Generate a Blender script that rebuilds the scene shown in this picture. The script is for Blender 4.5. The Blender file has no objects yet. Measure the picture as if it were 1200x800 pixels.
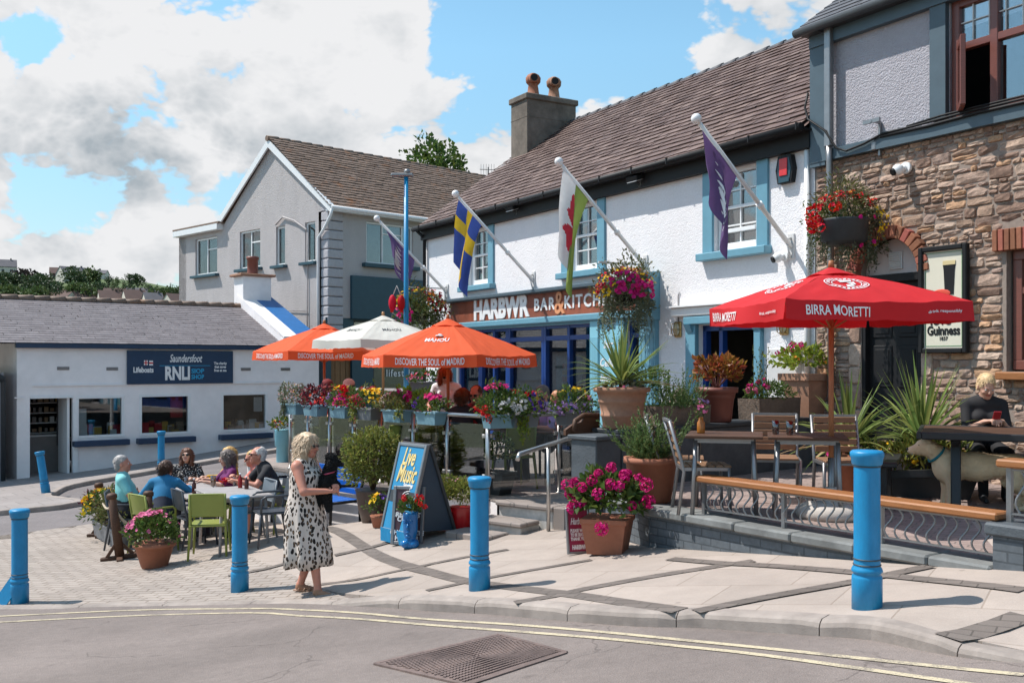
import bpy, bmesh, math, random
import numpy as np
from mathutils import Vector, Matrix
R = math.radians
sc = bpy.context.scene
COL = sc.collection
F = 1167.0; HY = 425.0          # focal length and horizon row of the photograph, in its pixels
# ------------------------------------------------------------------ ground shape (z is measured from the lens)
def softp(t, k): return t if t/k > 30 else k*math.log(1+math.exp(max(-60, t/k)))
def sstep(a, b, t):
    t = max(0, min(1, (t-a)/(b-a))); return t*t*(3-2*t)
def gz(x, y):
    g = .04*(x+3) - .39 + .09*softp(x+3, .5) - .12*softp(x-6, .8)
    yy = max(y, -12)
    g += -.04*(yy - softp(yy-14, 1.0))
    g += min(1.2, .06*softp(yy-22, 1.2)*sstep(-13, -6, x))
    g += .30*math.exp(-((x+2.2)**2+(y-13.3)**2)/3.0)
    return -1.59 + g
def pz(x, y): return gz(x, y) - .09*(1-sstep(-1.9, -.7, x)) - .085*sstep(2.15, 2.75, x)*sstep(6.4, 5.2, y)
def rz(x, y): return gz(x, y) - .10
def W(px, py, Y): return Vector(((px-600)/F*Y, Y, (HY-py)/F*Y))
def G(px, py, zf=pz):
    u = (px-600)/F; v = (HY-py)/F; Y = 2.0
    while Y < 90 and v*Y > zf(u*Y, Y): Y += .05
    a, b = Y-.05, Y
    for _ in range(20):
        m = (a+b)/2
        if v*m > zf(u*m, m): a = m
        else: b = m
    return Vector((u*b, b, zf(u*b, b)))
def PL(px, py, z):
    Y = z*F/(HY-py); return Vector(((px-600)/F*Y, Y, z))
# ------------------------------------------------------------------ mesh builder
class MB:
    def __init__(s, off=None):
        s.v = []; s.f = []; s.m = []; s.s = []
        s.M = Matrix.Translation(off) if off is not None else Matrix()
    def add(s, vs, fs, mi=0, sm=False):
        b = len(s.v); M = s.M
        s.v += [tuple(M @ Vector(p)) for p in vs]
        for f in fs:
            s.f.append([b+i for i in f]); s.m.append(mi); s.s.append(sm)
    def box(s, c, d, mi=0, rot=None, bev=0):
        c = Vector(c); h = [x/2 for x in d]
        Rm = rot if isinstance(rot, Matrix) else (Matrix.Rotation(rot, 3, 'Z') if rot else None)
        def T(p):
            p = Vector(p); return c + (Rm @ p if Rm else p)
        if bev <= 0:
            vs = [T((x*h[0], y*h[1], z*h[2])) for x in (-1, 1) for y in (-1, 1) for z in (-1, 1)]
            s.add(vs, [(0,1,3,2),(4,6,7,5),(0,4,5,1),(2,3,7,6),(0,2,6,4),(1,5,7,3)], mi); return
        bev = min(bev, min(h)*.9)
        idx = {}; vs = []
        for x in (-1, 1):
            for y in (-1, 1):
                for z in (-1, 1):
                    for k in range(3):
                        sg = (x, y, z)
                        p = [sg[i]*(h[i] if i == k else h[i]-bev) for i in range(3)]
                        idx[(x, y, z, k)] = len(vs); vs.append(T(p))
        fs = []
        for k in range(3):
            i, j = [(1,2),(0,2),(0,1)][k]
            for sg in (-1, 1):
                q = []
                for a, b in ((-1,-1),(1,-1),(1,1),(-1,1)):
                    t = [0,0,0]; t[k] = sg; t[i] = a; t[j] = b; q.append(idx[tuple(t)+(k,)])
                fs.append(q if (sg > 0) == (k != 1) else q[::-1])
            for a in (-1, 1):
                for b in (-1, 1):
                    t0 = [0,0,0]; t0[i] = a; t0[j] = b; t0[k] = -1; t1 = list(t0); t1[k] = 1
                    fs.append([idx[tuple(t0)+(i,)], idx[tuple(t1)+(i,)], idx[tuple(t1)+(j,)], idx[tuple(t0)+(j,)]])
        for x in (-1, 1):
            for y in (-1, 1):
                for z in (-1, 1): fs.append([idx[(x,y,z,k)] for k in range(3)])
        s.add(vs, fs, mi)
    def bar(s, p0, p1, w, d, mi=0, up=(0,0,1), bev=0):
        p0 = Vector(p0); p1 = Vector(p1); z = (p1-p0); L = z.length; z = z/L
        u = Vector(up)
        if abs(z.dot(u)) > .98: u = Vector((0,1,0))
        x = u.cross(z).normalized(); y = z.cross(x)
        s.box((p0+p1)/2, (w, d, L), mi, Matrix((x, y, z)).transposed(), bev)
    def tube(s, pts, r, n=8, mi=0, cap=True, sm=True, closed=False):
        pts = [Vector(p) for p in pts]; N = len(pts)
        rs = r if isinstance(r, (list, tuple)) else [r]*N
        vs = []; prev = None
        for i in range(N):
            if closed: t = pts[(i+1) % N]-pts[i-1]
            else: t = pts[min(i+1, N-1)]-pts[max(i-1, 0)]
            t.normalize()
            if prev is None:
                a = Vector((0,0,1)) if abs(t.z) < .9 else Vector((1,0,0))
                x = a.cross(t).normalized()
            else:
                x = (prev - t*prev.dot(t)).normalized()
            prev = x; y = t.cross(x)
            for k in range(n):
                a = 2*math.pi*k/n
                vs.append(pts[i] + (x*math.cos(a)+y*math.sin(a))*rs[i])
        fs = []
        for i in range(N if closed else N-1):
            for k in range(n):
                j = (i+1) % N
                fs.append((i*n+k, i*n+(k+1) % n, j*n+(k+1) % n, j*n+k))
        s.add(vs, fs, mi, sm)
        if cap and not closed:
            b = len(s.v)-len(vs)
            s.f.append([b+k for k in range(n)][::-1]); s.m.append(mi); s.s.append(False)
            s.f.append([b+(N-1)*n+k for k in range(n)]); s.m.append(mi); s.s.append(False)
    def cyl(s, p0, p1, r0, r1=None, n=12, mi=0, cap=True): s.tube([p0, p1], [r0, r0 if r1 is None else r1], n, mi, cap)
    def lathe(s, prof, n=24, c=(0,0,0), mi=0, sm=True, sx=1, sy=1):
        vs = []; fs = []; c = Vector(c)
        for r, z in prof:
            for k in range(n):
                a = 2*math.pi*k/n; vs.append(c+Vector((r*math.cos(a)*sx, r*math.sin(a)*sy, z)))
        m = len(prof)
        for i in range(m-1):
            for k in range(n): fs.append((i*n+k, i*n+(k+1) % n, (i+1)*n+(k+1) % n, (i+1)*n+k))
        s.add(vs, fs, mi, sm)
        b = len(s.v)-len(vs)
        if prof[0][0] > 1e-4: s.f.append([b+k for k in range(n)][::-1]); s.m.append(mi); s.s.append(False)
        if prof[-1][0] > 1e-4: s.f.append([b+(m-1)*n+k for k in range(n)]); s.m.append(mi); s.s.append(False)
    def prism(s, poly, vec, mi=0, sm=False):
        vec = Vector(vec); n = len(poly); a = [Vector(p) for p in poly]
        s.add(a+[p+vec for p in a], [list(range(n))[::-1], list(range(n, 2*n))]+[(i, (i+1) % n, n+(i+1) % n, n+i) for i in range(n)], mi, sm)
    def ball(s, c, r, mi=0, n=12, m=8):
        rx, ry, rzz = r if isinstance(r, (tuple, list)) else (r, r, r)
        c = Vector(c); vs = [c+Vector((0,0,-rzz))]; fs = []
        for i in range(1, m):
            t = -math.pi/2+math.pi*i/m
            for k in range(n):
                a = 2*math.pi*k/n; vs.append(c+Vector((rx*math.cos(t)*math.cos(a), ry*math.cos(t)*math.sin(a), rzz*math.sin(t))))
        vs.append(c+Vector((0,0,rzz)))
        for k in range(n): fs.append((0, 1+(k+1) % n, 1+k))
        for i in range(m-2):
            for k in range(n): fs.append((1+i*n+k, 1+i*n+(k+1) % n, 1+(i+1)*n+(k+1) % n, 1+(i+1)*n+k))
        t = 1+(m-2)*n
        for k in range(n): fs.append((t+k, t+(k+1) % n, len(vs)-1))
        s.add(vs, fs, mi, True)
    def grid(s, fn, nu, nv, mi=0, sm=True):
        vs = [fn(i/nu, j/nv) for j in range(nv+1) for i in range(nu+1)]
        s.add(vs, [(j*(nu+1)+i, j*(nu+1)+i+1, (j+1)*(nu+1)+i+1, (j+1)*(nu+1)+i) for j in range(nv) for i in range(nu)], mi, sm)
    def leaf(s, c, d, nrm, l, w, mi=0, fold=.25):
        d = d.normalized(); x = d.cross(nrm)
        if x.length < 1e-4: x = d.orthogonal()
        x.normalize(); n = x.cross(d)
        s.add([c, c+d*l*.45+x*w*.5+n*w*fold, c+d*l, c+d*l*.45-x*w*.5+n*w*fold], [(0,1,2),(0,2,3)], mi)
    def bloom(s, c, n, r, mi=0, k=6):
        n = n.normalized(); x = n.orthogonal().normalized(); y = n.cross(x)
        a0 = random.random()*6
        vs = [c-n*r*.15]+[c+(x*math.cos(a0+2*math.pi*i/k)+y*math.sin(a0+2*math.pi*i/k))*r*(1 if i % 2 else .8)+n*r*.3*random.random() for i in range(k)]
        s.add(vs, [(0, 1+i, 1+(i+1) % k) for i in range(k)], mi)
def setp(o, label=None, cat=None, group=None, kind=None):
    if label: o['label'] = label
    if cat: o['category'] = cat
    if group: o['group'] = group
    if kind: o['kind'] = kind
    return o
def obj(name, mb, mats, parent=None, loc=None, rz_=0, recalc=True):
    mk = getattr(mb, 'marks', None)
    if mk and len(mk) > 1:                     # every line of writing becomes a part of its own
        mk = [(0, 0)]+mk[1:]+[(len(mb.v), len(mb.f))]
        for (v0, f0), (v1, f1) in zip(mk, mk[1:]):
            q = MB(); q.v = mb.v[v0:v1]; q.f = [[i-v0 for i in f] for f in mb.f[f0:f1]]; q.m = mb.m[f0:f1]; q.s = mb.s[f0:f1]; o = obj(name, q, mats, parent, loc, rz_, recalc)
        return o
    me = bpy.data.meshes.new(name)
    me.from_pydata(mb.v, [], mb.f)
    if not isinstance(mats, (list, tuple)): mats = [mats]
    for m in mats: me.materials.append(m)
    me.polygons.foreach_set('material_index', mb.m); me.polygons.foreach_set('use_smooth', mb.s)
    if recalc:
        bm = bmesh.new(); bm.from_mesh(me); bmesh.ops.recalc_face_normals(bm, faces=bm.faces); bm.to_mesh(me); bm.free()
    me.update()
    o = bpy.data.objects.new(name, me); COL.objects.link(o)
    if parent is not None: o.parent = parent
    if loc is not None: o.location = loc
    o.rotation_euler.z = rz_
    return o
def thing(name, label, cat, loc=(0,0,0), rotz=0, group=None):
    o = bpy.data.objects.new(name, None); COL.objects.link(o); o.empty_display_size = .2
    o.location = loc; o.rotation_euler = (0, 0, rotz); setp(o, label, cat, group); return o
def copy_tree(o, parent=None):
    c = o.copy(); COL.objects.link(c)
    if parent is not None: c.parent = parent
    for ch in list(o.children): copy_tree(ch, c)
    return c
def dup(root, loc, rotz=0, label=None, group=None):
    r = copy_tree(root); r.location = loc; r.rotation_euler = (0, 0, rotz)
    if label: r['label'] = label
    if group: r['group'] = group
    return r
def text_mesh(body, size, mi, mb, M, ext=.004, bold=0, shear=0, align='CENTER', sx=1.0, space=1.0, width=None):
    """flat lettering appended to mb; text plane is local XZ of M (x right, z up), facing -Y"""
    cu = bpy.data.curves.new('t', 'FONT'); cu.body = body; cu.size = size; cu.extrude = ext; cu.offset = bold; cu.shear = shear
    cu.align_x = align; cu.align_y = 'CENTER'; cu.resolution_u = 3; cu.space_character = space
    ob = bpy.data.objects.new('t', cu); COL.objects.link(ob)
    dg = bpy.context.evaluated_depsgraph_get()
    me = bpy.data.meshes.new_from_object(ob.evaluated_get(dg))
    if width and len(me.vertices):
        xs = [v.co.x for v in me.vertices]; sx = width/(max(xs)-min(xs))
    if not hasattr(mb, 'marks'): mb.marks = []
    mb.marks.append((len(mb.v), len(mb.f)))
    T = M @ Matrix.Rotation(R(90), 4, 'X') @ Matrix.Diagonal((sx, 1, 1, 1))
    mb.add([T @ v.co for v in me.vertices], [list(p.vertices) for p in me.polygons], mi)
    bpy.data.objects.remove(ob); bpy.data.curves.remove(cu); bpy.data.meshes.remove(me)
# ------------------------------------------------------------------ flat sheets that follow the ground
def smooth_poly(pts, step=.25):
    """Catmull-Rom through xy points, resampled"""
    P = [Vector((p[0], p[1])) for p in pts]; out = []
    for i in range(len(P)-1):
        p0 = P[max(i-1, 0)]; p1 = P[i]; p2 = P[i+1]; p3 = P[min(i+2, len(P)-1)]
        n = max(1, int((p2-p1).length/step))
        for k in range(n):
            t = k/n
            out.append(.5*((2*p1)+(p2-p0)*t+(2*p0-5*p1+4*p2-p3)*t*t+(3*p1-p0-3*p2+p3)*t**3))
    out.append(P[-1]); return out
def sheet(name, outline, zf, m, step=.5, skirt=0, kind='structure', dz=0):
    bm = bmesh.new()
    bm.faces.new([bm.verts.new((p[0], p[1], 0)) for p in outline])
    bmesh.ops.triangulate(bm, faces=bm.faces[:])
    xs = [p[0] for p in outline]; ys = [p[1] for p in outline]
    for ax, lo, hi in ((0, min(xs), max(xs)), (1, min(ys), max(ys))):
        k = math.ceil(lo/step)
        while k*step < hi:
            co = [0,0,0]; co[ax] = k*step; no = [0,0,0]; no[ax] = 1
            bmesh.ops.bisect_plane(bm, geom=bm.verts[:]+bm.edges[:]+bm.faces[:], plane_co=co, plane_no=no, dist=1e-5); k += 1
    bmesh.ops.recalc_face_normals(bm, faces=bm.faces[:])
    if sum(f.normal.z for f in bm.faces) < 0: bmesh.ops.reverse_faces(bm, faces=bm.faces[:])
    for v in bm.verts: v.co.z = zf(v.co.x, v.co.y)+dz
    if skirt:
        be = [e for e in bm.edges if len(e.link_faces) == 1]
        r = bmesh.ops.extrude_edge_only(bm, edges=be)
        for v in [g for g in r['geom'] if isinstance(g, bmesh.types.BMVert)]: v.co.z -= skirt
    me = bpy.data.meshes.new(name); bm.to_mesh(me); bm.free(); me.materials.append(m)
    o = bpy.data.objects.new(name, me); COL.objects.link(o)
    if kind: o['kind'] = kind
    return o
def strip_mb(mb, pts, w, zf, dz, off=0, mi=0, step=.2, smooth=True):
    P = smooth_poly(pts, step) if smooth else [Vector((p[0], p[1])) for p in pts]
    vs = []
    for i, p in enumerate(P):
        t = (P[min(i+1, len(P)-1)]-P[max(i-1, 0)]).normalized(); n = Vector((-t.y, t.x))
        for a in (-w/2, w/2):
            q = p+n*(a+off); vs.append((q.x, q.y, zf(q.x, q.y)+dz))
    mb.add(vs, [(2*i, 2*i+1, 2*i+3, 2*i+2) for i in range(len(P)-1)], mi)
# ------------------------------------------------------------------ materials
class N:
    def __init__(s, name):
        s.mat = bpy.data.materials.new(name); s.mat.use_nodes = True; s.t = s.mat.node_tree
        s.b = s.t.nodes['Principled BSDF']; s.out = s.t.nodes['Material Output']
    def n(s, typ, **kw):
        x = s.t.nodes.new('ShaderNode'+typ)
        for k, v in kw.items():
            if k in x.inputs: x.inputs[k].default_value = v
            else: setattr(x, k, v)
        return x
    def l(s, a, b): s.t.links.new(a, b)
    def coord(s, kind='Object', scale=None):
        o = s.n('TexCoord').outputs[kind]
        if scale is not None:
            m = s.n('Mapping'); m.inputs['Scale'].default_value = scale; s.l(o, m.inputs[0]); o = m.outputs[0]
        return o
    def noise(s, co, scale, detail=5, rough=.6):
        x = s.n('TexNoise'); x.inputs['Scale'].default_value = scale; x.inputs['Detail'].default_value = detail; x.inputs['Roughness'].default_value = rough
        s.l(co, x.inputs['Vector']); return x.outputs['Fac']
    def math(s, op, a, b=None, clamp=False):
        x = s.n('Math', operation=op, use_clamp=clamp)
        for i, v in enumerate((a, b)):
            if v is None: continue
            if isinstance(v, (int, float)): x.inputs[i].default_value = v
            else: s.l(v, x.inputs[i])
        return x.outputs[0]
    def rng(s, v, a, b, c=0., d=1.):
        x = s.n('MapRange'); s.l(v, x.inputs[0])
        for i, q in enumerate((a, b, c, d)): x.inputs[i+1].default_value = q
        return x.outputs[0]
    def mix(s, f, a, b, mode='MIX'):
        x = s.n('Mix', data_type='RGBA', blend_type=mode)
        for sock, v in ((x.inputs[0], f), (x.inputs[6], a), (x.inputs[7], b)):
            if isinstance(v, (int, float)): sock.default_value = v
            elif isinstance(v, (tuple, list)): sock.default_value = (*v, 1) if len(v) == 3 else v
            else: s.l(v, sock)
        return x.outputs[2]
    def island(s): return s.n('NewGeometry').outputs['Random Per Island']
    def vary(s, col, var_sock=None, hue=None, sat=1.0):
        x = s.n('HueSaturation'); x.inputs['Saturation'].default_value = sat
        if isinstance(col, (tuple, list)): x.inputs['Color'].default_value = (*col, 1)
        else: s.l(col, x.inputs['Color'])
        if var_sock is not None: s.l(var_sock, x.inputs['Value'])
        if hue is not None: s.l(hue, x.inputs['Hue'])
        return x.outputs[0]
    def bump(s, h, strength=.5, dist=.01, prev=None):
        x = s.n('Bump'); x.inputs['Strength'].default_value = strength; x.inputs['Distance'].default_value = dist
        s.l(h, x.inputs['Height'])
        if prev is not None: s.l(prev, x.inputs['Normal'])
        return x.outputs[0]
    def fin(s, col=None, rough=None, normal=None, metal=None, spec=None):
        for k, v in (('Base Color', col), ('Roughness', rough), ('Normal', normal), ('Metallic', metal), ('Specular IOR Level', spec)):
            if v is None: continue
            if isinstance(v, (int, float)): s.b.inputs[k].default_value = v
            elif isinstance(v, tuple): s.b.inputs[k].default_value = (*v, 1)
            else: s.l(v, s.b.inputs[k])
        return s.mat
def mat(name, col, rough=.6, var=.12, sc_=5, bump=0, bsc=60, metal=0, isl=0, hue=0, spec=.5, trans=0, bdist=.004, stain=0, scl=None):
    k = N(name); co = k.coord('Object', scl)
    f = k.rng(k.noise(co, sc_, 6, .65), .25, .75, 1-var, 1+var)
    if stain:
        f = k.math('MULTIPLY', f, k.rng(k.noise(co, sc_*.23, 4, .7), .42, .62, 1, 1-stain))
    h = None
    if isl or hue:
        i = k.island()
        if isl: f = k.math('MULTIPLY', f, k.rng(i, 0, 1, 1-isl, 1+isl))
        if hue:
            w = k.n('TexWhiteNoise', noise_dimensions='1D'); k.l(i, w.inputs['W'])
            h = k.rng(w.outputs[0], 0, 1, .5-hue, .5+hue)
    c = k.vary(col, f, h)
    nb = k.bump(k.noise(co, bsc, 4, .6), min(1, bump), bdist) if bump else None
    k.fin(c, rough, nb, metal, spec)
    if trans:
        t = k.n('BsdfTranslucent'); k.l(c, t.inputs[0])
        m = k.n('MixShader'); m.inputs[0].default_value = trans
        k.l(k.b.outputs[0], m.inputs[1]); k.l(t.outputs[0], m.inputs[2]); k.l(m.outputs[0], k.out.inputs[0])
    return k.mat
def glassmat(name, tint=(.9,.95,.95), refl=.05, rough=.02):
    k = N(name); k.t.nodes.remove(k.b)
    tr = k.n('BsdfTransparent'); tr.inputs[0].default_value = (*tint, 1)
    gl = k.n('BsdfGlossy'); gl.inputs['Roughness'].default_value = rough
    fr = k.n('LayerWeight'); fr.inputs[0].default_value = .35
    f = k.rng(fr.outputs['Fresnel'], 0, 1, refl, .9)
    m = k.n('MixShader'); k.l(f, m.inputs[0]); k.l(tr.outputs[0], m.inputs[1]); k.l(gl.outputs[0], m.inputs[2])
    k.l(m.outputs[0], k.out.inputs[0]); return k.mat
def pebbledash(name, col, strength=.9, scale=55, stain=.1):
    k = N(name); co = k.coord()
    v = k.n('TexVoronoi'); v.inputs['Scale'].default_value = scale; k.l(co, v.inputs['Vector'])
    n = k.noise(co, scale*.6, 5, .7)
    h = k.math('ADD', k.math('MULTIPLY', v.outputs['Distance'], -.7), n)
    f = k.rng(n, .3, .7, .93, 1.04)
    st = k.noise(k.coord('Object', (.8, .8, .35)), 2.2, 6, .7)
    f = k.math('MULTIPLY', f, k.rng(st, .42, .72, 1.0, 1-stain))
    # mid-scale trowelled unevenness
    big = k.noise(co, 9, 4, .6)
    nb = k.bump(big, .35, .02); nb = k.bump(h, strength, .012, nb)
    return k.fin(k.vary(col, f), .85, nb, spec=.2)
def asphalt_mat(name, col, patch=.12):
    k = N(name); co = k.coord()
    v = k.n('TexVoronoi'); v.inputs['Scale'].default_value = 90; k.l(co, v.inputs['Vector'])
    fine = k.noise(co, 170, 3, .7); mid = k.noise(co, 14, 6, .7); big = k.noise(co, .55, 5, .65); wear = k.noise(k.coord('Object', (.35, 1.6, 1)), 1.1, 5, .6)
    f = k.math('MULTIPLY', k.rng(fine, .3, .7, .72, 1.3), k.rng(mid, .3, .7, .9, 1.1))
    f = k.math('MULTIPLY', f, k.rng(big, .3, .7, 1-patch, 1+patch)); f = k.math('MULTIPLY', f, k.rng(wear, .35, .7, 1.05, .9))
    nz = k.n('TexNoise'); nz.inputs['Scale'].default_value = 3; nz.inputs['Detail'].default_value = 6; k.l(co, nz.inputs['Vector']); sm = k.n('VectorMath', operation='SCALE'); k.l(nz.outputs['Color'], sm.inputs[0]); sm.inputs['Scale'].default_value = .35; ad = k.n('VectorMath', operation='ADD'); k.l(co, ad.inputs[0]); k.l(sm.outputs[0], ad.inputs[1])
    cr = k.n('TexVoronoi', feature='DISTANCE_TO_EDGE'); cr.inputs['Scale'].default_value = .55; k.l(ad.outputs[0], cr.inputs['Vector'])       # hairline cracks, oil drips
    f = k.math('MULTIPLY', f, k.math('MAXIMUM', k.rng(cr.outputs['Distance'], .002, .006, .70, 1), k.rng(k.noise(co, .9, 3), .53, .60, 1, 0)))
    dp = k.n('TexVoronoi'); dp.inputs['Scale'].default_value = 1.7; k.l(ad.outputs[0], dp.inputs['Vector']); f = k.math('MULTIPLY', f, k.rng(dp.outputs['Distance'], .03, .12, .80, 1))
    nb = k.bump(k.math('ADD', v.outputs['Distance'], fine), .5, .006)
    return k.fin(k.vary(col, f), .88, nb, spec=.3)
def slab_mat(name, col, w, h, rot, mortar=(.30,.27,.25), var=.08, msize=.008, offset=.5, wob=.0, speck=.12, bumpy=.5):
    k = N(name); co = k.coord()
    mp = k.n('Mapping'); mp.inputs['Rotation'].default_value = (0, 0, rot); k.l(co, mp.inputs[0]); c2 = mp.outputs[0]
    if wob:
        nz = k.n('TexNoise'); nz.inputs['Scale'].default_value = 2.2; nz.inputs['Detail'].default_value = 3; k.l(co, nz.inputs['Vector'])
        sm = k.n('VectorMath', operation='SCALE'); k.l(nz.outputs['Color'], sm.inputs[0]); sm.inputs['Scale'].default_value = wob
        ad = k.n('VectorMath', operation='ADD'); k.l(c2, ad.inputs[0]); k.l(sm.outputs[0], ad.inputs[1]); c2 = ad.outputs[0]
    b = k.n('TexBrick'); b.offset = offset
    b.inputs['Color1'].default_value = (*[x*(1-var) for x in col], 1); b.inputs['Color2'].default_value = (*[min(1, x*(1+var)) for x in col], 1)
    b.inputs['Mortar'].default_value = (*mortar, 1); b.inputs['Scale'].default_value = 1; b.inputs['Mortar Size'].default_value = msize
    b.inputs['Brick Width'].default_value = w; b.inputs['Row Height'].default_value = h; b.inputs['Mortar Smooth'].default_value = .3
    k.l(c2, b.inputs['Vector'])
    fine = k.noise(co, 140, 3, .7); mid = k.noise(co, 3.5, 6, .65); big = k.noise(co, .5, 4)
    gv = k.n('TexVoronoi'); gv.inputs['Scale'].default_value = 2.6; k.l(co, gv.inputs['Vector'])
    f = k.math('MULTIPLY', k.rng(fine, .3, .7, 1-speck, 1+speck), k.rng(mid, .3, .7, .92, 1.07)); f = k.math('MULTIPLY', f, k.rng(big, .3, .7, .90, 1.07)); f = k.math('MULTIPLY', f, k.rng(gv.outputs['Distance'], .045, .065, .74, 1))
    nb = k.bump(b.outputs['Fac'], bumpy, -.006); nb = k.bump(fine, .25, .003, nb)
    return k.fin(k.vary(b.outputs['Color'], f), .85, nb, spec=.25)
def wood_mat(name, col, rough=.5, var=.25, ax=(1,12,12), sc_=6):
    k = N(name); co = k.coord('Object', ax); g = k.noise(co, sc_, 7, .7)
    i = k.rng(k.island(), 0, 1, .82, 1.15)
    return k.fin(k.vary(col, k.math('MULTIPLY', k.rng(g, .3, .7, 1-var, 1+var), i)), rough, k.bump(g, .2, .004), spec=.3)
def leafmat(name, col, isl=.35, hue=.035, trans=.35): return mat(name, col, .45, .15, 9, isl=isl, hue=hue, trans=trans, spec=.3)
def slate_mat(name, cols, moss=None, mossamt=0.):
    k = N(name); co = k.coord(); i = k.island()
    cr = k.n('ValToRGB'); cr.color_ramp.interpolation = 'LINEAR'
    e = cr.color_ramp.elements; e[0].color = (*cols[0], 1); e[1].color = (*cols[-1], 1)
    for q, c in enumerate(cols[1:-1]): e.new((q+1)/(len(cols)-1)).color = (*c, 1)
    k.l(i, cr.inputs[0]); c = cr.outputs[0]
    n1 = k.noise(co, 7, 6, .7)
    c = k.vary(c, k.math('MULTIPLY', k.rng(n1, .3, .7, .8, 1.2), k.rng(k.noise(co, 60, 3), .3, .7, .88, 1.12)))
    if moss:
        f = k.rng(k.noise(co, 1.6, 7, .75), .62-mossamt, .75-mossamt, 0, .85)
        c = k.mix(f, c, moss)
    return k.fin(c, .62, k.bump(n1, .35, .008), spec=.35)
m_road = asphalt_mat('asphalt', (.205,.170,.154), .16)
m_road2 = asphalt_mat('side_street_asphalt', (.19,.168,.165))
m_ground = mat('earth', (.10,.11,.06), .9, .3, .5, .3, 8)
m_slab = slab_mat('pale_slab_paving', (.385,.322,.280), .9, .6, R(33), (.29,.235,.195), .07, .006)
m_block = slab_mat('pale_block_paving', (.355,.303,.266), .23, .115, R(12), (.21,.17,.14), .10, .011, .5, .12)
m_band = slab_mat('dark_brick_band', (.165,.138,.122), .22, .11, R(33), (.10,.085,.075), .12, .006)
m_kerb = mat('kerb_stone', (.35,.295,.26), .85, .16, 7, .5, 90, isl=.04, stain=.25)
def worn_line():
    k = N('worn_yellow_paint'); co = k.coord(); n = k.math('ADD', k.math('MULTIPLY', k.noise(co, 60, 5, .75), .55), k.math('MULTIPLY', k.noise(co, 5, 4), .45))
    c = k.mix(k.rng(n, .47, .60, 0, .85), (.54,.46,.32), (.20,.17,.15)); return k.fin(k.vary(c, k.rng(k.noise(co, 170, 3), .3, .7, .8, 1.15)), .85, k.bump(k.noise(co, 150, 3), .4, .004), spec=.25)
m_yellow = worn_line()
m_terr = slab_mat('terrace_slab', (.30,.255,.23), .45, .45, R(33), (.17,.15,.14), .08, .008)
m_deck = slab_mat('terrace_brick_paving', (.31,.235,.21), .21, .105, R(31), (.20,.16,.145), .13, .008)
m_fpav = slab_mat('far_pavement_slab', (.30,.265,.25), .6, .6, R(-38), (.2,.18,.17), .06, .01)
m_white = pebbledash('white_pebbledash', (.80,.78,.79), .55, 48, .05)
m_whitesm = mat('white_painted_render', (.87,.825,.82), .75, .05, 3, .45, 26, stain=.09)
m_grey = pebbledash('grey_lilac_pebbledash', (.49,.455,.45), .9, 38, .12)
m_grey2 = pebbledash('grey_roughcast', (.40,.385,.42), 1.0, 45, .10)
m_quoin = mat('quoin_block', (.46,.44,.46), .85, .1, 10, .8, 25, bdist=.03)
m_blue = mat('blue_trim_paint', (.135,.31,.40), .45, .08, 6, .12, 30)
m_lblue = mat('pale_blue_paint', (.22,.50,.60), .5, .07, 6)
m_navy = mat('navy_paint', (.010,.038,.088), .4, .12, 6)
m_royal = mat('royal_blue_frame', (.008,.045,.20), .35, .12, 6)
m_teal = mat('dark_teal_paint', (.018,.062,.088), .45, .1, 6)
m_tealgrey = mat('slate_teal_trim', (.065,.10,.125), .5, .12, 5, .15, 30)
m_black = mat('black_paint', (.012,.012,.013), .55, .2, 8, spec=.25)
m_char = mat('charcoal_paint', (.035,.04,.045), .55, .2, 8, .2, 40)
m_wall_dk = mat('dark_slate_wall_paint', (.075,.088,.10), .65, .2, 9, .6, 40, stain=.2, bdist=.01)
m_wht = mat('white_gloss_paint', (.78,.78,.78), .35, .05, 8)
m_offw = mat('offwhite_plastic', (.62,.61,.60), .45, .06, 8)
m_brown = mat('brown_window_paint', (.17,.055,.04), .35, .2, 10, scl=(1,1,8))
m_alu = mat('brushed_steel', (.50,.49,.48), .32, .1, 20, metal=.9)
m_galv = mat('grey_metal', (.26,.26,.265), .4, .12, 12, metal=.7)
m_glass = glassmat('window_glass', (.86,.91,.93), .055)
m_glass_b = glassmat('balustrade_glass', (.93,.95,.945), .06)
m_glass_up = glassmat('sky_reflecting_glass', (.86,.91,.93), .20)
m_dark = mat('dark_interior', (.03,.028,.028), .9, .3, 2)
m_room = mat('shop_interior', (.16,.15,.145), .9, .3, 1.5)
m_slate_pub = slate_mat('purple_slate', [(.098,.060,.052),(.138,.086,.074),(.115,.071,.060),(.20,.135,.115),(.122,.077,.065)], (.17,.10,.045), -.05)
m_slate_grey = slate_mat('brown_mossy_tile', [(.15,.10,.074),(.22,.15,.112),(.18,.122,.09)], (.26,.105,.035), .06)
m_slate_rnli = slate_mat('grey_slate', [(.16,.138,.142),(.21,.185,.19),(.18,.155,.16)])
m_slate_dk = slate_mat('blue_grey_slate', [(.075,.075,.085),(.10,.10,.11),(.085,.085,.095)])
m_chim = mat('weathered_chimney_render', (.17,.14,.115), .9, .3, 4, .5, 30, stain=.4)
m_terra = mat('terracotta', (.34,.125,.068), .75, .14, 8, .3, 60, stain=.18)
m_terra_old = mat('weathered_terracotta', (.36,.185,.115), .8, .2, 9, .35, 60, stain=.25)
m_terra_red = mat('red_brown_plastic', (.20,.06,.042), .5, .1, 8)
m_brickred = mat('red_brick', (.30,.10,.06), .85, .2, 14, .5, 60, isl=.3, hue=.015)
m_mortar = mat('lime_mortar', (.27,.215,.18), .95, .2, 20, .6, 80)
m_oak = wood_mat('varnished_wood', (.33,.135,.05), .45)
m_wslat = wood_mat('weathered_wood_slat', (.27,.15,.085), .6)
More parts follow.
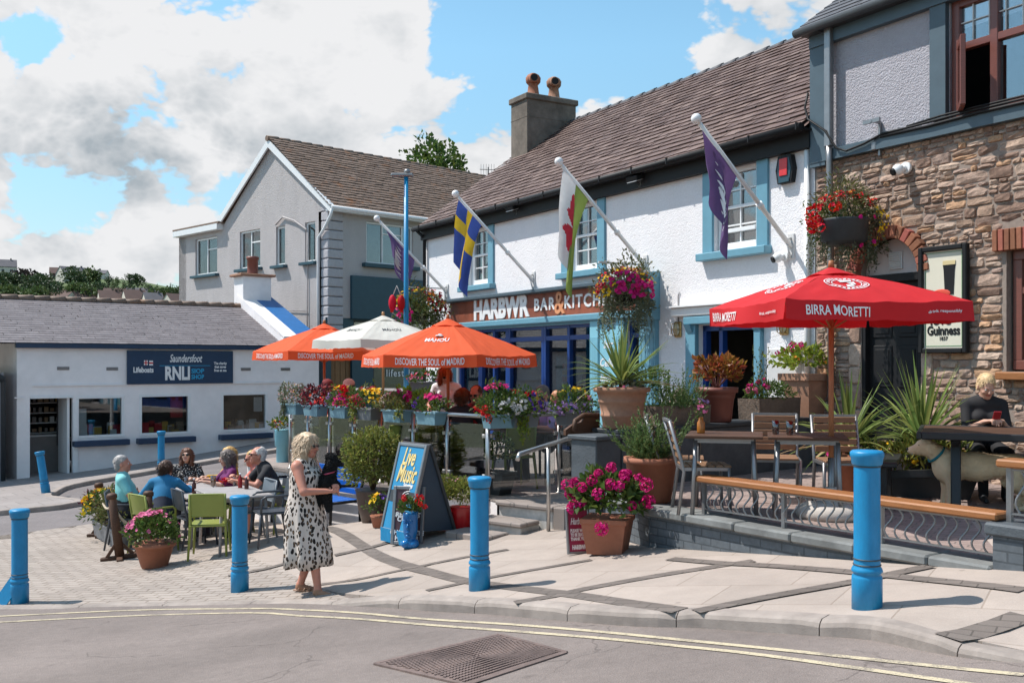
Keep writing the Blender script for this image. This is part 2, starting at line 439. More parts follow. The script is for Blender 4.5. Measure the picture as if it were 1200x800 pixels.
m_wdark = wood_mat('dark_stained_wood', (.085,.042,.025), .6)
m_pole = wood_mat('umbrella_pole_wood', (.34,.13,.055), .5, ax=(10,10,1))
m_pole2 = wood_mat('pale_pole_wood', (.42,.22,.10), .5, ax=(10,10,1))
def boll_mat():
    k = N('bollard_blue_paint'); co = k.coord(); sc1 = k.noise(k.coord('Object', (1,1,.35)), 16, 6, .75); ch = k.noise(co, 34, 5, .8)
    c = k.vary((.006,.225,.46), k.rng(sc1, .3, .72, 1.08, .82)); c = k.mix(k.rng(ch, .70, .74, 0, .7), c, (.10,.11,.11)); c = k.mix(k.rng(k.noise(co, 7, 6, .8), .60, .80, 0, .28), c, (.20,.22,.22))
    return k.fin(c, k.rng(sc1, .3, .7, .28, .55), k.bump(ch, .12, .004), spec=.5)
m_boll = boll_mat()
m_soil = mat('potting_soil', (.04,.028,.02), .95, .3, 40)
# ------------------------------------------------------------------ camera, sun, sky
cam = bpy.data.cameras.new('camera'); camo = bpy.data.objects.new('camera', cam); COL.objects.link(camo)
cam.sensor_width = 36; cam.lens = 36*F/1200; cam.shift_y = (HY-400)/1200; cam.clip_end = 6000; cam.clip_start = .05
camo.location = (0, 0, 0); camo.rotation_euler = (R(90), 0, 0); sc.camera = camo
SUN_EL = R(57); SUN_H = Vector((-.97, .17, 0)).normalized()        # horizontal direction towards the sun
sun = bpy.data.lights.new('sun', 'SUN'); suno = bpy.data.objects.new('sun', sun); COL.objects.link(suno)
sun.energy = 4.3; sun.angle = R(.5); sun.color = (1, .955, .89)
ts = Vector((SUN_H.x*math.cos(SUN_EL), SUN_H.y*math.cos(SUN_EL), math.sin(SUN_EL)))
suno.rotation_euler = ts.to_track_quat('Z', 'Y').to_euler(); suno.location = (0, 0, 30)
w = bpy.data.worlds.new('World'); sc.world = w; w.use_nodes = True
k = N.__new__(N); k.t = w.node_tree; k.t.nodes.clear()
sky = k.n('TexSky', sky_type='NISHITA'); sky.sun_disc = False; sky.sun_elevation = SUN_EL
sky.sun_rotation = math.atan2(SUN_H.x, SUN_H.y); sky.air_density = 1.0; sky.dust_density = .25; sky.ozone_density = 1.2
bg = k.n('Background'); bg.inputs['Strength'].default_value = .15
skyc = k.n('HueSaturation'); skyc.inputs['Hue'].default_value = .478; skyc.inputs['Saturation'].default_value = 1.08; k.l(sky.outputs[0], skyc.inputs['Color'])
dirn = k.n('TexCoord').outputs['Generated']
sep = k.n('SeparateXYZ'); k.l(dirn, sep.inputs[0]); hz_ = k.rng(sep.outputs[2], 0, .30, .52, 1.0)
k.l(hz_, skyc.inputs['Value']); k.l(skyc.outputs[0], bg.inputs['Color'])
mp = k.n('Mapping'); mp.inputs['Scale'].default_value = (1, 1, 1.5); mp.inputs['Location'].default_value = (.13, .31, .07); k.l(dirn, mp.inputs[0]); cd = mp.outputs[0]
mp2 = k.n('Mapping'); mp2.inputs['Scale'].default_value = (1, 1, 1.5); mp2.inputs['Location'].default_value = (.075, .318, .130); k.l(dirn, mp2.inputs[0])
def cloud_noise(c):
    nz = k.n('TexNoise'); nz.inputs['Scale'].default_value = 6; nz.inputs['Detail'].default_value = 5; k.l(c, nz.inputs['Vector'])
    sm = k.n('VectorMath', operation='SCALE'); k.l(nz.outputs['Color'], sm.inputs[0]); sm.inputs['Scale'].default_value = .075
    ad = k.n('VectorMath', operation='ADD'); k.l(c, ad.inputs[0]); k.l(sm.outputs[0], ad.inputs[1])
    v = k.n('TexVoronoi', feature='F1'); v.inputs['Scale'].default_value = 11; v.inputs['Detail'].default_value = 3.2; v.inputs['Roughness'].default_value = .62; v.inputs['Lacunarity'].default_value = 2.3; v.normalize = True; k.l(ad.outputs[0], v.inputs['Vector'])
    puff = k.math('SUBTRACT', 1.0, k.math('MULTIPLY', v.outputs['Distance'], 1.55))
    return k.math('ADD', k.math('MULTIPLY', k.noise(c, 5.5, 8, .58), .55), k.math('MULTIPLY', puff, .45))
def sdir(px, py): return Vector(((px-600)/F, 1, (HY-py)/F)).normalized()
blobs = [(20,60,70,.30),(110,70,110,.55),(200,50,120,.6),(330,60,130,.6),(440,30,90,.5),(60,165,120,.6),(200,160,120,.62),(330,150,120,.6),(420,110,80,.45),
         (20,285,75,.6),(130,275,85,.62),(215,262,50,.4),(520,190,75,.45),(585,165,60,.5),(695,128,60,.6),(560,215,80,.5),(830,60,45,.10),(900,50,70,.55),(960,15,70,.5),(860,85,35,.3),
         (1100,-120,200,.3),(-300,150,300,.4),(-500,-100,300,.3)]
acc = None
for px, py, r, wt in blobs:
    d = sdir(px, py); dp = k.n('VectorMath', operation='DISTANCE'); k.l(dirn, dp.inputs[0]); dp.inputs[1].default_value = d
    rr = 1.25*r/F/(1+((px-600)/F)**2+((HY-py)/F)**2)**.5
    g = k.n('MapRange', interpolation_type='SMOOTHSTEP'); k.l(dp.outputs['Value'], g.inputs[0])
    for i, q in enumerate((rr*1.35, 0, 0, wt*.75)): g.inputs[i+1].default_value = q
    acc = g.outputs[0] if acc is None else k.math('ADD', acc, g.outputs[0])
acc = k.math('MINIMUM', acc, .45)
for px, py, r, wt in ((285,222,52,.62),(50,232,52,.58),(120,238,40,.45),(200,226,34,.4),(335,225,44,.45),(520,60,45,.4),(42,45,34,.62),(90,75,20,.3),(640,60,95,.7),(740,40,90,.7),(250,300,30,.3),(540,130,34,.3)):   # blue gaps
    dp = k.n('VectorMath', operation='DISTANCE'); k.l(dirn, dp.inputs[0]); dp.inputs[1].default_value = sdir(px, py); g = k.n('MapRange', interpolation_type='SMOOTHSTEP'); k.l(dp.outputs['Value'], g.inputs[0])
    for i, q in enumerate((1.3*r/F, 0, 0, wt)): g.inputs[i+1].default_value = q
    acc = k.math('SUBTRACT', acc, g.outputs[0])
n1 = cloud_noise(cd); n2 = cloud_noise(mp2.outputs[0])
dens = k.math('ADD', k.math('MULTIPLY', k.math('SUBTRACT', n1, .47), 2.7), acc)
cov = k.n('MapRange', interpolation_type='SMOOTHSTEP'); k.l(dens, cov.inputs[0])
for i, q in enumerate((.22, .36, 0, 1)): cov.inputs[i+1].default_value = q
shade = k.math('MULTIPLY', k.math('SUBTRACT', n2, n1), 2.2)            # denser towards the sun: the side in shade
thick = k.rng(dens, .40, 1.0, 0, .22)
sep = k.n('SeparateXYZ'); k.l(dirn, sep.inputs[0])
gacc = None                                                       # grey undersides of the big clouds
for px, py, r, wt in ((60,188,80,.7),(140,186,75,.75),(225,182,75,.75),(310,188,60,.5),(390,175,50,.3),(40,320,60,.35),(170,310,50,.3),(640,185,40,.25),(540,235,50,.3),(930,80,45,.3),(100,105,50,.22),(240,110,50,.2)):
    dp = k.n('VectorMath', operation='DISTANCE'); k.l(dirn, dp.inputs[0]); dp.inputs[1].default_value = sdir(px, py); g = k.n('MapRange', interpolation_type='SMOOTHSTEP'); k.l(dp.outputs['Value'], g.inputs[0])
    for i, q in enumerate((1.35*r/F, 0, 0, wt)): g.inputs[i+1].default_value = q
    gacc = g.outputs[0] if gacc is None else k.math('ADD', gacc, g.outputs[0])
gacc = k.math('MULTIPLY', k.math('MINIMUM', gacc, .85), k.rng(n2, .38, .60, .35, 1.25))
dk = k.math('ADD', k.math('ADD', k.math('ADD', shade, thick), -.02), gacc, True)
cc = k.mix(dk, (.98, .985, 1.0), (.47, .53, .58))
bc = k.n('Background'); k.l(cc, bc.inputs['Color']); bc.inputs['Strength'].default_value = .66
ms = k.n('MixShader'); k.l(cov.outputs[0], ms.inputs[0]); k.l(bg.outputs[0], ms.inputs[1]); k.l(bc.outputs[0], ms.inputs[2])
wo = k.n('OutputWorld'); k.l(ms.outputs[0], wo.inputs[0])
sc.view_settings.view_transform = 'Standard'; sc.view_settings.look = 'None'; sc.view_settings.exposure = .42; sc.view_settings.gamma = 1
try: sc.view_settings.use_curve_mapping = False
except Exception: pass
sc.cycles.use_denoising = True; sc.cycles.max_bounces = 6; sc.cycles.diffuse_bounces = 3; sc.cycles.glossy_bounces = 3; sc.cycles.transparent_max_bounces = 20; sc.cycles.adaptive_threshold = .02; sc.cycles.caustics_reflective = False; sc.cycles.caustics_refractive = False
# ------------------------------------------------------------------ ground
mb = MB()
NA, rad = 96, [0, 3, 6, 10, 15, 20, 26, 33, 42, 55, 75, 110, 180, 350, 800, 2500]
def far_z(x, y):
    r = math.hypot(x, y-12); t = sstep(35, 90, r)
    return (gz(x, y)-.3)*(1-t) + t*(-3.5)
vs = []; fs = []
for r in rad:
    for a in range(NA):
        t = 2*math.pi*a/NA; x, y = r*math.cos(t), 12+r*math.sin(t); vs.append((x, y, far_z(x, y)))
for i in range(len(rad)-1):
    for a in range(NA): fs.append((i*NA+a, i*NA+(a+1) % NA, (i+1)*NA+(a+1) % NA, (i+1)*NA+a))
mb.add(vs, fs, 0, True); setp(obj('ground', mb, m_ground), kind='structure')
sheet('road', [(-32,-9),(24,-9),(24,14),(-8,14),(-32,14)], rz, m_road, .6)
sheet('side_street', [(-32,14.002),(-1.5,14.002),(0,40),(-32,40)], rz, m_road2, .8)
# front kerb line, read off the photograph and laid on the ground
KP = [(0,712.5),(120,710),(240,708),(340,706),(440,703),(500,702),(570,705),(637,710),(743,717),(813,718),(868,721),(960,726),(1021,730),(1075,742),(1145,761),(1200,772)]
K = [G(*p) for p in KP]
K = [Vector((-15, 12.6, 0)), Vector((-9.5, 11.6, 0))] + K + [Vector((2.75, 4.2, 0)), Vector((3.3, 2.4, 0)), Vector((4.2, -1, 0)), Vector((5.2, -8, 0))]
Ks = smooth_poly(K, .12)
iw = min(range(len(Ks)), key=lambda i: (Ks[i]-K[6].xy).length)     # where block paving gives way to slabs
def inset(P, d):
    out = []
    for i, p in enumerate(P):
        t = (P[min(i+1, len(P)-1)]-P[max(i-1, 0)]).normalized(); out.append(p+Vector((-t.y, t.x))*d)
    return out
Ki = inset(Ks, .145)
# edge of the block paving against the side street
EP = [G(0,644,rz), G(106,614,rz), G(150,603,rz)]
E = [Vector((-14, 17.2)), Vector((-9, 15.9))]+[p.xy for p in EP]+[Vector((-6.2, 18.6)), Vector((-4.3, 19.4))]
TW0, TW1 = Vector((1.34, 9.75)), Vector((3.55, 6.68))              # face line of the right terrace wall
seam = [G(430,703).xy, G(380,690).xy, G(335,668).xy, G(300,655).xy, Vector((-4.6, 15.2)), Vector((-4.4, 19.3))]
ks0 = min(range(len(Ki)), key=lambda i: (Ki[i]-seam[0]).length)
sheet('block_paving', [p for p in Ki[:ks0+1:4]]+seam[1:]+E[::-1][1:], pz, m_block, .5, .12)
sheet('slab_pavement', [p for p in Ki[ks0::4]]+[Vector((6.5, -8)), Vector((6.0, 0)), Vector((5.2, 5)), Vector((4.6, 7.2)), Vector((3.0, 13)), Vector((-1, 19.3))]+seam[::-1][:-1], pz, m_slab, .4, .12)
mb = MB(); L = 0; i = 0
while i < len(Ks)-1:
    j = i; L = 0
    while j < len(Ks)-1 and L < .93: L += (Ks[j+1]-Ks[j]).length; j += 1
    vs = []
    for q in range(i, j+1):
        a, b = Ks[q], Ki[q]
        e = .012 if q in (i, j) else 0
        t = (Ks[min(q+1, len(Ks)-1)]-Ks[max(q-1, 0)]).normalized()*(.004 if q == i else (-.004 if q == j else 0))
        a = a+t; b = b+t; n = (b-a).normalized()
        for p, dz in ((a, -.25), (a, -.035-e), (a+n*.012, -.010-e), (a+n*.04, .004-e*.4), (b, .004-e*.4), (b, -.2)):
            vs.append((p.x, p.y, pz(p.x, p.y)+dz))
    n = j-i+1
    fs = [(6*q+r, 6*q+r+1, 6*q+r+7, 6*q+r+6) for q in range(n-1) for r in range(5)]+[(0,1,2,3,4,5), tuple(6*(n-1)+r for r in range(6))]
    mb.add(vs, fs); i = j
setp(obj('kerb', mb, m_kerb), kind='structure')
mb = MB()
L1 = [(-60,727),(0,722),(167,714.6),(292,713),(354,714.6),(417,718),(500,725.5),(600,731.7),(700,740),(800,750),(900,760),(1060,777),(1200,791)]
L2 = [(-60,735),(0,729),(167,721),(292,718),(354,721.7),(417,725),(500,732),(600,739.5),(700,747.5),(800,757.5),(900,768.5),(1110,798),(1200,811)]
for Ln in (L1, L2): strip_mb(mb, [G(*p, rz).xy for p in Ln], .05, rz, .005)
setp(obj('road_marking', mb, m_yellow), kind='structure')
BANDS = [([(375,618),(442,650),(500,669),(543,680),(600,688),(673,697),(733,706),(797,715)], .20),
         ([(603,706),(650,698),(680,691),(767,675),(850,662),(883,657)], .17), ([(500,692),(583,675),(693,656)], .12),
         ([(375,685),(475,667),(500,662),(545,653),(595,644)], .12), ([(785,655),(850,660.5),(900,663),(1001,671),(1200,692)], .16),
         ([(815,717),(900,700),(1000,682),(1089,664)], .17), ([(1110,748),(1200,722)], .22), ([(267,675),(310,667),(333,661)], .11), ([(392,651),(437,641),(470,632)], .11)]
for P, wd in BANDS:
    mb = MB(); strip_mb(mb, [G(*p).xy for p in P], wd*.82, pz, .0045+.001*BANDS.index((P, wd)))
    setp(obj('dark_paving_band', mb, m_band), kind='structure')
# pavement in front of the lifeboat shop, with its kerb
RN0 = Vector((-12.43, 25.0)); RND = Vector((.788, .616)); RNN = Vector((.616, -.788))
kf = [G(0,598,gz).xy, G(60,578,gz).xy, G(106,563,gz).xy]
ff = [Vector((-26, 15.0)), kf[0], kf[1], kf[2], Vector((-7.2, 26.6)), Vector((-5.2, 28.2)), Vector((-3.0, 30.2)), Vector((0, 33.0))]
ffs = smooth_poly(ff, .4); ffi = inset(ffs, .14)
sheet('far_pavement', ffi+[Vector((0, 37)), Vector((-30, 37)), Vector((-30, 16))], gz, m_fpav, .8, .15)
mb = MB()
vs = []
for a, b in zip(ffs, ffi):
    for p, dz in ((a, -.2), (a, -.01), (a*.9+b*.1, .004), (b, .004), (b, -.1)): vs.append((p.x, p.y, gz(p.x, p.y)+dz))
mb.add(vs, [(5*q+r, 5*q+r+1, 5*q+r+6, 5*q+r+5) for q in range(len(ffs)-1) for r in range(4)])
setp(obj('far_kerb', mb, m_kerb), kind='structure')
# cast-iron cover in the road
mc = [G(440,778,rz).xy, G(585,744,rz).xy, G(663,765,rz).xy, G(548,803,rz).xy]
ctr = sum(mc, Vector((0,0)))/4; czr = rz(ctr.x, ctr.y)
cv = thing('manhole_cover', 'rusty brown cast iron cover with raised wave studs set in the road', 'manhole cover', (ctr.x, ctr.y, czr))
m_iron = mat('rusty_cast_iron', (.19,.135,.118), .7, .3, 14, .4, 90, metal=.1, stain=.25)
def onr(p, dz): return Vector((p.x-ctr.x, p.y-ctr.y, rz(p.x, p.y)-czr+dz))
mb = MB(); mb.add([onr(p, .008) for p in mc]+[onr(p, -.05) for p in mc], [(0,1,2,3),(0,4,5,1),(1,5,6,2),(2,6,7,3),(3,7,4,0)])
obj('plate', mb, m_iron, cv)
mb = MB(); nU, nV = 34, 20
for i in range(nU):
    for j in range(nV):
        u, v = (i+.5+(.5 if j % 2 else 0))/(nU+.5), (j+.5)/nV
        if not (.03 < u < .97 and .04 < v < .96): continue
        p = (mc[0]*(1-u)+mc[1]*u)*(1-v)+(mc[3]*(1-u)+mc[2]*u)*v
        ux = (mc[1]-mc[0]).normalized(); c = onr(p, .010)
        a = math.atan2(v-.5, u-.5)+1.57
        mb.box(c, (.040, .016, .011), 0, math.atan2(ux.y, ux.x)+a)
obj('studs', mb, m_iron, cv)
mb = MB()
fr = [mc[0], mc[1], mc[2], mc[3]]
for i in range(4):
    a, b = fr[i], fr[(i+1) % 4]; mb.bar(onr(a, .004), onr(b, .004), .035, .016)
obj('frame', mb, m_iron, cv)
# ------------------------------------------------------------------ building helpers
def wall(mb, x0, x1, z0, z1, holes=(), y=0, dep=.15, mi=0, rmi=None, gable=None):
    """front face of a wall in the local XZ plane, facing -Y, with openings and their reveals"""
    rmi = mi if rmi is None else rmi
    xs = sorted({x0, x1, *[h[0] for h in holes], *[h[1] for h in holes]}); zs = sorted({z0, z1, *[h[2] for h in holes], *[h[3] for h in holes]})
    for a, b in zip(xs, xs[1:]):
        for c, d in zip(zs, zs[1:]):
            if any(h[0] <= (a+b)/2 <= h[1] and h[2] <= (c+d)/2 <= h[3] for h in holes): continue
            mb.add([(a,y,c),(b,y,c),(b,y,d),(a,y,d)], [(0,1,2,3)], mi)
    for a, b, c, d in [h[:4] for h in holes]:
        mb.add([(a,y,c),(a,y+dep,c),(a,y+dep,d),(a,y,d)], [(0,1,2,3)], rmi); mb.add([(b,y,c),(b,y+dep,c),(b,y+dep,d),(b,y,d)], [(3,2,1,0)], rmi)
        mb.add([(a,y,c),(b,y,c),(b,y+dep,c),(a,y+dep,c)], [(0,1,2,3)], rmi); mb.add([(a,y,d),(b,y,d),(b,y+dep,d),(a,y+dep,d)], [(3,2,1,0)], rmi)
def slates(mb, o, ux, us, Wd, Ln, sw, sh, seed=1, thick=.008, jit=.006, lift=.014, xclip=None):
    rng = random.Random(seed); o = Vector(o); ux = Vector(ux).normalized(); us = Vector(us).normalized(); n = ux.cross(us).normalized()
    rows = int(math.ceil(Ln/sh))
    for j in range(rows):
        s0 = j*sh; s1 = min(Ln, s0+sh*1.25); x = -sw*(.5 if j % 2 else 0)-rng.random()*.02
        xa, xb = (0, Wd) if xclip is None else xclip(s0+sh*.5)
        while x < xb:
            a, b = max(x+.002, xa), min(x+sw-.002, xb); x += sw*(1+rng.uniform(-.04, .04))
            if b-a < .02: continue
            d0 = rng.uniform(-jit, jit)*2; l0 = lift+rng.random()*jit; l1 = .003
            d1 = d0+rng.uniform(-jit, jit)
            p = [o+ux*a+us*(s0+d0)+n*l0, o+ux*b+us*(s0+d1)+n*(l0+rng.uniform(0, jit*.6)), o+ux*b+us*s1+n*l1, o+ux*a+us*s1+n*l1]
            q = [o+ux*a+us*(s0+d0)+n*(l0-thick*1.5), o+ux*b+us*(s0+d1)+n*(l0-thick*1.5)]
            mb.add(p+q, [(0,1,2,3),(4,5,1,0)])
def stones(mb, x0, x1, z0, z1, holes, seed, y=0, hmin=.05, hmax=.145, mi=0, clipf=None):
    rng = random.Random(seed)
    def one(a, b, c, d):
        w, h = b-a, d-c
        if w < .03 or h < .03: return
        cx, cz = (a+b)/2, (c+d)/2; pr = rng.uniform(.016, .036); m = 6; PP = (-1,-.84,-.3,.3,.84,1)
        tilt = rng.uniform(-.05, .05); vs = []; tx, tz = rng.uniform(-.02, .02), rng.uniform(-.02, .02)
        for jj in range(m):
            for ii in range(m):
                u, v = PP[ii], PP[jj]
                # rounded rectangle outline
                e = max(abs(u), abs(v)); rr = (abs(u)**7+abs(v)**7)**(1/7)
                q = e/rr if rr > 0 else 1
                k_ = 1+rng.uniform(-.07, .06) if e > .9 else 1+rng.uniform(-.03,.03)
                X = cx+u*q*w/2*k_; Z = cz+v*q*h/2*k_+u*tilt*w*.3
                Y = y-(pr+rng.uniform(-.007, .007)+u*tx*.6+v*tz*.6 if e < .9 else -.003)
                if .4 < e < .9: Y += .008
                vs.append((X, Y, Z))
        mb.add(vs, [(jj*m+ii, jj*m+ii+1, (jj+1)*m+ii+1, (jj+1)*m+ii) for jj in range(m-1) for ii in range(m-1)], mi, False)
    z = z0
    while z < z1:
        hh = rng.uniform(hmin, hmax); ze = min(z+hh, z1)
        segs = [(x0, x1)]
        for hx0, hx1, hz0, hz1 in holes:
            if hz0 < ze-.02 and hz1 > z+.02:
                ns = []
                for a, b in segs:
                    if hx1 <= a or hx0 >= b: ns.append((a, b)); continue
                    if hx0-a > .03: ns.append((a, hx0))
                    if b-hx1 > .03: ns.append((hx1, b))
                segs = ns
        for a, b in segs:
            x = a
            while x < b-.02:
                wd = hh*rng.uniform(1.1, 3.6); wd = max(.08, min(.44, wd))
                xe = x+wd
                if b-xe < .1: xe = b
                g = .004
                if hh > .10 and rng.random() < .32:
                    zm = z+hh*rng.uniform(.38, .6); one(x+g, xe-g, z+g, zm-g*.6); one(x+g, xe-g, zm+g*.6, ze-g)
                else: one(x+g, xe-g, z+g+rng.uniform(-.008, .008), ze-g+rng.uniform(-.012, .008))
                x = xe
        z = ze
def casement(name, parent, off, x0, x1, z0, z1, y, mfr, mgl, fr=.06, d=.07, vs=(), hs=(), bars=None, label=None):
    """frame with its panes; vs / hs: positions (0..1) of mullions and transoms"""
    mb = MB(off)
    mb.box(((x0+x1)/2, y, z0+fr/2), (x1-x0, d, fr), bev=.006); mb.box(((x0+x1)/2, y, z1-fr/2), (x1-x0, d, fr), bev=.006)
    mb.box((x0+fr/2, y, (z0+z1)/2), (fr, d-.003, z1-z0-2*fr), bev=.006); mb.box((x1-fr/2, y, (z0+z1)/2), (fr, d-.003, z1-z0-2*fr), bev=.006)
    for v in vs: mb.box((x0+(x1-x0)*v, y, (z0+z1)/2), (fr*.8, d-.012, z1-z0-2*fr), bev=.005)
    for h, a, b in hs: mb.box((x0+(x1-x0)*(a+b)/2, y+.001, z0+(z1-z0)*h), ((x1-x0)*(b-a)-fr*.9, d-.018, fr*.7), bev=.005)
    if bars:
        for bx0, bz0, bx1, bz1, wd in bars: mb.bar((bx0, y-.004, bz0), (bx1, y-.004, bz1), wd, d*.5, up=(0,1,0))
    f = obj(name, mb, mfr, parent)
    if label: f['label'] = label
    g = MB(off); g.box(((x0+x1)/2, y+.004, (z0+z1)/2), (x1-x0-fr*1.2, .008, z1-z0-fr*1.2))
    obj('pane', g, mgl, f); return f
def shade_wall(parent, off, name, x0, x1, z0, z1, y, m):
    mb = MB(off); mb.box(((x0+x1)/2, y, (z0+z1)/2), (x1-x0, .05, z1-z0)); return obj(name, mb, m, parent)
m_stone = None
def make_stone():
    k = N('rubble_stone'); co = k.coord(); i = k.island()
    cr = k.n('ValToRGB'); e = cr.color_ramp.elements
    cols = [(c[0]*1.20, c[1]*1.10, c[2]*1.02) for c in [(.235,.17,.14),(.19,.135,.11),(.36,.28,.23),(.29,.215,.17),(.39,.315,.265),(.26,.195,.165),(.40,.265,.175),(.33,.255,.215),(.27,.21,.185),(.35,.225,.16)]]
    e[0].color = (*cols[0], 1); e[1].position = 1; e[1].color = (*cols[-1], 1)
    for q, c in enumerate(cols[1:-1]): e.new((q+1)/(len(cols)-1)).color = (*c, 1)
    cr.color_ramp.interpolation = 'CONSTANT'; k.l(i, cr.inputs[0])
    a = k.noise(co, 11, 7, .7); b = k.noise(co, 45, 5, .7)
    c = k.vary(cr.outputs[0], k.math('MULTIPLY', k.rng(a, .3, .7, .72, 1.25), k.rng(b, .3, .7, .85, 1.14)))
    return k.fin(c, .9, k.bump(k.math('ADD', a, k.math('MULTIPLY', b, .5)), .7, .02), spec=.2)
m_stone = make_stone()
# ------------------------------------------------------------------ the pub (white range)
P1 = Vector((4.26, 14.0)); PROT = math.atan2(-.857, .515)
PX = Vector((.515, -.857)); PN = Vector((.857, .515))              # local x (to the right along the front) and y (into the house)
def PW(x, y, z): q = P1+PX*x+PN*y; return Vector((q.x, q.y, z))
ZL = -1.72                                                         # floor of the lower terrace
def PF(px, py, y=0):                  # pixel -> local x, z on the plane at depth y of the front
    u = (px-600)/F; o = P1+PN*y; s = (o.x-u*o.y)/(-(PX.x)+u*(PX.y)) ; Y = o.y+PX.y*s
    return s, (HY-py)/F*Y
pub = thing('pub', 'long white pebbledash pub with purple slate roof, blue window surrounds and brown shop sign', 'pub', (P1.x, P1.y, ZL), PROT)
PO = (0, 0, -ZL); PL_, PR_ = -12.42, 0
wins = [(-2.06, -1.10), (-6.12, -5.16), (-10.2, -9.24)]
holes = [(a, b, 1.76, 3.04) for a, b in wins]+[(-10.72, -5.32, ZL+.02, .74), (-4.28, -3.86, ZL+.02, .74), (-2.42, -1.12, ZL+.02, .60)]
mb = MB(PO); wall(mb, PL_, PR_, ZL-.8, 3.32, holes, 0, .22)
mb.add([(PL_,0,ZL-.8),(PL_,7.6,ZL-.8),(PL_,7.6,3.3),(PL_,3.8,6.1),(PL_,0,3.3)], [(0,1,2,3,4)], 1)  # unseen gable end, darkened to keep its glare out of the lifeboat shop window
mb.add([(PR_-.01,0,ZL-.8),(PR_-.01,7.6,ZL-.8),(PR_-.01,7.6,3.3),(PR_-.01,3.8,6.1),(PR_-.01,0,3.3)], [(4,3,2,1,0)])
mb.add([(PL_,7.6,ZL-.8),(PR_,7.6,ZL-.8),(PR_,7.6,3.3),(PL_,7.6,3.3)], [(0,1,2,3)])
obj('wall', mb, [m_white, m_chim], pub)
mb = MB(PO)
us = Vector((0, 3.8+.25, 2.8+.18)); Lr = us.length
slates(mb, (PL_-.12, -.25, 3.30), (1,0,0), us, 12.46, Lr, .28, .20, 5, jit=.011, lift=.022)
mb.add([(PL_-.1,-.2,3.30),(.0,-.2,3.30),(.0,3.8,6.22),(PL_-.1,3.8,6.22)], [(0,1,2,3)]); mb.add([(PL_-.1,7.9,3.24),(.0,7.9,3.24),(.0,3.8,6.22),(PL_-.1,3.8,6.22)], [(3,2,1,0)])
roof = obj('roof', mb, m_slate_pub, pub, recalc=False)
mb = MB(PO); x = PL_-.1; rr = random.Random(3)
while x < 0:
    L = .44; mb.tube([(x,3.8,6.22),(min(x+L, .0),3.8,6.235)], [.085,.10], 8); x += L
obj('ridge_tiles', mb, m_slate_dk, roof)
mb = MB(PO)   # fascia board and gutter
mb.box(((PL_+PR_)/2-.02, -.06, 3.145), (PR_-PL_+.04, .12, .25)); mb.box((PL_/2-.02, -.13, 3.26), (-PL_+.1, .26, .03))
mb.tube([(PL_-.12, -.29, 3.285), (.02, -.29, 3.285)], .058, 10); 
for i in range(14): mb.box((PL_+.3+i*.93, -.29, 3.29), (.025, .126, .10))
mb.tube([(PL_+.08,-.29,3.25),(PL_+.08,-.07,3.05),(PL_+.08,-.07,ZL)], .042, 8)
obj('gutter', mb, m_black, pub)
mb = MB(PO); mb.tube([(-.10,-.05,3.0),(-.10,-.05,ZL+.3)], .04, 8); obj('downpipe', mb, m_wht, pub)
for wi, (a, b) in enumerate(wins):
    mb = MB(PO)
    mb.box((a-.115, -.018, 2.35), (.23, .05, 1.46), bev=.006); sr = obj('window_surround', mb, m_blue, pub)
    mb = MB(PO); mb.box((b+.115, -.018, 2.35), (.23, .05, 1.46), bev=.006); obj('window_surround', mb, m_blue, pub)
    mb = MB(PO); mb.box(((a+b)/2, -.035, 1.675), (b-a+.56, .23, .12), bev=.012); obj('sill', mb, m_blue, sr)
    mb = MB(PO); x0, x1, z0, z1 = a+.01, b-.01, 1.76, 3.03; y = .13
    for cx in (x0+.06, x1-.06): mb.box((cx, y, (z0+z1)/2), (.12, .10, z1-z0), bev=.006)
    mb.box(((x0+x1)/2, y, z0+.055), (x1-x0-.24, .10, .11), bev=.006); mb.box(((x0+x1)/2, y, z1-.04), (x1-x0-.24, .10, .08), bev=.006)
    zm = 2.42
    mb.box(((x0+x1)/2, y-.006, zm), (x1-x0-.24, .09, .05), bev=.005)
    mb.box(((x0+x1)/2, y, (z0+z1)/2), (.024, .05, z1-z0-.2)); 
    for zz in ((z0+.11+zm)/2, (z1-.08+zm)/2): mb.box(((x0+x1)/2, y+.002, zz), (x1-x0-.24, .044, .022))
    if wi == 0: mb.box(((x0+x1)/2, y-.02, z0+.30), (x1-x0-.24, .09, .06), bev=.005)
    f = obj('window', mb, m_wht, pub)
    g = MB(PO); g.box(((x0+x1)/2, y+.01, (z0+z1)/2), (x1-x0-.2, .006, z1-z0-.15)); obj('pane', g, m_glass_up, f)
    mb = MB(PO); n = 18
    mb.grid(lambda u, v: Vector((x0+.1+(x1-x0-.2)*u, .27+.025*math.sin(u*n*2.2), 2.45+.6*v)), 60, 1); obj('curtain', mb, m_offw, f)
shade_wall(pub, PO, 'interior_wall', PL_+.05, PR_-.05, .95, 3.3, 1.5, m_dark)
mb = MB(PO); mb.box((PL_/2, 1.9, .98), (-PL_-.1, 3.2, .05)); mb.box((PL_/2, 3.6, -.4), (-PL_-.1, .05, 2.8)); obj('interior', mb, mat('bar_room', (.10,.085,.07), .9, .3, 2), pub)
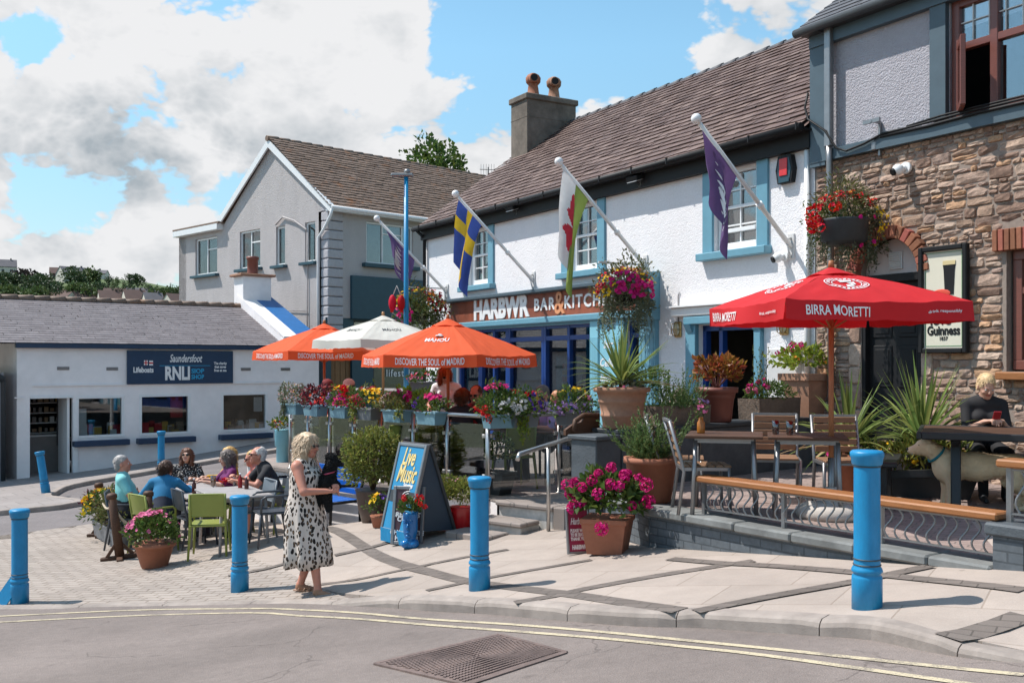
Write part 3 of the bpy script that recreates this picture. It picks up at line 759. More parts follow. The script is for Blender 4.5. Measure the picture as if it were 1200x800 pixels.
# shop front: sign board, cornice, pilasters, blue folding doors
mb = MB(PO)
mb.box((-7.3, -.11, 1.44), (7.7, .24, .07), bev=.01); mb.box((-7.3, -.06, 1.415), (7.6, .14, .05))
obj('sign_cornice', mb, m_tealgrey, pub)
mb = MB(PO); mb.box((-7.3, -.07, .85), (7.5, .18, .13), bev=.02); mb.box((-7.3, -.02, .77), (7.4, .06, .06)); obj('frieze', mb, m_blue, pub)
sg = MB(PO)
m_sign = mat('rusty_brown_sign', (.275,.072,.034), .6, .28, 3.5, .15, 40, stain=.3, isl=.15)
xx = -10.95; rr = random.Random(8)
for k_ in range(9):
    x1 = min(xx+rr.uniform(.65, 1.05), -3.95) if k_ < 8 else -3.95
    sg.box(((xx+x1)/2, -.055, 1.155), (x1-xx-.004, .05, .475), 0); xx = x1
    if xx >= -3.96: break
sb = obj('sign_board', sg, m_sign, pub)
mb = MB(PO)
text_mesh('HARBWR', .60, 0, mb, Matrix.Translation((-8.63, -.088, 1.155)), .012, .03, width=2.34)
text_mesh('BAR', .34, 0, mb, Matrix.Translation((-6.88, -.086, 1.155)), .008, .008, space=1.25, width=.76)
text_mesh('KITCHEN', .34, 0, mb, Matrix.Translation((-5.30, -.086, 1.155)), .008, .008, space=1.2, width=1.70)
obj('lettering', mb, m_wht, sb)
mb = MB(PO); text_mesh('&', .62, 0, mb, Matrix.Translation((-6.33, -.089, 1.15)), .01, .008, width=.36); obj('ampersand', mb, mat('pale_orange_paint', (.72,.30,.14), .5, .08), sb)
def pilaster(x0, x1, corb=True, m=m_blue):
    mb = MB(PO); cx = (x0+x1)/2; w_ = x1-x0
    mb.box((cx, -.05, ZL+.15), (w_+.06, .14, .3), bev=.01); mb.box((cx, -.04, (ZL+.3+.78)/2), (w_, .10, .78-ZL-.3), bev=.006)
    for q in range(4): mb.box((x0+w_*(q+.5)/4, -.092, (ZL+.5+.55)/2), (w_*.10, .012, .5-ZL-.6), bev=.004)
    if corb:
        prof = [(0,.72),(-.12,.74),(-.17,.80),(-.17,.88),(-.12,.95),(-.14,1.05),(-.22,1.12),(-.25,1.25),(-.25,1.42),(-.30,1.46),(-.30,1.52),(0,1.56)]
        mb.prism([(cx-w_/2-.03, y, z) for y, z in prof], (w_+.06, 0, 0))
    return obj('pilaster', mb, m, pub)
pilaster(-3.86, -3.42); pilaster(-11.12, -10.80, False)
pilaster(-5.32, -5.06, False, m_lblue); pilaster(-4.52, -4.28, False, m_lblue)
mb = MB(PO); mb.box((-4.79, -.03, -.45), (.54, .06, 2.3), bev=.006); pn = obj('blue_panel', mb, m_lblue, pub)
mb = MB(PO)
for tx, z, s_ in (('bar', .33, .2), ('Cellar', .0, .21), ('kitchen', -.28, .16)): text_mesh(tx, s_, 0, mb, Matrix.Translation((-4.79, -.063, z)), .003, .004, shear=.3)
obj('lettering', mb, m_wht, pn)
mb = MB(PO); mb.box((-3.66, -.33, 1.53), (.62, .12, .05), bev=.01); obj('corbel_cap', mb, m_offw, pub)
def glazed(x0, x1, z0, z1, n, y=.10, trans=.25, wfr=.085):
    mb = MB(PO); zt = z1-trans
    mb.box(((x0+x1)/2, y, z1-.03), (x1-x0, .10, .06)); mb.box(((x0+x1)/2, y, zt), (x1-x0, .11, .09)); 
    for i in range(n+1):
        x = x0+(x1-x0)*i/n; x = min(max(x, x0+wfr/2), x1-wfr/2)
        mb.box((x, y-.004, (z0+z1)/2), (wfr*(1.5 if i % 3 == 2 else 1), .12, z1-z0), bev=.008)
    mb.box(((x0+x1)/2, y+.004, z0+.14), (x1-x0, .09, .28))
    f = obj('glazed_door', mb, m_royal, pub)
    g = MB(PO); g.box(((x0+x1)/2, y+.02, (z0+z1)/2), (x1-x0, .006, z1-z0)); obj('pane', g, m_glass, f); return f
glazed(-10.72, -9.72, ZL+.02, .74, 1); glazed(-9.72, -8.5, ZL+.02, .74, 2); glazed(-8.5, -7.1, ZL+.02, .74, 1); glazed(-7.1, -5.32, ZL+.02, .74, 2); glazed(-4.28, -3.86, ZL+.02, .74, 1)
# things one sees through the glass
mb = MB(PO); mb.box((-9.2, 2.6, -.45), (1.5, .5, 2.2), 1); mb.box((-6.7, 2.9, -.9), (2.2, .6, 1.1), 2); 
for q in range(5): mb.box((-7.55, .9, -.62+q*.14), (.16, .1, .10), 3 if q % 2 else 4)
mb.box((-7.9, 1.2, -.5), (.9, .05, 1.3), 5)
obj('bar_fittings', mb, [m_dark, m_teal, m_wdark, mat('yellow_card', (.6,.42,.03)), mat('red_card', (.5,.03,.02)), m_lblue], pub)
# door surround at the right end
mb = MB(PO)
mb.box((-2.54, -.03, (ZL+.62)/2), (.24, .10, .62-ZL), bev=.008); mb.box((-1.05, -.03, (ZL+.62)/2), (.14, .10, .62-ZL), bev=.008)
mb.box((-1.80, -.06, .68), (1.70, .16, .13), bev=.015)
for x in (-2.54, -1.05): mb.prism([(x-.07, 0, .44), (x-.07, -.10, .50), (x-.07, -.16, .62), (x-.07, 0, .62)], (.14, 0, 0))
ds = obj('door_surround', mb, m_blue, pub)
mb = MB(PO); mb.box((-1.5, -.07, .83), (2.9, .16, .15), bev=.02); mb.box((-1.5, -.10, .915), (2.98, .22, .025)); obj('door_cornice', mb, m_wht, ds)
mb = MB(PO)
for x in (-2.38, -2.0): mb.box((x, .14, (ZL+.6)/2), (.08, .10, .6-ZL))
mb.box((-1.77, .14, .55), (1.3, .1, .08)); obj('door_frame', mb, m_royal, ds)
mb = MB(PO); mb.box((-.52, -.012, -.55), (.72, .03, 1.5), bev=.004); mb.box((-.52, -.03, -.55), (.58, .012, 1.34)); obj('panel', mb, m_offw, pub)
mb = MB(PO); mb.box((-.75, -.03, -1.35), (1.4, .1, .7)); obj('plinth', mb, m_wall_dk, pub)
# chimney
CX0, CX1, CY0, CY1, CT = -12.4, -11.6, 2.45, 3.95, 6.85
mb = MB(PO); mb.box(((CX0+CX1)/2, (CY0+CY1)/2, 5.6), (CX1-CX0, CY1-CY0, 2.2), bev=.012)
mb.box(((CX0+CX1)/2, (CY0+CY1)/2, 6.76), (CX1-CX0+.10, CY1-CY0+.10, .15), bev=.02); mb.box(((CX0+CX1)/2, (CY0+CY1)/2, 6.25), (CX1-CX0+.012, CY1-CY0+.012, .015))
ch = obj('chimney', mb, m_chim, pub)
mb = MB(PO)
s0 = math.atan2(2.98, 4.05)
mb.bar((CX1+.012, CY0-.1, 5.06), (CX1+.012, CY1, 6.16), .02, .22, up=(1,0,0)); mb.box(((CX0+CX1)/2, CY0-.012, 5.1), (.86, .02, .22)); obj('lead_flashing', mb, m_galv, ch)
for cy in (2.88, 3.52):
    mb = MB(PO); c = (-12.0, cy, 6.83)
    mb.lathe([(.21,0),(.21,.06),(.16,.10),(.125,.34),(.15,.37)], 16, c)
    hood = []
    mb.lathe([(.15,.37),(.19,.42),(.20,.52),(.15,.60),(.07,.645),(0,.65)], 16, c)
    mb.tube([(c[0]+.14, c[1]-.07, c[2]+.47), (c[0]+.25, c[1]-.12, c[2]+.47)], [.12, .11], 12, 0, True)
    pt = obj('chimney_pot', mb, m_terra_old if cy > 3 else m_terra, ch)
    mb = MB(PO); mb.cyl((c[0]+.245, c[1]-.118, c[2]+.47), (c[0]+.254, c[1]-.122, c[2]+.47), .09, None, 12); obj('opening_shade_disc', mb, m_black, pt)  # black disc painted in as the shaded hollow of the pot
# ------------------------------------------------------------------ things fixed on the pub
def pub_thing(name, label, cat, px, py, group=None, y=0):
    x, z = PF(px, py, y); p = PW(x, y, z)
    return thing(name, label, cat, p, PROT, group), x, z
for px, py, lb in ((610, 246, 'black floodlight under the eaves between the striped flag and the green flag'), (755, 212, 'black floodlight under the eaves just left of the rightmost upper window')):
    t, x, z = pub_thing('floodlight', lb, 'floodlight', px, py, 'floodlights under the eaves')
    mb = MB(); mb.box((0, -.20, .03), (.30, .18, .09), bev=.01, rot=Matrix.Rotation(R(18), 3, 'X')); obj('lamp_housing', mb, m_black, t)
    mb = MB(); mb.box((0, -.205, -.022), (.26, .15, .01), rot=Matrix.Rotation(R(18), 3, 'X')); obj('lens', mb, m_wht, t)
    mb = MB(); mb.box((.02, -.06, -.06), (.09, .12, .14), bev=.01); obj('sensor', mb, m_offw, t)
t, x, z = pub_thing('alarm_box', 'dark blue hexagonal alarm box with a red label high on the white wall', 'alarm box', 924, 199)
mb = MB(); hexa = [(-.13,-.20),(-.165,.0),(-.12,.20),(.12,.20),(.165,0),(.13,-.20)]
mb.prism([(a, -.09, b) for a, b in hexa], (0, .09, 0)); obj('case', mb, m_black, t)
mb = MB(); mb.prism([(a*.8, -.096, b*.8) for a, b in hexa], (0, .012, 0)); mb.box((0, -.098, -.165), (.2, .012, .05)); obj('cover', mb, m_teal, t)
mb = MB(); mb.box((-.005, -.104, .03), (.15, .012, .25), bev=.004); obj('red_label', mb, mat('red_plastic', (.60,.03,.035), .4), t)
def cctv(name, label, p, rot, parent=None):
    t = thing(name, label, 'security camera', p, rot)
    mb = MB(); mb.cyl((0,0,0), (0,-.05,0), .075, .075, 16); mb.tube([(0,-.05,0),(0,-.10,-.02)], .035, 10); obj('bracket', mb, m_wht, t)
    mb = MB(); mb.ball((-.03,-.14,-.03), .075, 0, 16, 10); obj('camera_head', mb, m_wht, t)
    mb = MB(); mb.cyl((-.055,-.19,-.055), (-.066,-.213,-.066), .05, .045, 14); obj('lens', mb, m_black, t); return t
x, z = PF(921, 300); cctv('security_camera', 'white dome security camera below the rightmost flagpole on the white wall', PW(x, 0, z), PROT)
# bulkhead lamps
m_brass = mat('old_brass', (.42,.28,.11), .35, .2, 20, metal=.8); m_lampgl = mat('ribbed_lamp_glass', (.62,.52,.36), .25, .1, 30)
for px, py, lb in ((795.5, 386, 'brass bulkhead lamp on the white wall beside the blue pilaster'), (920, 382, 'brass bulkhead lamp on the white wall just left of the red umbrella pole')):
    t, x, z = pub_thing('bulkhead_lamp', lb, 'wall lamp', px, py, 'brass bulkhead lamps')
    mb = MB(); mb.lathe([(.085,-.012),(.085,.012)], 16, (0,0,0)); mb.M = Matrix.Rotation(R(90), 4, 'X')
    mb2 = MB(); mb2.box((0,-.02,0), (.17,.04,.26), bev=.015)
    for a in (-.055, 0, .055): mb2.tube([(a,-.03,-.11),(a,-.10,-.09),(a,-.115,0),(a,-.10,.09),(a,-.03,.11)], .007, 6)
    mb2.tube([(-.08,-.03,0),(-.06,-.11,0),(.06,-.11,0),(.08,-.03,0)], .007, 6); obj('cage', mb2, m_brass, t)
    mb3 = MB(); mb3.ball((0,-.05,0), (.068,.05,.105)); obj('glass', mb3, m_lampgl, t)
    mb4 = MB(); mb4.tube([(0,-.015,.12),(0,-.015,.55),(.03,-.015,.62)], .009, 6); obj('conduit', mb4, m_galv, t)
# flagpoles with flags
PURPLE = (.13,.075,.20)
def flagcloth(name, label, s_, patt, text, L0, L1, drop, squeeze, seed, Lt=.9, grp='flags on the pub front'):
    """limp cloth hanging from the sloping pole at local x = s_ of the front"""
    rng = random.Random(seed); base = Vector((s_, 0, 1.65)); tip = Vector((s_, -1.78, 3.26)); pd = (tip-base)
    t = thing('flag', label, 'flag', PW(s_, -1.2, 1.6), PROT, grp)
    off = Vector((s_, -1.2, 1.6)); ph = rng.random()*6
    def fn(u, v):   # u along the hoist from the tip downwards, v down the cloth
        h = base+pd*(L1+(L0-L1)*u)
        top = base+pd*L1
        d = drop*(.92+.16*u)*v
        yy = h.y+(base.y+pd.y*Lt-h.y)*squeeze*(1-(1-v)**2)
        a = u*2.6*math.pi+ph
        wob = .085*min(1, v*2.2)
        return Vector((h.x+wob*math.sin(a+v*.9)+.02*math.sin(v*7+ph), yy+wob*.6*math.cos(a*1.0+v), h.z-d-.03*math.sin(u*3.1)*v))-off
    nu, nv = 36, 44; mb = MB(); vs = [fn(i/nu, j/nv) for j in range(nv+1) for i in range(nu+1)]
    mats, pf = patt
    b = 0; mb.v = [tuple(v) for v in vs]
    for j in range(nv):
        for i in range(nu):
            mb.f.append([j*(nu+1)+i, j*(nu+1)+i+1, (j+1)*(nu+1)+i+1, (j+1)*(nu+1)+i]); mb.m.append(pf((i+.5)/nu, (j+.5)/nv)); mb.s.append(True)
    cl = obj('cloth', mb, mats, t, recalc=False)
    for tx, cu, cv_, size, rotv in text:
        tm = MB(); text_mesh(tx, 1, 0, tm, Matrix(), 0, .012, width=1, space=1.15)
        mx = max(abs(v[2]) for v in tm.v)
        if rotv: tm.v = [(-v[2], v[1], v[0]) for v in tm.v]     # reads down the cloth
        out = []
        for (x, y, z) in tm.v:
            if rotv: u, v = cu-x*size*.60, cv_+z*size
            else: u, v = cu+x*size, cv_-z*size*.8
            u = min(max(u, .01), .99); v = min(max(v, .01), .99)
            p = fn(u, v); n = (fn(u+.01, v)-p).cross(fn(u, v+.01)-p).normalized()
            vd = (PW(s_, -1.2, 1.6)).normalized(); 
            out.append(p+n*.006); 
        tm2 = MB(); tm2.v = [tuple(o) for o in out]; tm2.f = tm.f; tm2.m = tm.m; tm2.s = tm.s
        obj('lettering', tm2, m_wht, cl, recalc=False)
    return t
for s_, lb in ((-11.24, 'white flagpole with a ball tip at the far left end of the pub front'), (-7.4, 'white flagpole carrying the blue and yellow flag'),
               (-3.77, 'white flagpole carrying the green, white and red flag'), (-.43, 'white flagpole at the right end of the pub, holding a purple flag across the window')):
    t = thing('flagpole', lb, 'flagpole', PW(s_, 0, 1.65), PROT, 'flagpoles on the pub front')
    mb = MB(); mb.tube([(0,-.02,.02),(0,-1.78,1.61)], [.036,.029], 12); mb.tube([(0,-.60,.54),(0,-.66,.60)], .05, 12); obj('pole', mb, m_wht, t)
    mb = MB(); mb.ball((0,-1.81,1.64), .072, 0, 16, 10); obj('ball_finial', mb, m_wht, t)
    mb = MB(); mb.box((0,-.012,.03), (.12,.024,.36), bev=.004); mb.tube([(0,-.02,.15),(0,-.12,.12)], .02, 6); mb.tube([(0,-.03,-.14),(0,-.10,.06)], .016, 6); obj('wall_bracket', mb, m_offw, t)
    mb = MB(); mb.tube([(.03,-.5,.42),(.035,-1.0,.86),(.03,-1.7,1.56)], .004, 5); obj('halyard', mb, m_offw, t)
def cloth_mat(n, c): return mat(n, c, .75, .10, 8, .1, 200, trans=.3)
fl_p = cloth_mat('purple_cloth', PURPLE); fl_w = cloth_mat('white_cloth', (.72,.72,.72)); fl_b = cloth_mat('blue_cloth', (.045,.085,.33)); fl_y = cloth_mat('yellow_cloth', (.72,.47,.03))
fl_g = cloth_mat('green_cloth', (.20,.27,.06)); fl_r = cloth_mat('red_cloth', (.55,.03,.05))
flagcloth('flag', 'purple brewery flag hanging limp at the far left end of the pub', -11.24, ([fl_p], lambda u, v: 0), [('BREWERY', .42, .5, .85, True)], .48, .92, .75, .4, 2, .7)
flagcloth('flag', 'blue flag with a broad yellow cross hanging beside the leftmost upper window', -7.4, ([fl_b, fl_y], lambda u, v: 1 if (abs(u-.5) < .12 or abs(v-.36) < .10) else 0), [], .68, .97, 1.35, .6, 5, 1.04)
def drag(u, v):
    c = (u-.5)/.40, (v-.5)/.36; r = math.hypot(*c); a = math.atan2(c[1], c[0])
    if r < .55+.35*math.sin(3*a+.7)+.18*math.sin(7*a): return 2
    return 0 if u > .5 else 1
flagcloth('flag', 'white and green flag with a red dragon hanging beside the middle upper window', -3.77, ([fl_g, fl_w, fl_r], drag), [], .68, .97, 1.55, .6, 9, 1.0)
flagcloth('flag', 'purple brewery flag hanging limp in front of the rightmost upper window', -.43, ([fl_p], lambda u, v: 0), [('BREWERY', .45, .5, .80, True)], .60, .97, 1.10, .6, 12, .76)
# ------------------------------------------------------------------ the stone house at the right
sh = thing('stone_house', 'rubble stone house with arched black door and grey rendered upper floor at the right', 'house', PW(0, 0, ZL), PROT)
SO = (0, 0, -ZL); SX1 = 6.5; ZD = -1.42
door_h = (.80, 1.72, ZD, 1.14); win_h = (2.86, 5.2, -.10, 1.30)
mb = MB(SO)
archc, archr = 1.26, .46
wall(mb, .02, SX1, ZL-.6, 2.80, [(.80, 1.72, ZD, 1.62), win_h], 0, .18)
obj('wall', mb, m_mortar, sh)
mb = MB(SO)
zs = []
for zz in [1.14+i*.08 for i in range(7)]:                           # stepped clearance for the arch ring
    h = max(0, zz-1.14); wv = math.sqrt(max(0, (.62)**2-h*h)); zs.append((archc-wv, archc+wv, zz, zz+.08))
stones(mb, .04, SX1, ZD-.3, 2.80, [(.62, 1.88, ZD-.3, 1.14), (win_h[0]-.04, win_h[1]+.04, -.10, 1.58)]+zs, 11)
obj('stone_facing', mb, m_stone, sh)
rr = random.Random(4)                                  # long jamb stones beside the door
for x0, x1, z0, z1 in ((.60, .80, ZD, 1.14), (1.72, 1.90, ZD, 1.14)):
    mb = MB(SO); stones(mb, x0, x1, z0, z1, [], int(x0*10), -.01, .18, .34); obj('jamb_stones', mb, m_stone, sh)
mb = MB(SO)
n = 17
for i in range(n):
    a = math.pi*(i+.5)/n; r0, r1 = .465, .64
    c = Vector((archc+math.cos(a)*(r0+r1)/2, -.045, 1.14+math.sin(a)*(r0+r1)/2))
    mb.box(c, (r1-r0-.01, .12, math.pi*.55/n-.014), 0, Matrix.Rotation(-a, 3, 'Y'), bev=.008)
obj('brick_arch', mb, m_brickred, sh)
mb = MB(SO)
for i in range(34):
    x = win_h[0]-.10+i*.075
    if x > win_h[1]+.1: break
    mb.box((x, -.03, 1.42), (.064, .10, .25), 0, Matrix.Rotation(rr.uniform(-.02, .02), 3, 'Y'), bev=.007)
obj('brick_lintel', mb, m_brickred, sh)
mb = MB(SO); pts = [(archc+math.cos(math.pi*i/20)*.47, .10, 1.14+math.sin(math.pi*i/20)*.47) for i in range(21)]
mb.prism(pts, (0, .05, 0)); obj('tympanum', mb, mat('pinkish_white_render', (.60,.52,.50), .8, .06, 4, .2, 40), sh)
mb = MB(SO); mb.box((archc+.02, .085, 1.33), (.20, .03, .22))
for i in range(8): mb.box((archc+.02, .066, 1.245+i*.025), (.17, .014, .012), 0, Matrix.Rotation(.5, 3, 'X'))
obj('vent_grille', mb, m_offw, sh)
mb = MB(SO); mb.box((archc, .13, (ZD+1.14)/2), (.92, .05, 1.14-ZD)); mb.box((archc, .05, 1.10), (.92, .12, .10))
for cx in (archc-.20, archc+.20):
    for z0, z1 in ((ZD+.2, ZD+.95), (ZD+1.1, ZD+1.65), (ZD+1.75, ZD+2.35)):
        mb.box((cx, .10, (z0+z1)/2), (.30, .02, z1-z0), bev=.008); mb.box((cx, .088, (z0+z1)/2), (.22, .014, z1-z0-.10), bev=.006)
for cx in (archc-.44, archc+.44): mb.box((cx, .06, (ZD+1.05)/2), (.07, .10, 1.05-ZD))
dr = obj('door', mb, m_black, sh)
mb = MB(SO); mb.ball((archc+.34, .06, -.35), .03); obj('door_knob', mb, m_brass, dr)
casement('window', sh, SO, win_h[0]+.03, win_h[1], win_h[2]+.02, win_h[3], .13, m_brown, m_glass, .11, .10, (.36, .68), ((.66, 0, .36), (.66, .36, .68), (.66, .68, 1)), label='brown framed ground floor window')
mb = MB(SO); mb.box(((win_h[0]+win_h[1])/2, -.04, -.15), (win_h[1]-win_h[0]+.1, .22, .09), bev=.01); obj('sill', mb, m_oak, sh)
# rendered upper floor
up_h = (2.14, 5.6, 2.94, 4.40)
mb = MB(SO); wall(mb, .26, SX1, 2.90, 4.42, [up_h], -.02, .16)
obj('upper_wall', mb, m_grey2, sh)
mb = MB(SO)
mb.box((.13, -.05, 3.60), (.27, .10, 1.75)); mb.box((SX1/2, -.055, 2.855), (SX1, .11, .15)); mb.box((SX1/2, -.055, 4.47), (SX1, .13, .17)); mb.box((2.02, -.045, 3.70), (.22, .10, 1.42))
obj('painted_band', mb, m_tealgrey, sh)
mb = MB(SO); mb.box((.10, -.1, 4.60), (.3, .3, .1)); mb.tube([(-.12,-.27,4.60),(SX1,-.27,4.60)], .06, 10); mb.box((SX1/2, -.14, 4.575), (SX1+.1, .24, .03)); obj('gutter', mb, m_char, sh)
mb = MB(SO); mb.box((.37, -.14, 3.78), (.105, .09, 1.66), bev=.01); mb.tube([(.37,-.14,2.97),(.37,-.13,2.75),(.37,-.10,1.2),(.37,-.10,ZL+.4)], .045, 8); obj('downpipe', mb, m_galv, sh)
mb = MB(SO); us = Vector((0, 4.2, 3.0)); slates(mb, (-.16, -.28, 4.62), (1,0,0), us, SX1+.2, us.length, .28, .2, 7)
mb.add([(-.12,-.2,4.60),(SX1,-.2,4.60),(SX1,3.9,7.55),(-.12,3.9,7.55)], [(0,1,2,3)])
obj('roof', mb, m_slate_dk, sh, recalc=False)
mb = MB(SO); mb.add([(-.02,0,ZL),(-.02,7.6,ZL),(-.02,7.6,4.6),(-.02,3.9,7.5),(-.02,0,4.6)], [(0,1,2,3,4)]); mb.add([(SX1,0,ZL),(SX1,7.6,ZL),(SX1,7.6,4.6),(SX1,3.9,7.5),(SX1,0,4.6)], [(4,3,2,1,0)]); mb.add([(0,7.6,ZL),(SX1,7.6,ZL),(SX1,7.6,4.6),(0,7.6,4.6)], [(0,1,2,3)])
obj('gable_wall', mb, m_grey2, sh)
# brown casements upstairs with one leaf open
x0, x1, z0, z1 = up_h
mb = MB(SO); y = .05; fr = .10
for xx in (x0+.06, x0+.56, x0+1.55, x0+2.5, x1-.06): mb.box((xx, y, (z0+z1)/2), (fr, .10, z1-z0), bev=.008)
for zz in (z0+.06, z1-.05, z0+.88): mb.box(((x0+x1)/2, y+.003, zz), (x1-x0, .09, .09), bev=.008)
uw = obj('window', mb, m_brown, sh); uw['label'] = 'brown upper window with one casement open'
g = MB(SO)
g.box((x0+1.06, y+.01, z0+.47), (.92, .006, .78)); g.box((x0+2.5, y+.01, z0+.47), (1.8, .006, .78)); g.box(((x0+x1)/2, y+.012, z0+1.16), (x1-x0-.1, .006, .50)); obj('pane', g, m_glass_up, uw)
mb = MB(SO)
for q in range(1, 16): mb.box((x0+.06+q*.21, y-.005, z0+1.16), (.012, .02, .50))
mb.box(((x0+x1)/2, y-.005, z0+1.17), (x1-x0-.1, .02, .012)); obj('leading', mb, m_offw, uw)
ca = R(-50); cm = Matrix.Translation((x0+.11, y-.05, 0)) @ Matrix.Rotation(ca, 4, 'Z')
mb = MB(SO); mb.M = mb.M @ cm; wl = .47
for xx in (.04, wl-.04): mb.box((xx, 0, z0+.49), (.075, .06, .82), bev=.006)
for zz in (z0+.11, z0+.86): mb.box((wl/2, 0, zz), (wl-.17, .058, .085), bev=.006)
lf = obj('open_casement', mb, m_brown, uw)
mb = MB(SO); mb.M = mb.M @ cm; mb.box((wl/2, .0, z0+.53), (wl-.1, .006, .8)); obj('pane', mb, m_glass, lf) if False else obj('casement_pane', mb, m_glass, uw)
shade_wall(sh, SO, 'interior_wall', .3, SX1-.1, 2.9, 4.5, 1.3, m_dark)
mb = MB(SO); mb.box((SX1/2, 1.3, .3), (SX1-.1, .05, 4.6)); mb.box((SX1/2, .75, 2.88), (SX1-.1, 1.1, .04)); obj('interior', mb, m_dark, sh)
# fittings on the stone house
def st(name, label, cat, px, py, y=0, group=None):
    x, z = PF(px, py, y); return thing(name, label, cat, PW(x, y, z), PROT, group)
x, z = PF(1062, 197, -.05); cctv('security_camera', 'white dome security camera on the stone wall under the rendered floor', PW(x, -.03, z), PROT)
t = st('wall_bracket', 'grey steel T-shaped bracket on the rendered upper wall', 'bracket', 1030, 150, -.03)
mb = MB(); mb.box((.03,-.02,-.16), (.03,.03,.42)); mb.box((.03,-.10,.06), (.03,.2,.03)); mb.box((.03,-.18,.06), (.26,.03,.05)); mb.box((-.02,-.06,-.24), (.07,.06,.11), bev=.01); obj('bracket_arm', mb, m_galv, t)
t = thing('cable', 'black cables running along the teal band under the open window', 'cable', PW(0, 0, 2.86), PROT)
mb = MB()
mb.tube([(-.10,-.03,.95),(-.14,-.05,.75),(-.02,-.12,.55),(.36,-.2,.30),(.5,-.15,.05),(.66,-.14,-.02),(.95,-.14,.02),(1.25,-.13,.10),(1.7,-.13,.10),(2.4,-.13,.12),(SX1,-.13,.10)], .016, 6)
mb.tube([(1.2,-.12,.07),(1.9,-.13,.06),(2.6,-.13,.08),(SX1,-.13,.05)], .02, 6); mb.tube([(1.6,-.12,.12),(2.1,-.13,.15),(2.9,-.13,.15),(SX1,-.13,.15)], .014, 6)
obj('cable_run', mb, m_black, t)
pa = PF(1083, 291)[0]; pb = PF(1140, 291)[0]; zt, zb = 1.43, .12
t = thing('framed_poster', 'black framed pub poster with a dark stout glass on the stone wall', 'poster', PW((pa+pb)/2, -.05, zb), PROT)
w_ = pb-pa; h_ = zt-zb
mb = MB()
for sx in (-1, 1): mb.box((sx*(w_/2-.03), -.04, h_/2), (.06, .08, h_), bev=.01)
for zz in (.03, h_-.03): mb.box((0, -.04, zz), (w_-.12, .078, .06), bev=.01)
obj('frame', mb, m_black, t)
mb = MB(); mb.box((0, -.02, h_/2), (w_-.1, .03, h_-.1)); pp = obj('paper', mb, mat('cream_paper', (.66,.62,.50), .6, .04), t)
mb = MB()
for sx in (-1, 1): mb.box((sx*(w_/2-.085), -.037, h_/2), (.008, .003, h_-.18))
for zz in (.085, h_-.085): mb.box((0, -.037, zz), (w_-.17, .003, .008))
obj('border_line', mb, mat('green_ink', (.12,.26,.12)), pp)
mb = MB(); ix = .08; gz0 = h_-.60
prof = [(ix-.058, gz0), (ix+.058, gz0), (ix+.075, gz0+.30), (ix+.085, gz0+.36), (ix-.085, gz0+.36), (ix-.075, gz0+.30)]
mb.prism([(a, -.042, b) for a, b in prof], (0, .005, 0)); obj('stout_glass', mb, m_black, pp)
mb = MB(); mb.prism([(a, -.045, b) for a, b in ((ix-.084,gz0+.36),(ix+.084,gz0+.36),(ix+.086,gz0+.41),(ix-.086,gz0+.41))], (0, .006, 0)); obj('foam', mb, mat('cream_foam', (.62,.5,.26)), pp)
mb = MB(); mb.ball((ix-.10, -.040, gz0+.02), (.13,.006,.05)); mb.ball((ix-.20, -.040, gz0-.02), (.09,.006,.045)); obj('red_shape', mb, mat('red_ink', (.62,.06,.03)), pp)
mb = MB()
text_mesh('love', .17, 0, mb, Matrix.Translation((-.04, -.039, .40)), .002, .005); text_mesh('Guinness', .155, 0, mb, Matrix.Translation((0, -.039, .27)), .002, .005, width=w_-.22)
text_mesh('1837', .06, 0, mb, Matrix.Translation((0, -.039, .175)), .002, .001); obj('lettering', mb, m_black, pp)
# ------------------------------------------------------------------ grey house with the teal shop
GC = Vector((-5.9, 32.0)); GROT = R(45)         # corner; local x = along the teal front (to the right), y = back along the gable
zb = -2.6
gh = thing('grey_house', 'grey lilac pebbledash gabled house with brown tiled roof and a teal shop below', 'house', (GC.x, GC.y, zb), GROT)
GO = (0, 0, -zb); GL, GW, AP = 10.6, 6.8, 7.62; EV = 5.05
ow = [(1.55, 4.05, 1.95, 4.3)]
mb = MB(GO)
wall(mb, .55, GL, 1.46, EV, [(1.5, 3.5, 3.30, 4.70)], 0, .16)
mb.add([(GL,0,zb),(GL,GW,zb),(GL,GW,EV),(GL,GW/2,AP),(GL,0,EV)], [(0,1,2,3,4)]); mb.add([(0,GW,zb),(GL,GW,zb),(GL,GW,EV),(0,GW,EV)], [(0,1,2,3)])
obj('front_wall', mb, m_grey, gh)
# gable side faces local -x: build in a rotated frame (x' along -y)
GM = Matrix.Translation((0, 0, -zb)) @ Matrix.Translation((0, 10.2, 0)) @ Matrix.Rotation(R(-90), 4, 'Z')
gx = lambda y: 10.2-y                            # gable frame x' measured from the far (left) end
gh_w = [(gx(3.55)-.02, gx(2.25)+.02)]
def gpx(px, py):                                 # pixel -> (y along the gable, z)
    u = (px-600)/F; t_ = (GC.x-u*GC.y)/(.7071*(1+u)); Y = GC.y+.7071*t_; return t_, (HY-py)/F*Y
gw = []
for (a, b, t0, t1) in ((229, 254.5, 280, 322), (281, 305, 271, 314.5), (323.5, 334, 265, 311), (357.5, 369.5, 260, 307)):
    ya, z_t = gpx(a, t0); yb, _ = gpx(b, t0); _, z_b = gpx((a+b)/2, t1); gw.append((gx(ya), gx(yb), z_b, z_t-.03))
mb = MB(); mb.M = GM
wall(mb, 0, 9.65, zb, 4.9, gw, 0, .16)
mb.add([(gx(6.8),0,4.9),(gx(.55),0,4.9),(gx(.0),0,4.9),(gx(0),0,5.0),(gx(3.4),0,AP-.05),(gx(6.8),0,5.0)], [(0,1,2,3,4,5)])
obj('gable_wall', mb, m_grey, gh)
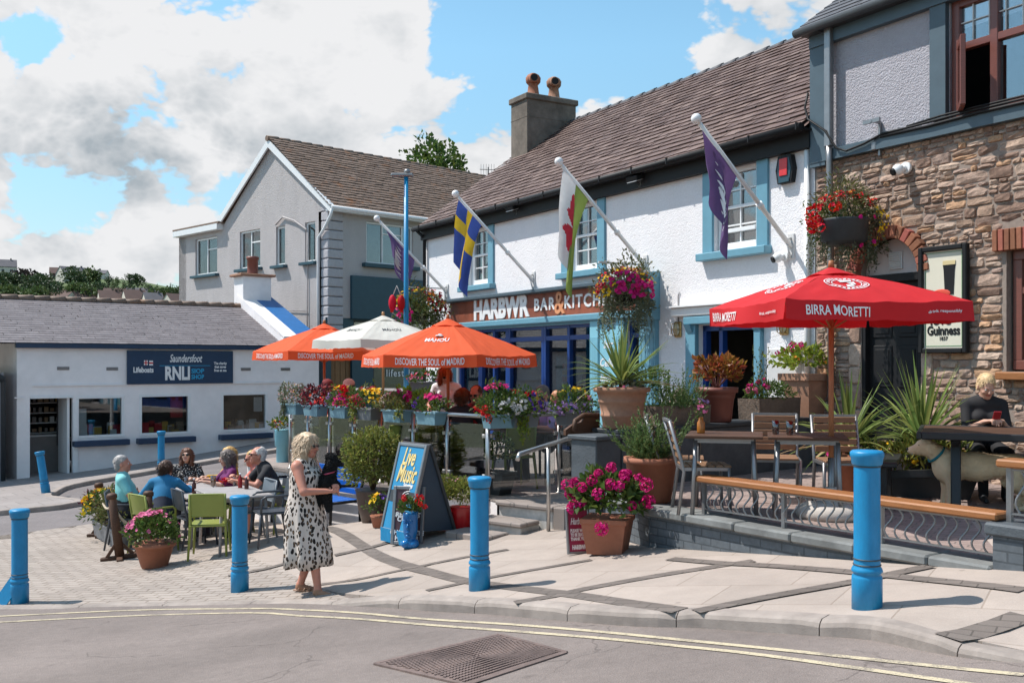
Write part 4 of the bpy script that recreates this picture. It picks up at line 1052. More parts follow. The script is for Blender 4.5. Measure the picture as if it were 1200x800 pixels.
for q, (a, b, c, d) in enumerate(gw):
    mb = MB(); 
    f = casement('window', gh, None, a, b, c, d, .10, m_wht, m_glass, .07, .08, (.5,) if q < 2 else (), ((.68, .5, 1),) if q < 2 else ())
    f.data.transform(GM); f.children[0].data.transform(GM)
    mb = MB(); mb.M = GM; mb.box(((a+b)/2, -.06, c-.05), (b-a+.3, .22, .10), bev=.01); obj('sill', mb, m_teal, f)
    mb = MB(); mb.M = GM; mb.box(((a+b)/2, .5, (c+d)/2), (b-a+.2, .04, d-c+.3)); obj('blind', mb, mat('net_curtain', (.30,.30,.32), .9), f)
mb = MB(); mb.M = GM
for sx, (xa, za, xb, zb_) in enumerate(((gx(3.4), AP+.06, gx(-.32), EV-.02), (gx(3.4), AP+.06, gx(6.95), EV+.15))):
    mb.bar((xa, -.13, za-.12), (xb, -.13, zb_-.12), .26, .05, up=(0,1,0)) if False else mb.prism([(xa,-.16,za+.02),(xb,-.16,zb_+.02),(xb,-.16,zb_-.24),(xa,-.16,za-.26)], (0,.06,0))
    mb.prism([(xa,-.10,za),(xb,-.10,zb_),(xb,-.10,zb_-.03),(xa,-.10,za-.03)], (0,.10,0))
obj('bargeboard', mb, m_wht, gh)
mb = MB(GO)
us = Vector((0, 3.4+.3, AP-EV+.22)); slates(mb, (-.20, -.32, EV-.06), (1,0,0), us, GL+.3, us.length, .30, .19, 9, thick=.012, lift=.026, jit=.012)
mb.add([(-.15,-.3,EV-.07),(GL,-.3,EV-.07),(GL,3.4,AP+.08),(-.15,3.4,AP+.08)], [(0,1,2,3)]); mb.add([(-.15,7.1,EV-.1),(GL,7.1,EV-.1),(GL,3.4,AP+.08),(-.15,3.4,AP+.08)], [(3,2,1,0)])
rf = obj('roof', mb, m_slate_grey, gh, recalc=False)
mb = MB(GO); x = -.2
while x < GL: mb.tube([(x,3.4,AP+.10),(x+.45,3.4,AP+.11)], [.10,.115], 8); x += .45
obj('ridge_tiles', mb, m_slate_grey, rf)
mb = MB(GO); mb.tube([(-.15,-.36,EV-.10),(GL,-.36,EV-.10)], .065, 10); mb.box((GL/2, -.17, EV-.16), (GL+.2, .36, .05)); mb.box((GL/2,-.33,EV-.12), (GL+.2,.03,.16))
mb.tube([(-.1,-.36,EV-.12),(-.12,-.3,EV-.35),(-.10,.10,EV-.75),(-.10,.42,EV-1.0),(-.10,.42,zb)], .05, 8); obj('gutter', mb, m_wht, gh)
mb = MB(GO)   # quoins either side of the corner
z = .92; i = 0
while z < EV-.1:
    mb.box((.27, .18, z+.15), (.60, .42, .285), 0, None, bev=.03); z += .305
obj('quoin', mb, m_quoin, gh)
# flat-roofed extension top
mb = MB(); mb.M = GM; mb.box((gx(8.5), 1.2, 5.02), (3.5, 2.9, .22), bev=.01); obj('extension_fascia', mb, m_wht, gh)
mb = MB(); mb.M = GM; mb.box((gx(8.45), 1.25, 5.165), (3.6, 3.0, .06)); obj('extension_roof', mb, m_slate_grey, gh)
mb = MB(); mb.M = GM; mb.add([(gx(10.2),0,zb),(gx(10.2),2.6,zb),(gx(10.2),2.6,4.95),(gx(10.2),0,4.95)], [(3,2,1,0)]); mb.add([(gx(9.65+.55),0,zb),(gx(9.6),0,zb),(gx(9.6),0,4.9),(gx(9.65+.55),0,4.9)], [(0,1,2,3)]); obj('extension_wall', mb, m_grey, gh)
f = casement('window', gh, GO, 1.5, 3.5, 3.30, 4.70, .10, m_wht, m_glass, .07, .08, (.36, .78), ((.75, .36, .78),), label='white upper window over the teal shop')
mb = MB(GO); mb.box((2.5, -.06, 3.24), (2.35, .24, .13), bev=.01); obj('sill', mb, m_teal, f)
mb = MB(GO); mb.box((2.5, .8, 4.0), (2.6, .05, 1.9)); obj('blind', mb, mat('pale_room', (.34,.34,.34)), f)
mb = MB(GO); mb.lathe([(.0,0),(.2,0),(.3,.02)], 18, (0,0,0)); 
# teal shop
sp = MB(GO)
sp.box((5.75, -.06, 2.15), (9.8, .14, 1.42), bev=.01)
fs_ = obj('shop_fascia', sp, m_teal, gh)
mb = MB(GO); wall(mb, -.1, GL, zb, 1.46, [(.12, .95, zb+.1, .12), (1.8, 9.8, -1.55, .22), (1.0, 9.8, .42, 1.40)], .02, .2); mb.add([(-.1,.02,zb),(-.1,.9,zb),(-.1,.9,.9),(-.1,.02,.9)], [(0,1,2,3)]); obj('shop_wall', mb, m_teal, gh)
mb = MB(GO); mb.box((.535, .16, -1.2), (.83, .05, 2.6)); 
for q in range(4): mb.box((.23+q*.203, .125, -1.2), (.185, .03, 2.55))
obj('shop_door', mb, wood_mat('brown_door_wood', (.20,.11,.05), .5, ax=(10,10,1)), gh)
f = casement('shop_window', gh, GO, 1.0, 9.8, .42, 1.40, .10, m_char, m_glass, .06, .08, (.27, .55, .8))
f = casement('shop_window', gh, GO, 1.8, 9.8, -1.55, .22, .10, m_char, m_glass, .07, .08, (.29, .55, .8))
mb = MB(GO)
text_mesh('love', .28, 0, mb, Matrix.Translation((2.6, .075, .02)), .002, .004); text_mesh('lifestyle', .34, 0, mb, Matrix.Translation((3.0, .075, -.36)), .002, .004, space=1.15); obj('lettering', mb, m_wht, f)
mb = MB(GO); mb.box((5.5, 1.8, -.1), (10, .05, 3.4), 0); mb.box((5.5, 1.0, -1.7), (9, 1.4, .2), 1)
rr = random.Random(31)
for q in range(26): mb.box((3.0+rr.random()*6-1.0, .5+rr.random(), -1.45+rr.random()*.5), (.12+rr.random()*.3, .15, .2+rr.random()*.4), rr.choice([2,3,1]))
obj('shop_display', mb, [m_room, m_offw, mat('green_goods', (.06,.12,.05)), m_wslat], gh)
mb = MB(GO); mb.M = mb.M @ Matrix.Translation((0,0,0)); mb.tube([(-.06,1.15,4.35),(-.06,1.2,4.4),(-.06,1.9,4.75),(-.06,2.6,4.95),(-.06,3.05,4.72)], .03, 6); mb.tube([(-.04,1.15,4.35),(-.04,1.15,.4)], .018, 6); mb.tube([(-.04,1.15,1.7),(-.04,4.6,1.9),(-.04,5.2,1.1),(-.04,5.3,.2)], .014, 6); obj('conduit', mb, m_grey, gh)
# ------------------------------------------------------------------ lifeboat shop
RROT = math.atan2(RND.y, RND.x); RZ = -3.0
rn = thing('lifeboat_shop', 'low white lifeboat charity shop with a grey slate roof, navy sills and navy sign', 'shop', (RN0.x, RN0.y, RZ), RROT)
RO = (0, 0, -RZ); RLn = 8.35
def RF(px, py):
    u = (px-600)/F; s = (RN0.x-u*RN0.y)/(u*RND.y-RND.x); return s, (HY-py)/F*(RN0.y+RND.y*s)
def rfrect(px0, px1, py0, py1):
    a = RF(px0, py0); b = RF(px1, py0); c = RF((px0+px1)/2, py1); return a[0], b[0], c[1], (a[1]+b[1])/2
rw = [rfrect(89, 146, 466, 510), rfrect(163, 223.5, 464, 507), rfrect(259, 314, 462, 503)]
rd = rfrect(35, 85.5, 466.5, 560)
mb = MB(RO); wall(mb, 0, RLn, RZ-.3, .40, rw+[rd], 0, .16)
mb.add([(0,0,RZ-.3),(0,6,RZ-.3),(0,6,.4),(0,3.1,1.65),(0,0,.4)], [(0,1,2,3,4)]); mb.add([(RLn,0,RZ-.3),(RLn,6,RZ-.3),(RLn,6,.4),(RLn,3.1,1.65),(RLn,0,.4)], [(4,3,2,1,0)])
obj('wall', mb, m_whitesm, rn)
mb = MB(RO)   # raised bands of the render
za = RF(100, 451)[1]
mb.box((3.55, -.02, .5*(za+.0)+.17), (7.0, .035, .40-za-.02)); obj('render_band', mb, m_whitesm, rn) if False else None
mb = MB(RO); mb.box((4.1, -.022, za), (7.5, .04, .03)); mb.box((.05, -.02, za-.3), (.22, .03, .03)); obj('render_ledge', mb, m_whitesm, rn)
mb = MB(RO); mb.box((RLn/2-.25, -.07, .44), (RLn-.4, .16, .13), bev=.01); obj('fascia', mb, m_navy, rn)
us = Vector((0, 3.1+.2, 1.30)); mb = MB(RO)
slates(mb, (-6.5, -.17, .50), (1,0,0), us, RLn+6.5-1.2, us.length, .34, .17, 13, jit=.003)
mb.add([(-6.5,-.1,.48),(RLn,-.1,.48),(RLn,3.1,1.74),(-6.5,3.1,1.74)], [(0,1,2,3)]); mb.add([(-6.5,6.4,.45),(RLn,6.4,.45),(RLn,3.1,1.74),(-6.5,3.1,1.74)], [(3,2,1,0)])
rf = obj('roof', mb, m_slate_rnli, rn, recalc=False)
mb = MB(RO); x = -6.5
while x < RLn-1.2: mb.tube([(x,3.1,1.80),(x+.42,3.1,1.81)], [.095,.11], 8); x += .42
obj('ridge_tiles', mb, m_slate_grey, rf)
mb = MB(RO)   # raked party wall with blue top at the right-hand end
for a, b, mi in ((7.15, 7.62, 1), (7.62, 8.30, 0)):
    mb.prism([(a,-.10,.30),(a,-.10,.72),(a,3.3,2.12),(a,3.3,.3)], (b-a-.004, 0, 0), 1)
    mb.prism([(a,-.16,.725),(a,-.16,.78),(a,3.35,2.20),(a,3.35,2.125)], (b-a-.004, 0, 0), mi)
pw = obj('parapet', mb, [mat('blue_coping_paint', (.012,.13,.36), .45), m_whitesm], rn)
mb = MB(RO); mb.box((7.65, 3.25, 2.35), (.95, .75, .85), bev=.015); cw = obj('chimney', mb, m_whitesm, rn)
mb = MB(RO); mb.box((7.65, 3.25, 2.81), (1.2, .95, .08), bev=.02); obj('chimney_cap', mb, m_terra_old, cw)
mb = MB(RO); mb.lathe([(.19,0),(.17,.08),(.17,.50),(.2,.52),(.2,.6),(.16,.6)], 16, (7.65,3.25,2.83)); obj('chimney_pot', mb, m_terra_red, cw)
def sillbox(r): 
    mb = MB(RO); mb.box(((r[0]+r[1])/2, -.08, r[2]-.19), (r[1]-r[0]+.16, .28, .15), bev=.012); return mb
for q, r in enumerate(rw):
    f = casement('window', rn, RO, r[0], r[1], r[2]-.06, r[3]+.06, .06, m_wht, m_glass, .075, .14)
    obj('sill', sillbox(r), m_navy, f)
mb = MB(RO); mb.box(((rw[0][0]+rd[1])/2+.02, -.015, (RZ+r[3])/2-.1), (.12, .05, rd[3]-rd[2]), bev=.005); mb.box(((rd[0]+rd[1])/2, -.01, rd[3]+.03), (rd[1]-rd[0], .05, .06)); mb.box((rd[1]-.1, .5, (rd[2]+rd[3])/2), (.06, .9, rd[3]-rd[2])); obj('door_frame', mb, m_wht, rn)
mb = MB(RO)
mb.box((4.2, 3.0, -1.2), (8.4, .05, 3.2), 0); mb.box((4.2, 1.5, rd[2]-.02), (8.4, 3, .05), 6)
rr = random.Random(77)
mb.box((rd[0]+.6, 1.6, rd[2]+.5), (1.0, .4, 1.0), 1); mb.box((rd[0]+.6, 1.58, rd[2]+1.0), (1.05, .42, .04), 2)
for sh_ in range(4):
    z = rd[2]+1.05+sh_*.27; mb.box((rd[0]+.5, 1.9, z), (1.4, .3, .025), 2)
    for q in range(9): mb.box((rd[0]-.1+q*.15, 1.85, z+.08), (.06+rr.random()*.06, .1, .08+rr.random()*.1), rr.choice([1,2,3,4]))
for r in rw:
    mb.box(((r[0]+r[1])/2, .55, r[2]-.10), (r[1]-r[0]+.1, .7, .06), 2)
    for q in range(15):
        hh = .12+rr.random()*.26; mb.box((r[0]+.1+rr.random()*(r[1]-r[0]-.2), .22+rr.random()*.3, r[2]-.06+hh/2), (.08+rr.random()*.16, .06, hh), rr.choice([2,2,3,3,4,5]))
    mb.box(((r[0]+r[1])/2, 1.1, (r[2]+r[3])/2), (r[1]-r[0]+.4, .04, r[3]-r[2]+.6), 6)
mb.box((rw[1][1]-.28, .35, rw[1][3]-.30), (.34, .05, .62), 5); mb.box((rw[0][0]+.17, .16, rw[0][2]+.5), (.26, .01, .42), 2); mb.box((rw[2][1]-.24, .16, rw[2][3]-.30), (.26, .01, .42), 2); mb.box((rw[0][0]+.17, .16, rw[0][2]+.14), (.3, .01, .3), 2)
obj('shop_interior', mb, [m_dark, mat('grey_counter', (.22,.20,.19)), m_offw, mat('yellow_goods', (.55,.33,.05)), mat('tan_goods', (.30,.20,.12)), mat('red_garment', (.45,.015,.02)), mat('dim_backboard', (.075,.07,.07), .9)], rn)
mb = MB(RO)
for px, py in ((74, 431.5), (131.5, 432), (288, 432.5), (334.5, 432.5)):
    x, z = RF(px, py); mb.box((x, -.006, z), (.30, .016, .085), bev=.004)
    for q in range(3): mb.box((x, -.018, z-.026+q*.026), (.26, .01, .010))
obj('air_vent', mb, m_galv, rn)
r = rfrect(148, 272, 411, 449.5)
sgn = thing('shop_sign', 'navy lifeboat shop sign with white and pale blue lettering', 'sign', (*(RN0+RND*((r[0]+r[1])/2)+RNN*.03), r[2]), RROT)
cx = (r[0]+r[1])/2; wS = r[1]-r[0]; hS = r[3]-r[2]
mb = MB(); mb.box((0, -.02, hS/2), (wS, .05, hS), bev=.006); sbd = obj('board', mb, m_navy, sgn)
def sx(px): return RF(px, 430)[0]-cx
mb = MB(); T = lambda px, f: Matrix.Translation((sx(px), -.047, hS*f))
text_mesh('RNLI', .5, 0, mb, T(207, .30), .003, .02, width=sx(221)-sx(192)); text_mesh('Saundersfoot', .3, 0, mb, T(216.5, .76), .003, .004, shear=.28, width=sx(235)-sx(197))
text_mesh('Lifeboats', .2, 0, mb, T(167, .42), .003, .007, width=sx(179)-sx(155.5))
for q, tx in enumerate(('The charity', 'that saves', 'lives at sea')): text_mesh(tx, .10, 0, mb, T(257, .62-q*.11), .003, .003, width=(sx(264)-sx(249))*(1, .9, .95)[q])
mb.box((sx(172.5)+.08, -.046, hS*.63), (.10,.006,.13), 0); mb.box((sx(172.5)-.06, -.046, hS*.64), (.10,.006,.13), 0)
obj('lettering', mb, m_wht, sbd)
mb = MB(); text_mesh('SIOP', .17, 0, mb, T(230.5, .38), .003, .004, width=.36); text_mesh('SHOP', .17, 0, mb, T(230.5, .20), .003, .004, width=.36); mb.box((sx(216), -.046, hS*.55), (wS*.48, .004, .012)); obj('blue_lettering', mb, mat('cyan_letters', (.02,.36,.62)), sbd)
mb = MB(); mb.box((sx(172.5)+.08, -.050, hS*.63), (.105,.006,.04)); mb.box((sx(172.5)-.06, -.050, hS*.64), (.03,.006,.13)); mb.box((sx(172.5)-.06, -.051, hS*.64), (.10,.006,.03)); obj('emblem', mb, mat('red_emblem', (.55,.03,.03)), sbd)
# neighbour at the extreme left
nb_ = thing('neighbour_house', 'pale rendered house end with dark gutter beside the lifeboat shop at the left edge', 'house', (*(RN0-RND*.45+RNN*.12), RZ), RROT)
mb = MB(RO); wall(mb, -6, .12, RZ-.3, -.25, [], 0, .1); mb.add([(.12,0,RZ-.3),(.12,3,RZ-.3),(.12,3,-.25),(.12,0,-.25)], [(0,1,2,3)]); obj('wall', mb, m_grey2, nb_)
mb = MB(RO); mb.tube([(-6,-.16,.05),(-.55,-.16,-.05),(.1,-.16,-.42)], .09, 8); mb.box((-3,-.08,-.1), (6,.18,.22)); mb.tube([(.08,-.14,-.42),(.10,-.06,-.55),(.10,-.06,RZ)], .055, 8); obj('gutter', mb, m_char, nb_)
mb = MB(RO); mb.add([(-6,-.2,.0),(-.4,-.2,.0),(-.4,1.2,.6),(-6,1.2,.6)], [(0,1,2,3)]); obj('roof', mb, m_slate_rnli, nb_)
# ------------------------------------------------------------------ terraces
C0 = Vector((-.30, 12.6)); C1 = Vector((-3.62, 16.25)); R1 = Vector((.62, 13.2)); R2 = Vector((1.2, 13.85))
stA = PL(601, 589, ZL); SRT = R(-38)
SXv = Vector((math.cos(SRT), math.sin(SRT))); SYv = Vector((-math.sin(SRT), math.cos(SRT)))
def S2(x, y): return stA.xy+SXv*x+SYv*y
fp = PW(-12.4, .1, 0).xy
flz = lambda x, y: ZL
sheet('lower_terrace', [S2(-.25, 0), S2(.98, 0), Vector((1.05, 11.3)), PW(-.1, .05, 0).xy, PW(-12.4, .05, 0).xy, Vector((-4.6, 17.3)), C1, C0], flz, m_terr, .8, .02)
t = thing('terrace_retaining_wall', 'low white retaining wall under the glass balustrade', 'wall', (C0.x, C0.y, -2.5))
mb = MB((-C0.x, -C0.y, 2.5))
for a, b in ((Vector((-4.6, 17.3)), C1), (C1, C0), (C0, S2(-.25, 0))):
    mb.add([(a.x,a.y,-2.75),(b.x,b.y,-2.75),(b.x,b.y,ZL-.025),(a.x,a.y,ZL-.025)], [(0,1,2,3)])
obj('render_face', mb, m_whitesm, t)
mb = MB((-C0.x, -C0.y, 2.5))
for a, b in ((Vector((-4.6, 17.3)), C1), (C1, C0)):
    d = (b-a).normalized(); n = Vector((-d.y, d.x)); n = n if n.y > 0 else -n
    mb.bar((*(a+n*.06), ZL-.032), (*(b+n*.06), ZL-.032), .24, .05)
obj('coping', mb, m_terr, t)
stp = thing('steps', 'short flight of worn stone steps with white risers up to the terrace', 'steps', (stA.x, stA.y, -2.1), SRT)
def stepbox(name, x0, x1, y0, y1, zt, zb_, m):
    mb = MB((0, 0, 2.1)); mb.box(((x0+x1)/2, (y0+y1)/2, (zt+zb_)/2), (x1-x0, y1-y0, zt-zb_), bev=.012); return obj(name, mb, m, stp)
m_riser = mat('worn_white_riser', (.62,.59,.55), .8, .14, 9, .3, 60, stain=.35)
stepbox('riser', -.24, .60, .015, .5, ZL-.045, -2.3, m_riser); stepbox('tread', -.26, .62, -.03, .35, ZL+.006, ZL-.045, m_terr)
stepbox('riser', -.30, .40, -.36, .01, ZL-.215, -2.35, m_riser); stepbox('tread', -.32, .43, -.40, -.02, ZL-.165, ZL-.215, m_terr)
stepbox('tread', -.42, .24, -.78, -.38, -2.005, -2.2, m_terr); stepbox('side_block', .62, 1.02, -.02, 1.0, ZL+.004, -2.3, m_terr)
t = thing('handrail', 'brushed steel handrail beside the terrace steps', 'handrail', (.42, 11.86, -1.9))
mb = MB((-.42, -11.86, 1.9)); mb.tube([(.06,11.25,-1.10),(.08,11.28,-1.035),(.95,12.4,-.86)], .027, 10); obj('rail', mb, m_alu, t)
mb = MB((-.42, -11.86, 1.9)); mb.tube([(.43,11.75,-1.98),(.43,11.75,-.985)], .024, 10); obj('post', mb, m_alu, t)
# divider wall with pier
DW0 = Vector((.93, 11.2)); DW1 = PW(-.05, -.02, 0).xy; dwd = (DW1-DW0).normalized(); ZW = -.80
t = thing('divider_wall', 'dark painted masonry wall between the two terraces carrying planters', 'wall', (DW0.x, DW0.y, -1.9), math.atan2(dwd.y, dwd.x)); LW = (DW1-DW0).length
mb = MB((0, 0, 1.9)); mb.box((LW/2+.1, 0, (ZW-2.0)/2), (LW-.25, .42, ZW+2.0), bev=.01); obj('wall', mb, m_wall_dk, t)
mb = MB((0, 0, 1.9)); mb.box((LW/2+.1, 0, ZW+.025), (LW-.2, .50, .05), bev=.01); obj('coping', mb, m_char, t)
mb = MB((0, 0, 1.9)); mb.box((.0, -.02, (ZW-.05-2.0)/2), (.40, .40, ZW-.05+2.0), bev=.012); mb.box((.0, -.02, ZW-.03), (.46, .46, .05), bev=.01); obj('pier', mb, m_wall_dk, t)
mb = MB((0, 0, 1.9)); mb.tube([(-.10,.24,ZW+.02),(-.05,.26,ZW+.14),(.1,.27,ZW+.20),(.3,.27,ZW+.19)], .03, 6); mb.prism([(-.2,.26,ZW-.02),(.35,.26,ZW-.02),(.35,.26,ZW+.21),(.15,.26,ZW+.21),(.05,.26,ZW+.12),(-.08,.26,ZW+.10),(-.2,.26,ZW+.04)], (0,.04,0)); obj('scroll_panel', mb, m_wdark, t)
# raised deck at the right with its front wall
twd = (TW1-TW0).normalized(); twn = Vector((-twd.y, twd.x)); TA = math.atan2(twd.y, twd.x)
sheet('upper_terrace', [TW0+twn*.28, TW0+twd*5.2+twn*.28, Vector((9, 8.2)), PW(6.4, .05, 0).xy, PW(-.1, .05, 0).xy, Vector((.95, 11.0)), TW0+twn*.28-twd*.2], lambda x, y: ZD, m_deck, .8, .02)
t = thing('terrace_wall', 'low dark painted brick wall with stone coping along the front of the right terrace', 'wall', (TW0.x, TW0.y, -1.9), TA)
mw = slab_mat('painted_brick', (.085,.10,.115), .23, .075, 0, (.05,.06,.065), .12, .006)
def wallmat_obj():
    k = N('painted_brick_wall'); co = k.coord(); mp = k.n('Mapping'); mp.inputs['Rotation'].default_value = (R(90), 0, 0); k.l(co, mp.inputs[0])
    b = k.n('TexBrick'); b.inputs['Scale'].default_value = 1; b.inputs['Brick Width'].default_value = .23; b.inputs['Row Height'].default_value = .075; b.inputs['Mortar Size'].default_value = .007
    b.inputs['Color1'].default_value = (.085,.10,.115,1); b.inputs['Color2'].default_value = (.11,.125,.14,1); b.inputs['Mortar'].default_value = (.06,.07,.08,1); k.l(mp.outputs[0], b.inputs['Vector'])
    f = k.rng(k.noise(co, 9, 6, .7), .3, .7, .75, 1.25); return k.fin(k.vary(b.outputs[0], f), .7, k.bump(b.outputs['Fac'], .7, -.01))
mw = wallmat_obj()
m_cop = mat('lichened_coping', (.20,.205,.20), .85, .22, 7, .5, 50, stain=.3)
t1 = .914*(TW1-TW0).length
mb = MB((0, 0, 1.9)); mb.box((t1/2, .14, (ZD-.075-2.15)/2), (t1, .26, ZD-.075+2.15)); obj('brick_face', mb, mw, t)
sd = Vector((.98, 11.05))-TW0; sdn = sd.normalized(); sa = math.atan2(sdn.y, sdn.x)-TA
mb = MB((0, 0, 1.9)); c_ = Matrix.Rotation(sa, 3, 'Z') @ Vector((sd.length/2, -.10, 0)); mb.box((c_.x, c_.y, (ZD-.075-2.15)/2), (sd.length, .2, ZD-.075+2.15), rot=sa); obj('brick_side', mb, mw, t)
mb = MB((0, 0, 1.9)); mb.box((c_.x, c_.y, ZD-.037), (sd.length, .30, .076), rot=sa, bev=.015); obj('side_coping', mb, m_cop, t)
if 1: pass
mb = MB((0, 0, 1.9)); rr = random.Random(2); x = -.12
while x < t1-.05:
    L = min(.62, t1-x); mb.box((x+L/2, .13, ZD-.035+rr.uniform(-.004,.004)), (L-.006, .36, .08), bev=.016); x += L
obj('coping', mb, m_cop, t)
mb = MB((0, 0, 1.9)); mb.box((t1+.11, .13, (-1.20-2.1)/2), (.22, .30, .90), bev=.006); mb.box((t1+.9, .14, (-1.20-2.1)/2), (1.6, .22, .9)); obj('brick_pillar', mb, mw, t)
mb = MB((0, 0, 1.9)); mb.box((t1+.8, .13, -1.155), (1.7, .36, .09), bev=.016); obj('pillar_coping', mb, m_wall_dk, t)
def railing(name, label, x0, x1, zb_, zt, step=.088, board=True):
    t = thing(name, label, 'railing', (*(TW0+twd*x0), zb_), TA, 'wrought iron railings on the terrace wall'); L = x1-x0; h = zt-zb_
    mb = MB(); mb.box((L/2, .12, h-.028), (L+.06, .21, .055), bev=.012)
    obj('wooden_top', mb, m_oak, t)
    mb = MB(); mb.bar((0, .12, h-.075), (L, .12, h-.075), .03, .012); mb.bar((0, .12, .055), (L, .12, .055), .03, .012)
    for q in range(int(L/1.25)+2):
        x = min(q*L/(int(L/1.25)+1), L); mb.box((min(max(x, .02), L-.02), .12, (h-.06)/2), (.035, .035, h-.06))
    obj('frame', mb, m_galv, t)
    n = int(L/step)
    for i in range(1, n):
        x = i*L/n; mb = MB(); hh = h-.13
        mb.tube([(x+.002-.026*math.sin(s*2*math.pi), .12-.016*math.sin(s*2*math.pi), .055+hh*s) for s in [k_/12 for k_ in range(13)]], .0085, 6, cap=False); obj('baluster', mb, m_galv, t)
    return t
railing('terrace_railing', 'long wrought iron railing with wavy bars and a wooden bench top on the terrace wall', .60, t1-.02, ZD+.006, -1.05)
railing('terrace_railing', 'short higher railing with wavy bars on the brick pillar at the right edge', t1+.03, t1+1.6, -1.108, -.67)
# ------------------------------------------------------------------ bollards
def bollard(label, p, h, tilt=None):
    t = thing('bollard', label, 'bollard', p, 0, 'blue bollards'); k_ = h
    mb = MB(); r = .088
    mb.lathe([(r+.006,-.05),(r+.006,.185*k_),(r+.004,.20*k_),(r-.008,.215*k_),(r+.004,.225*k_),(r+.009,.235*k_),(r+.004,.25*k_),(r-.004,.262*k_),(r-.006,.275*k_),(r-.007,.885*k_),(r-.007,.90*k_)], 28)
    obj('shaft', mb, m_boll, t)
    mb = MB(); mb.lathe([(r-.006,.90*k_),(r+.006,.915*k_),(r+.012,.955*k_),(r+.016,.962*k_),(r+.016,.985*k_),(r+.004,.997*k_),(.0,k_)], 28); obj('cap', mb, m_boll, t)
    for z in (.27, .306, .895):
        mb = MB(); mb.lathe([(r-.003, z*k_),(r-.0005, z*k_+.003),(r-.003, z*k_+.008)], 28); obj('groove_ring', mb, mat('dark_ring', (.05,.06,.06), .5) if 'dark_ring' not in bpy.data.materials else bpy.data.materials['dark_ring'], t)
    if tilt: t.rotation_euler = tilt
    return t
BL = {}
for nm, bx, by, ty, lb in (('b4', 1016, 713, 527, 'blue bollard in front of the iron railing, the nearest and largest one'), ('b3', 562, 692, 558, 'blue bollard in front of the terrace steps'),
                       ('b2', 281, 694, 580, 'blue bollard beside the woman in the spotted dress'), ('b1', 23, 708, 596, 'blue bollard with a hinged foot plate at the left end of the kerb')):
    p = G(bx, by-2); BL[nm] = bollard(lb, p, (by-2-ty)/F*p.y)
mb = MB(); mb.box((-.10,-.05,.13), (.16,.012,.30), rot=Matrix.Rotation(R(35), 3, 'Y') @ Matrix.Rotation(R(-20), 3, 'Z')); obj('hinged_plate', mb, m_boll, BL['b1'])
p = G(54, 577, gz); bollard('leaning blue bollard on the kerb outside the lifeboat shop door', p, .96*(577-526)/F*p.y, (0, R(-9), 0))
p = W(189, 556, 24.3); p.z = gz(p.x, p.y); bollard('blue bollard on the far kerb behind the seated diners', p, 1.0)
# ------------------------------------------------------------------ lamp post, aerial
p = W(476, 470, 20.5); p.z = gz(p.x, p.y); hL = (HY-207)/F*20.5-p.z
t = thing('lamp_post', 'tall slim blue street lamp post rising behind the terrace umbrellas', 'street lamp', p)
mb = MB(); mb.tube([(0,0,0),(0,0,1.2)], .075, 14); mb.tube([(0,0,1.2),(0,0,hL)], [.055,.045], 14); obj('post', mb, m_boll, t)
mb = MB(); mb.box((-.08,0,hL+.03), (.46,.16,.07), bev=.02); mb.ball((.02,0,hL+.10), (.07,.07,.06)); obj('lamp_head', mb, m_galv, t)
mb = MB(); mb.tube([(-.05,0,hL-3.0),(-.28,-.05,hL-2.8),(-.30,-.05,hL-2.95)], .012, 6); mb.tube([(.06,0,hL-2.75),(.06,0,hL-2.6),(-.06,0,hL-2.6),(-.06,0,hL-2.75)], .014, 6); obj('bracket', mb, m_galv, t)
p = PL(572, 196, 6.4); p = W(572, 200, 42); t = thing('tv_aerial', 'rooftop television aerial standing beyond the grey house ridge', 'aerial', (p.x, p.y, p.z-.8))
mb = MB(); mb.tube([(0,0,-.6),(0,0,.95)], .025, 6); mb.tube([(-.35,0,.85),(.3,.1,.85)], .015, 6)
for q in range(6): mb.bar((-.3+q*.11,.02,.62), (-.3+q*.11,.02,1.08), .012, .012)
obj('mast', mb, m_char, t)
# ------------------------------------------------------------------ glass balustrade
ZR = -.68
def balustrade(pts, posts, label):
    t = thing('glass_balustrade', label, 'balustrade', (*pts[0], ZL), 0, 'glass balustrades round the lower terrace'); o = Vector((*pts[0], ZL))
    mb = MB(-o); mb.tube([(*p, ZR) for p in pts], .026, 10); obj('handrail', mb, m_alu, t)
    for a in posts:
        mb = MB(-o); mb.tube([(*a, ZL-.02), (*a, ZR-.02)], .024, 10); mb.cyl((*a, ZL), (*a, ZL+.015), .05)
        obj('post', mb, m_alu, t)
    for a, b in zip(posts, posts[1:]):
        d = (b-a).normalized(); mb = MB(-o); mb.bar((*(a+d*.07), (ZL+ZR)/2-.0), (*(b-d*.07), (ZL+ZR)/2), .010, ZR-ZL-.20, up=(0,0,1)); obj('glass_panel', mb, m_glass_b, t)
        for z in (ZL+.28, ZR-.25):
            mb = MB(-o); 
            for c, s_ in ((a, 1), (b, -1)): mb.box((*(c+d*s_*.055), z), (.06,.045,.05), rot=math.atan2(d.y, d.x), bev=.008)
            obj('clamps', mb, m_alu, t)
    return t
def onray(px, a, b):
    u = (px-600)/F; d = b-a; s = (u*a.y-a.x)/(d.x-u*d.y); return a+d*s
bp = [onray(px, C0, C1) for px in (571, 524, 484, 446, 414, 386, 361)]+[C1]
balustrade([C0, C1], bp, 'steel and glass balustrade hung with flower boxes running left from the step corner')
balustrade([C0, R1, R2], [C0, R1, R2], 'short steel and glass balustrade to the right of the step corner')
t = thing('back_rail', 'white painted rail with a grey planter ledge in front of the teal shop', 'rail', PL(430, 530, ZL))
o = t.location; a_, b_ = W(395, 456, 21.5), W(508, 459, 20.0)
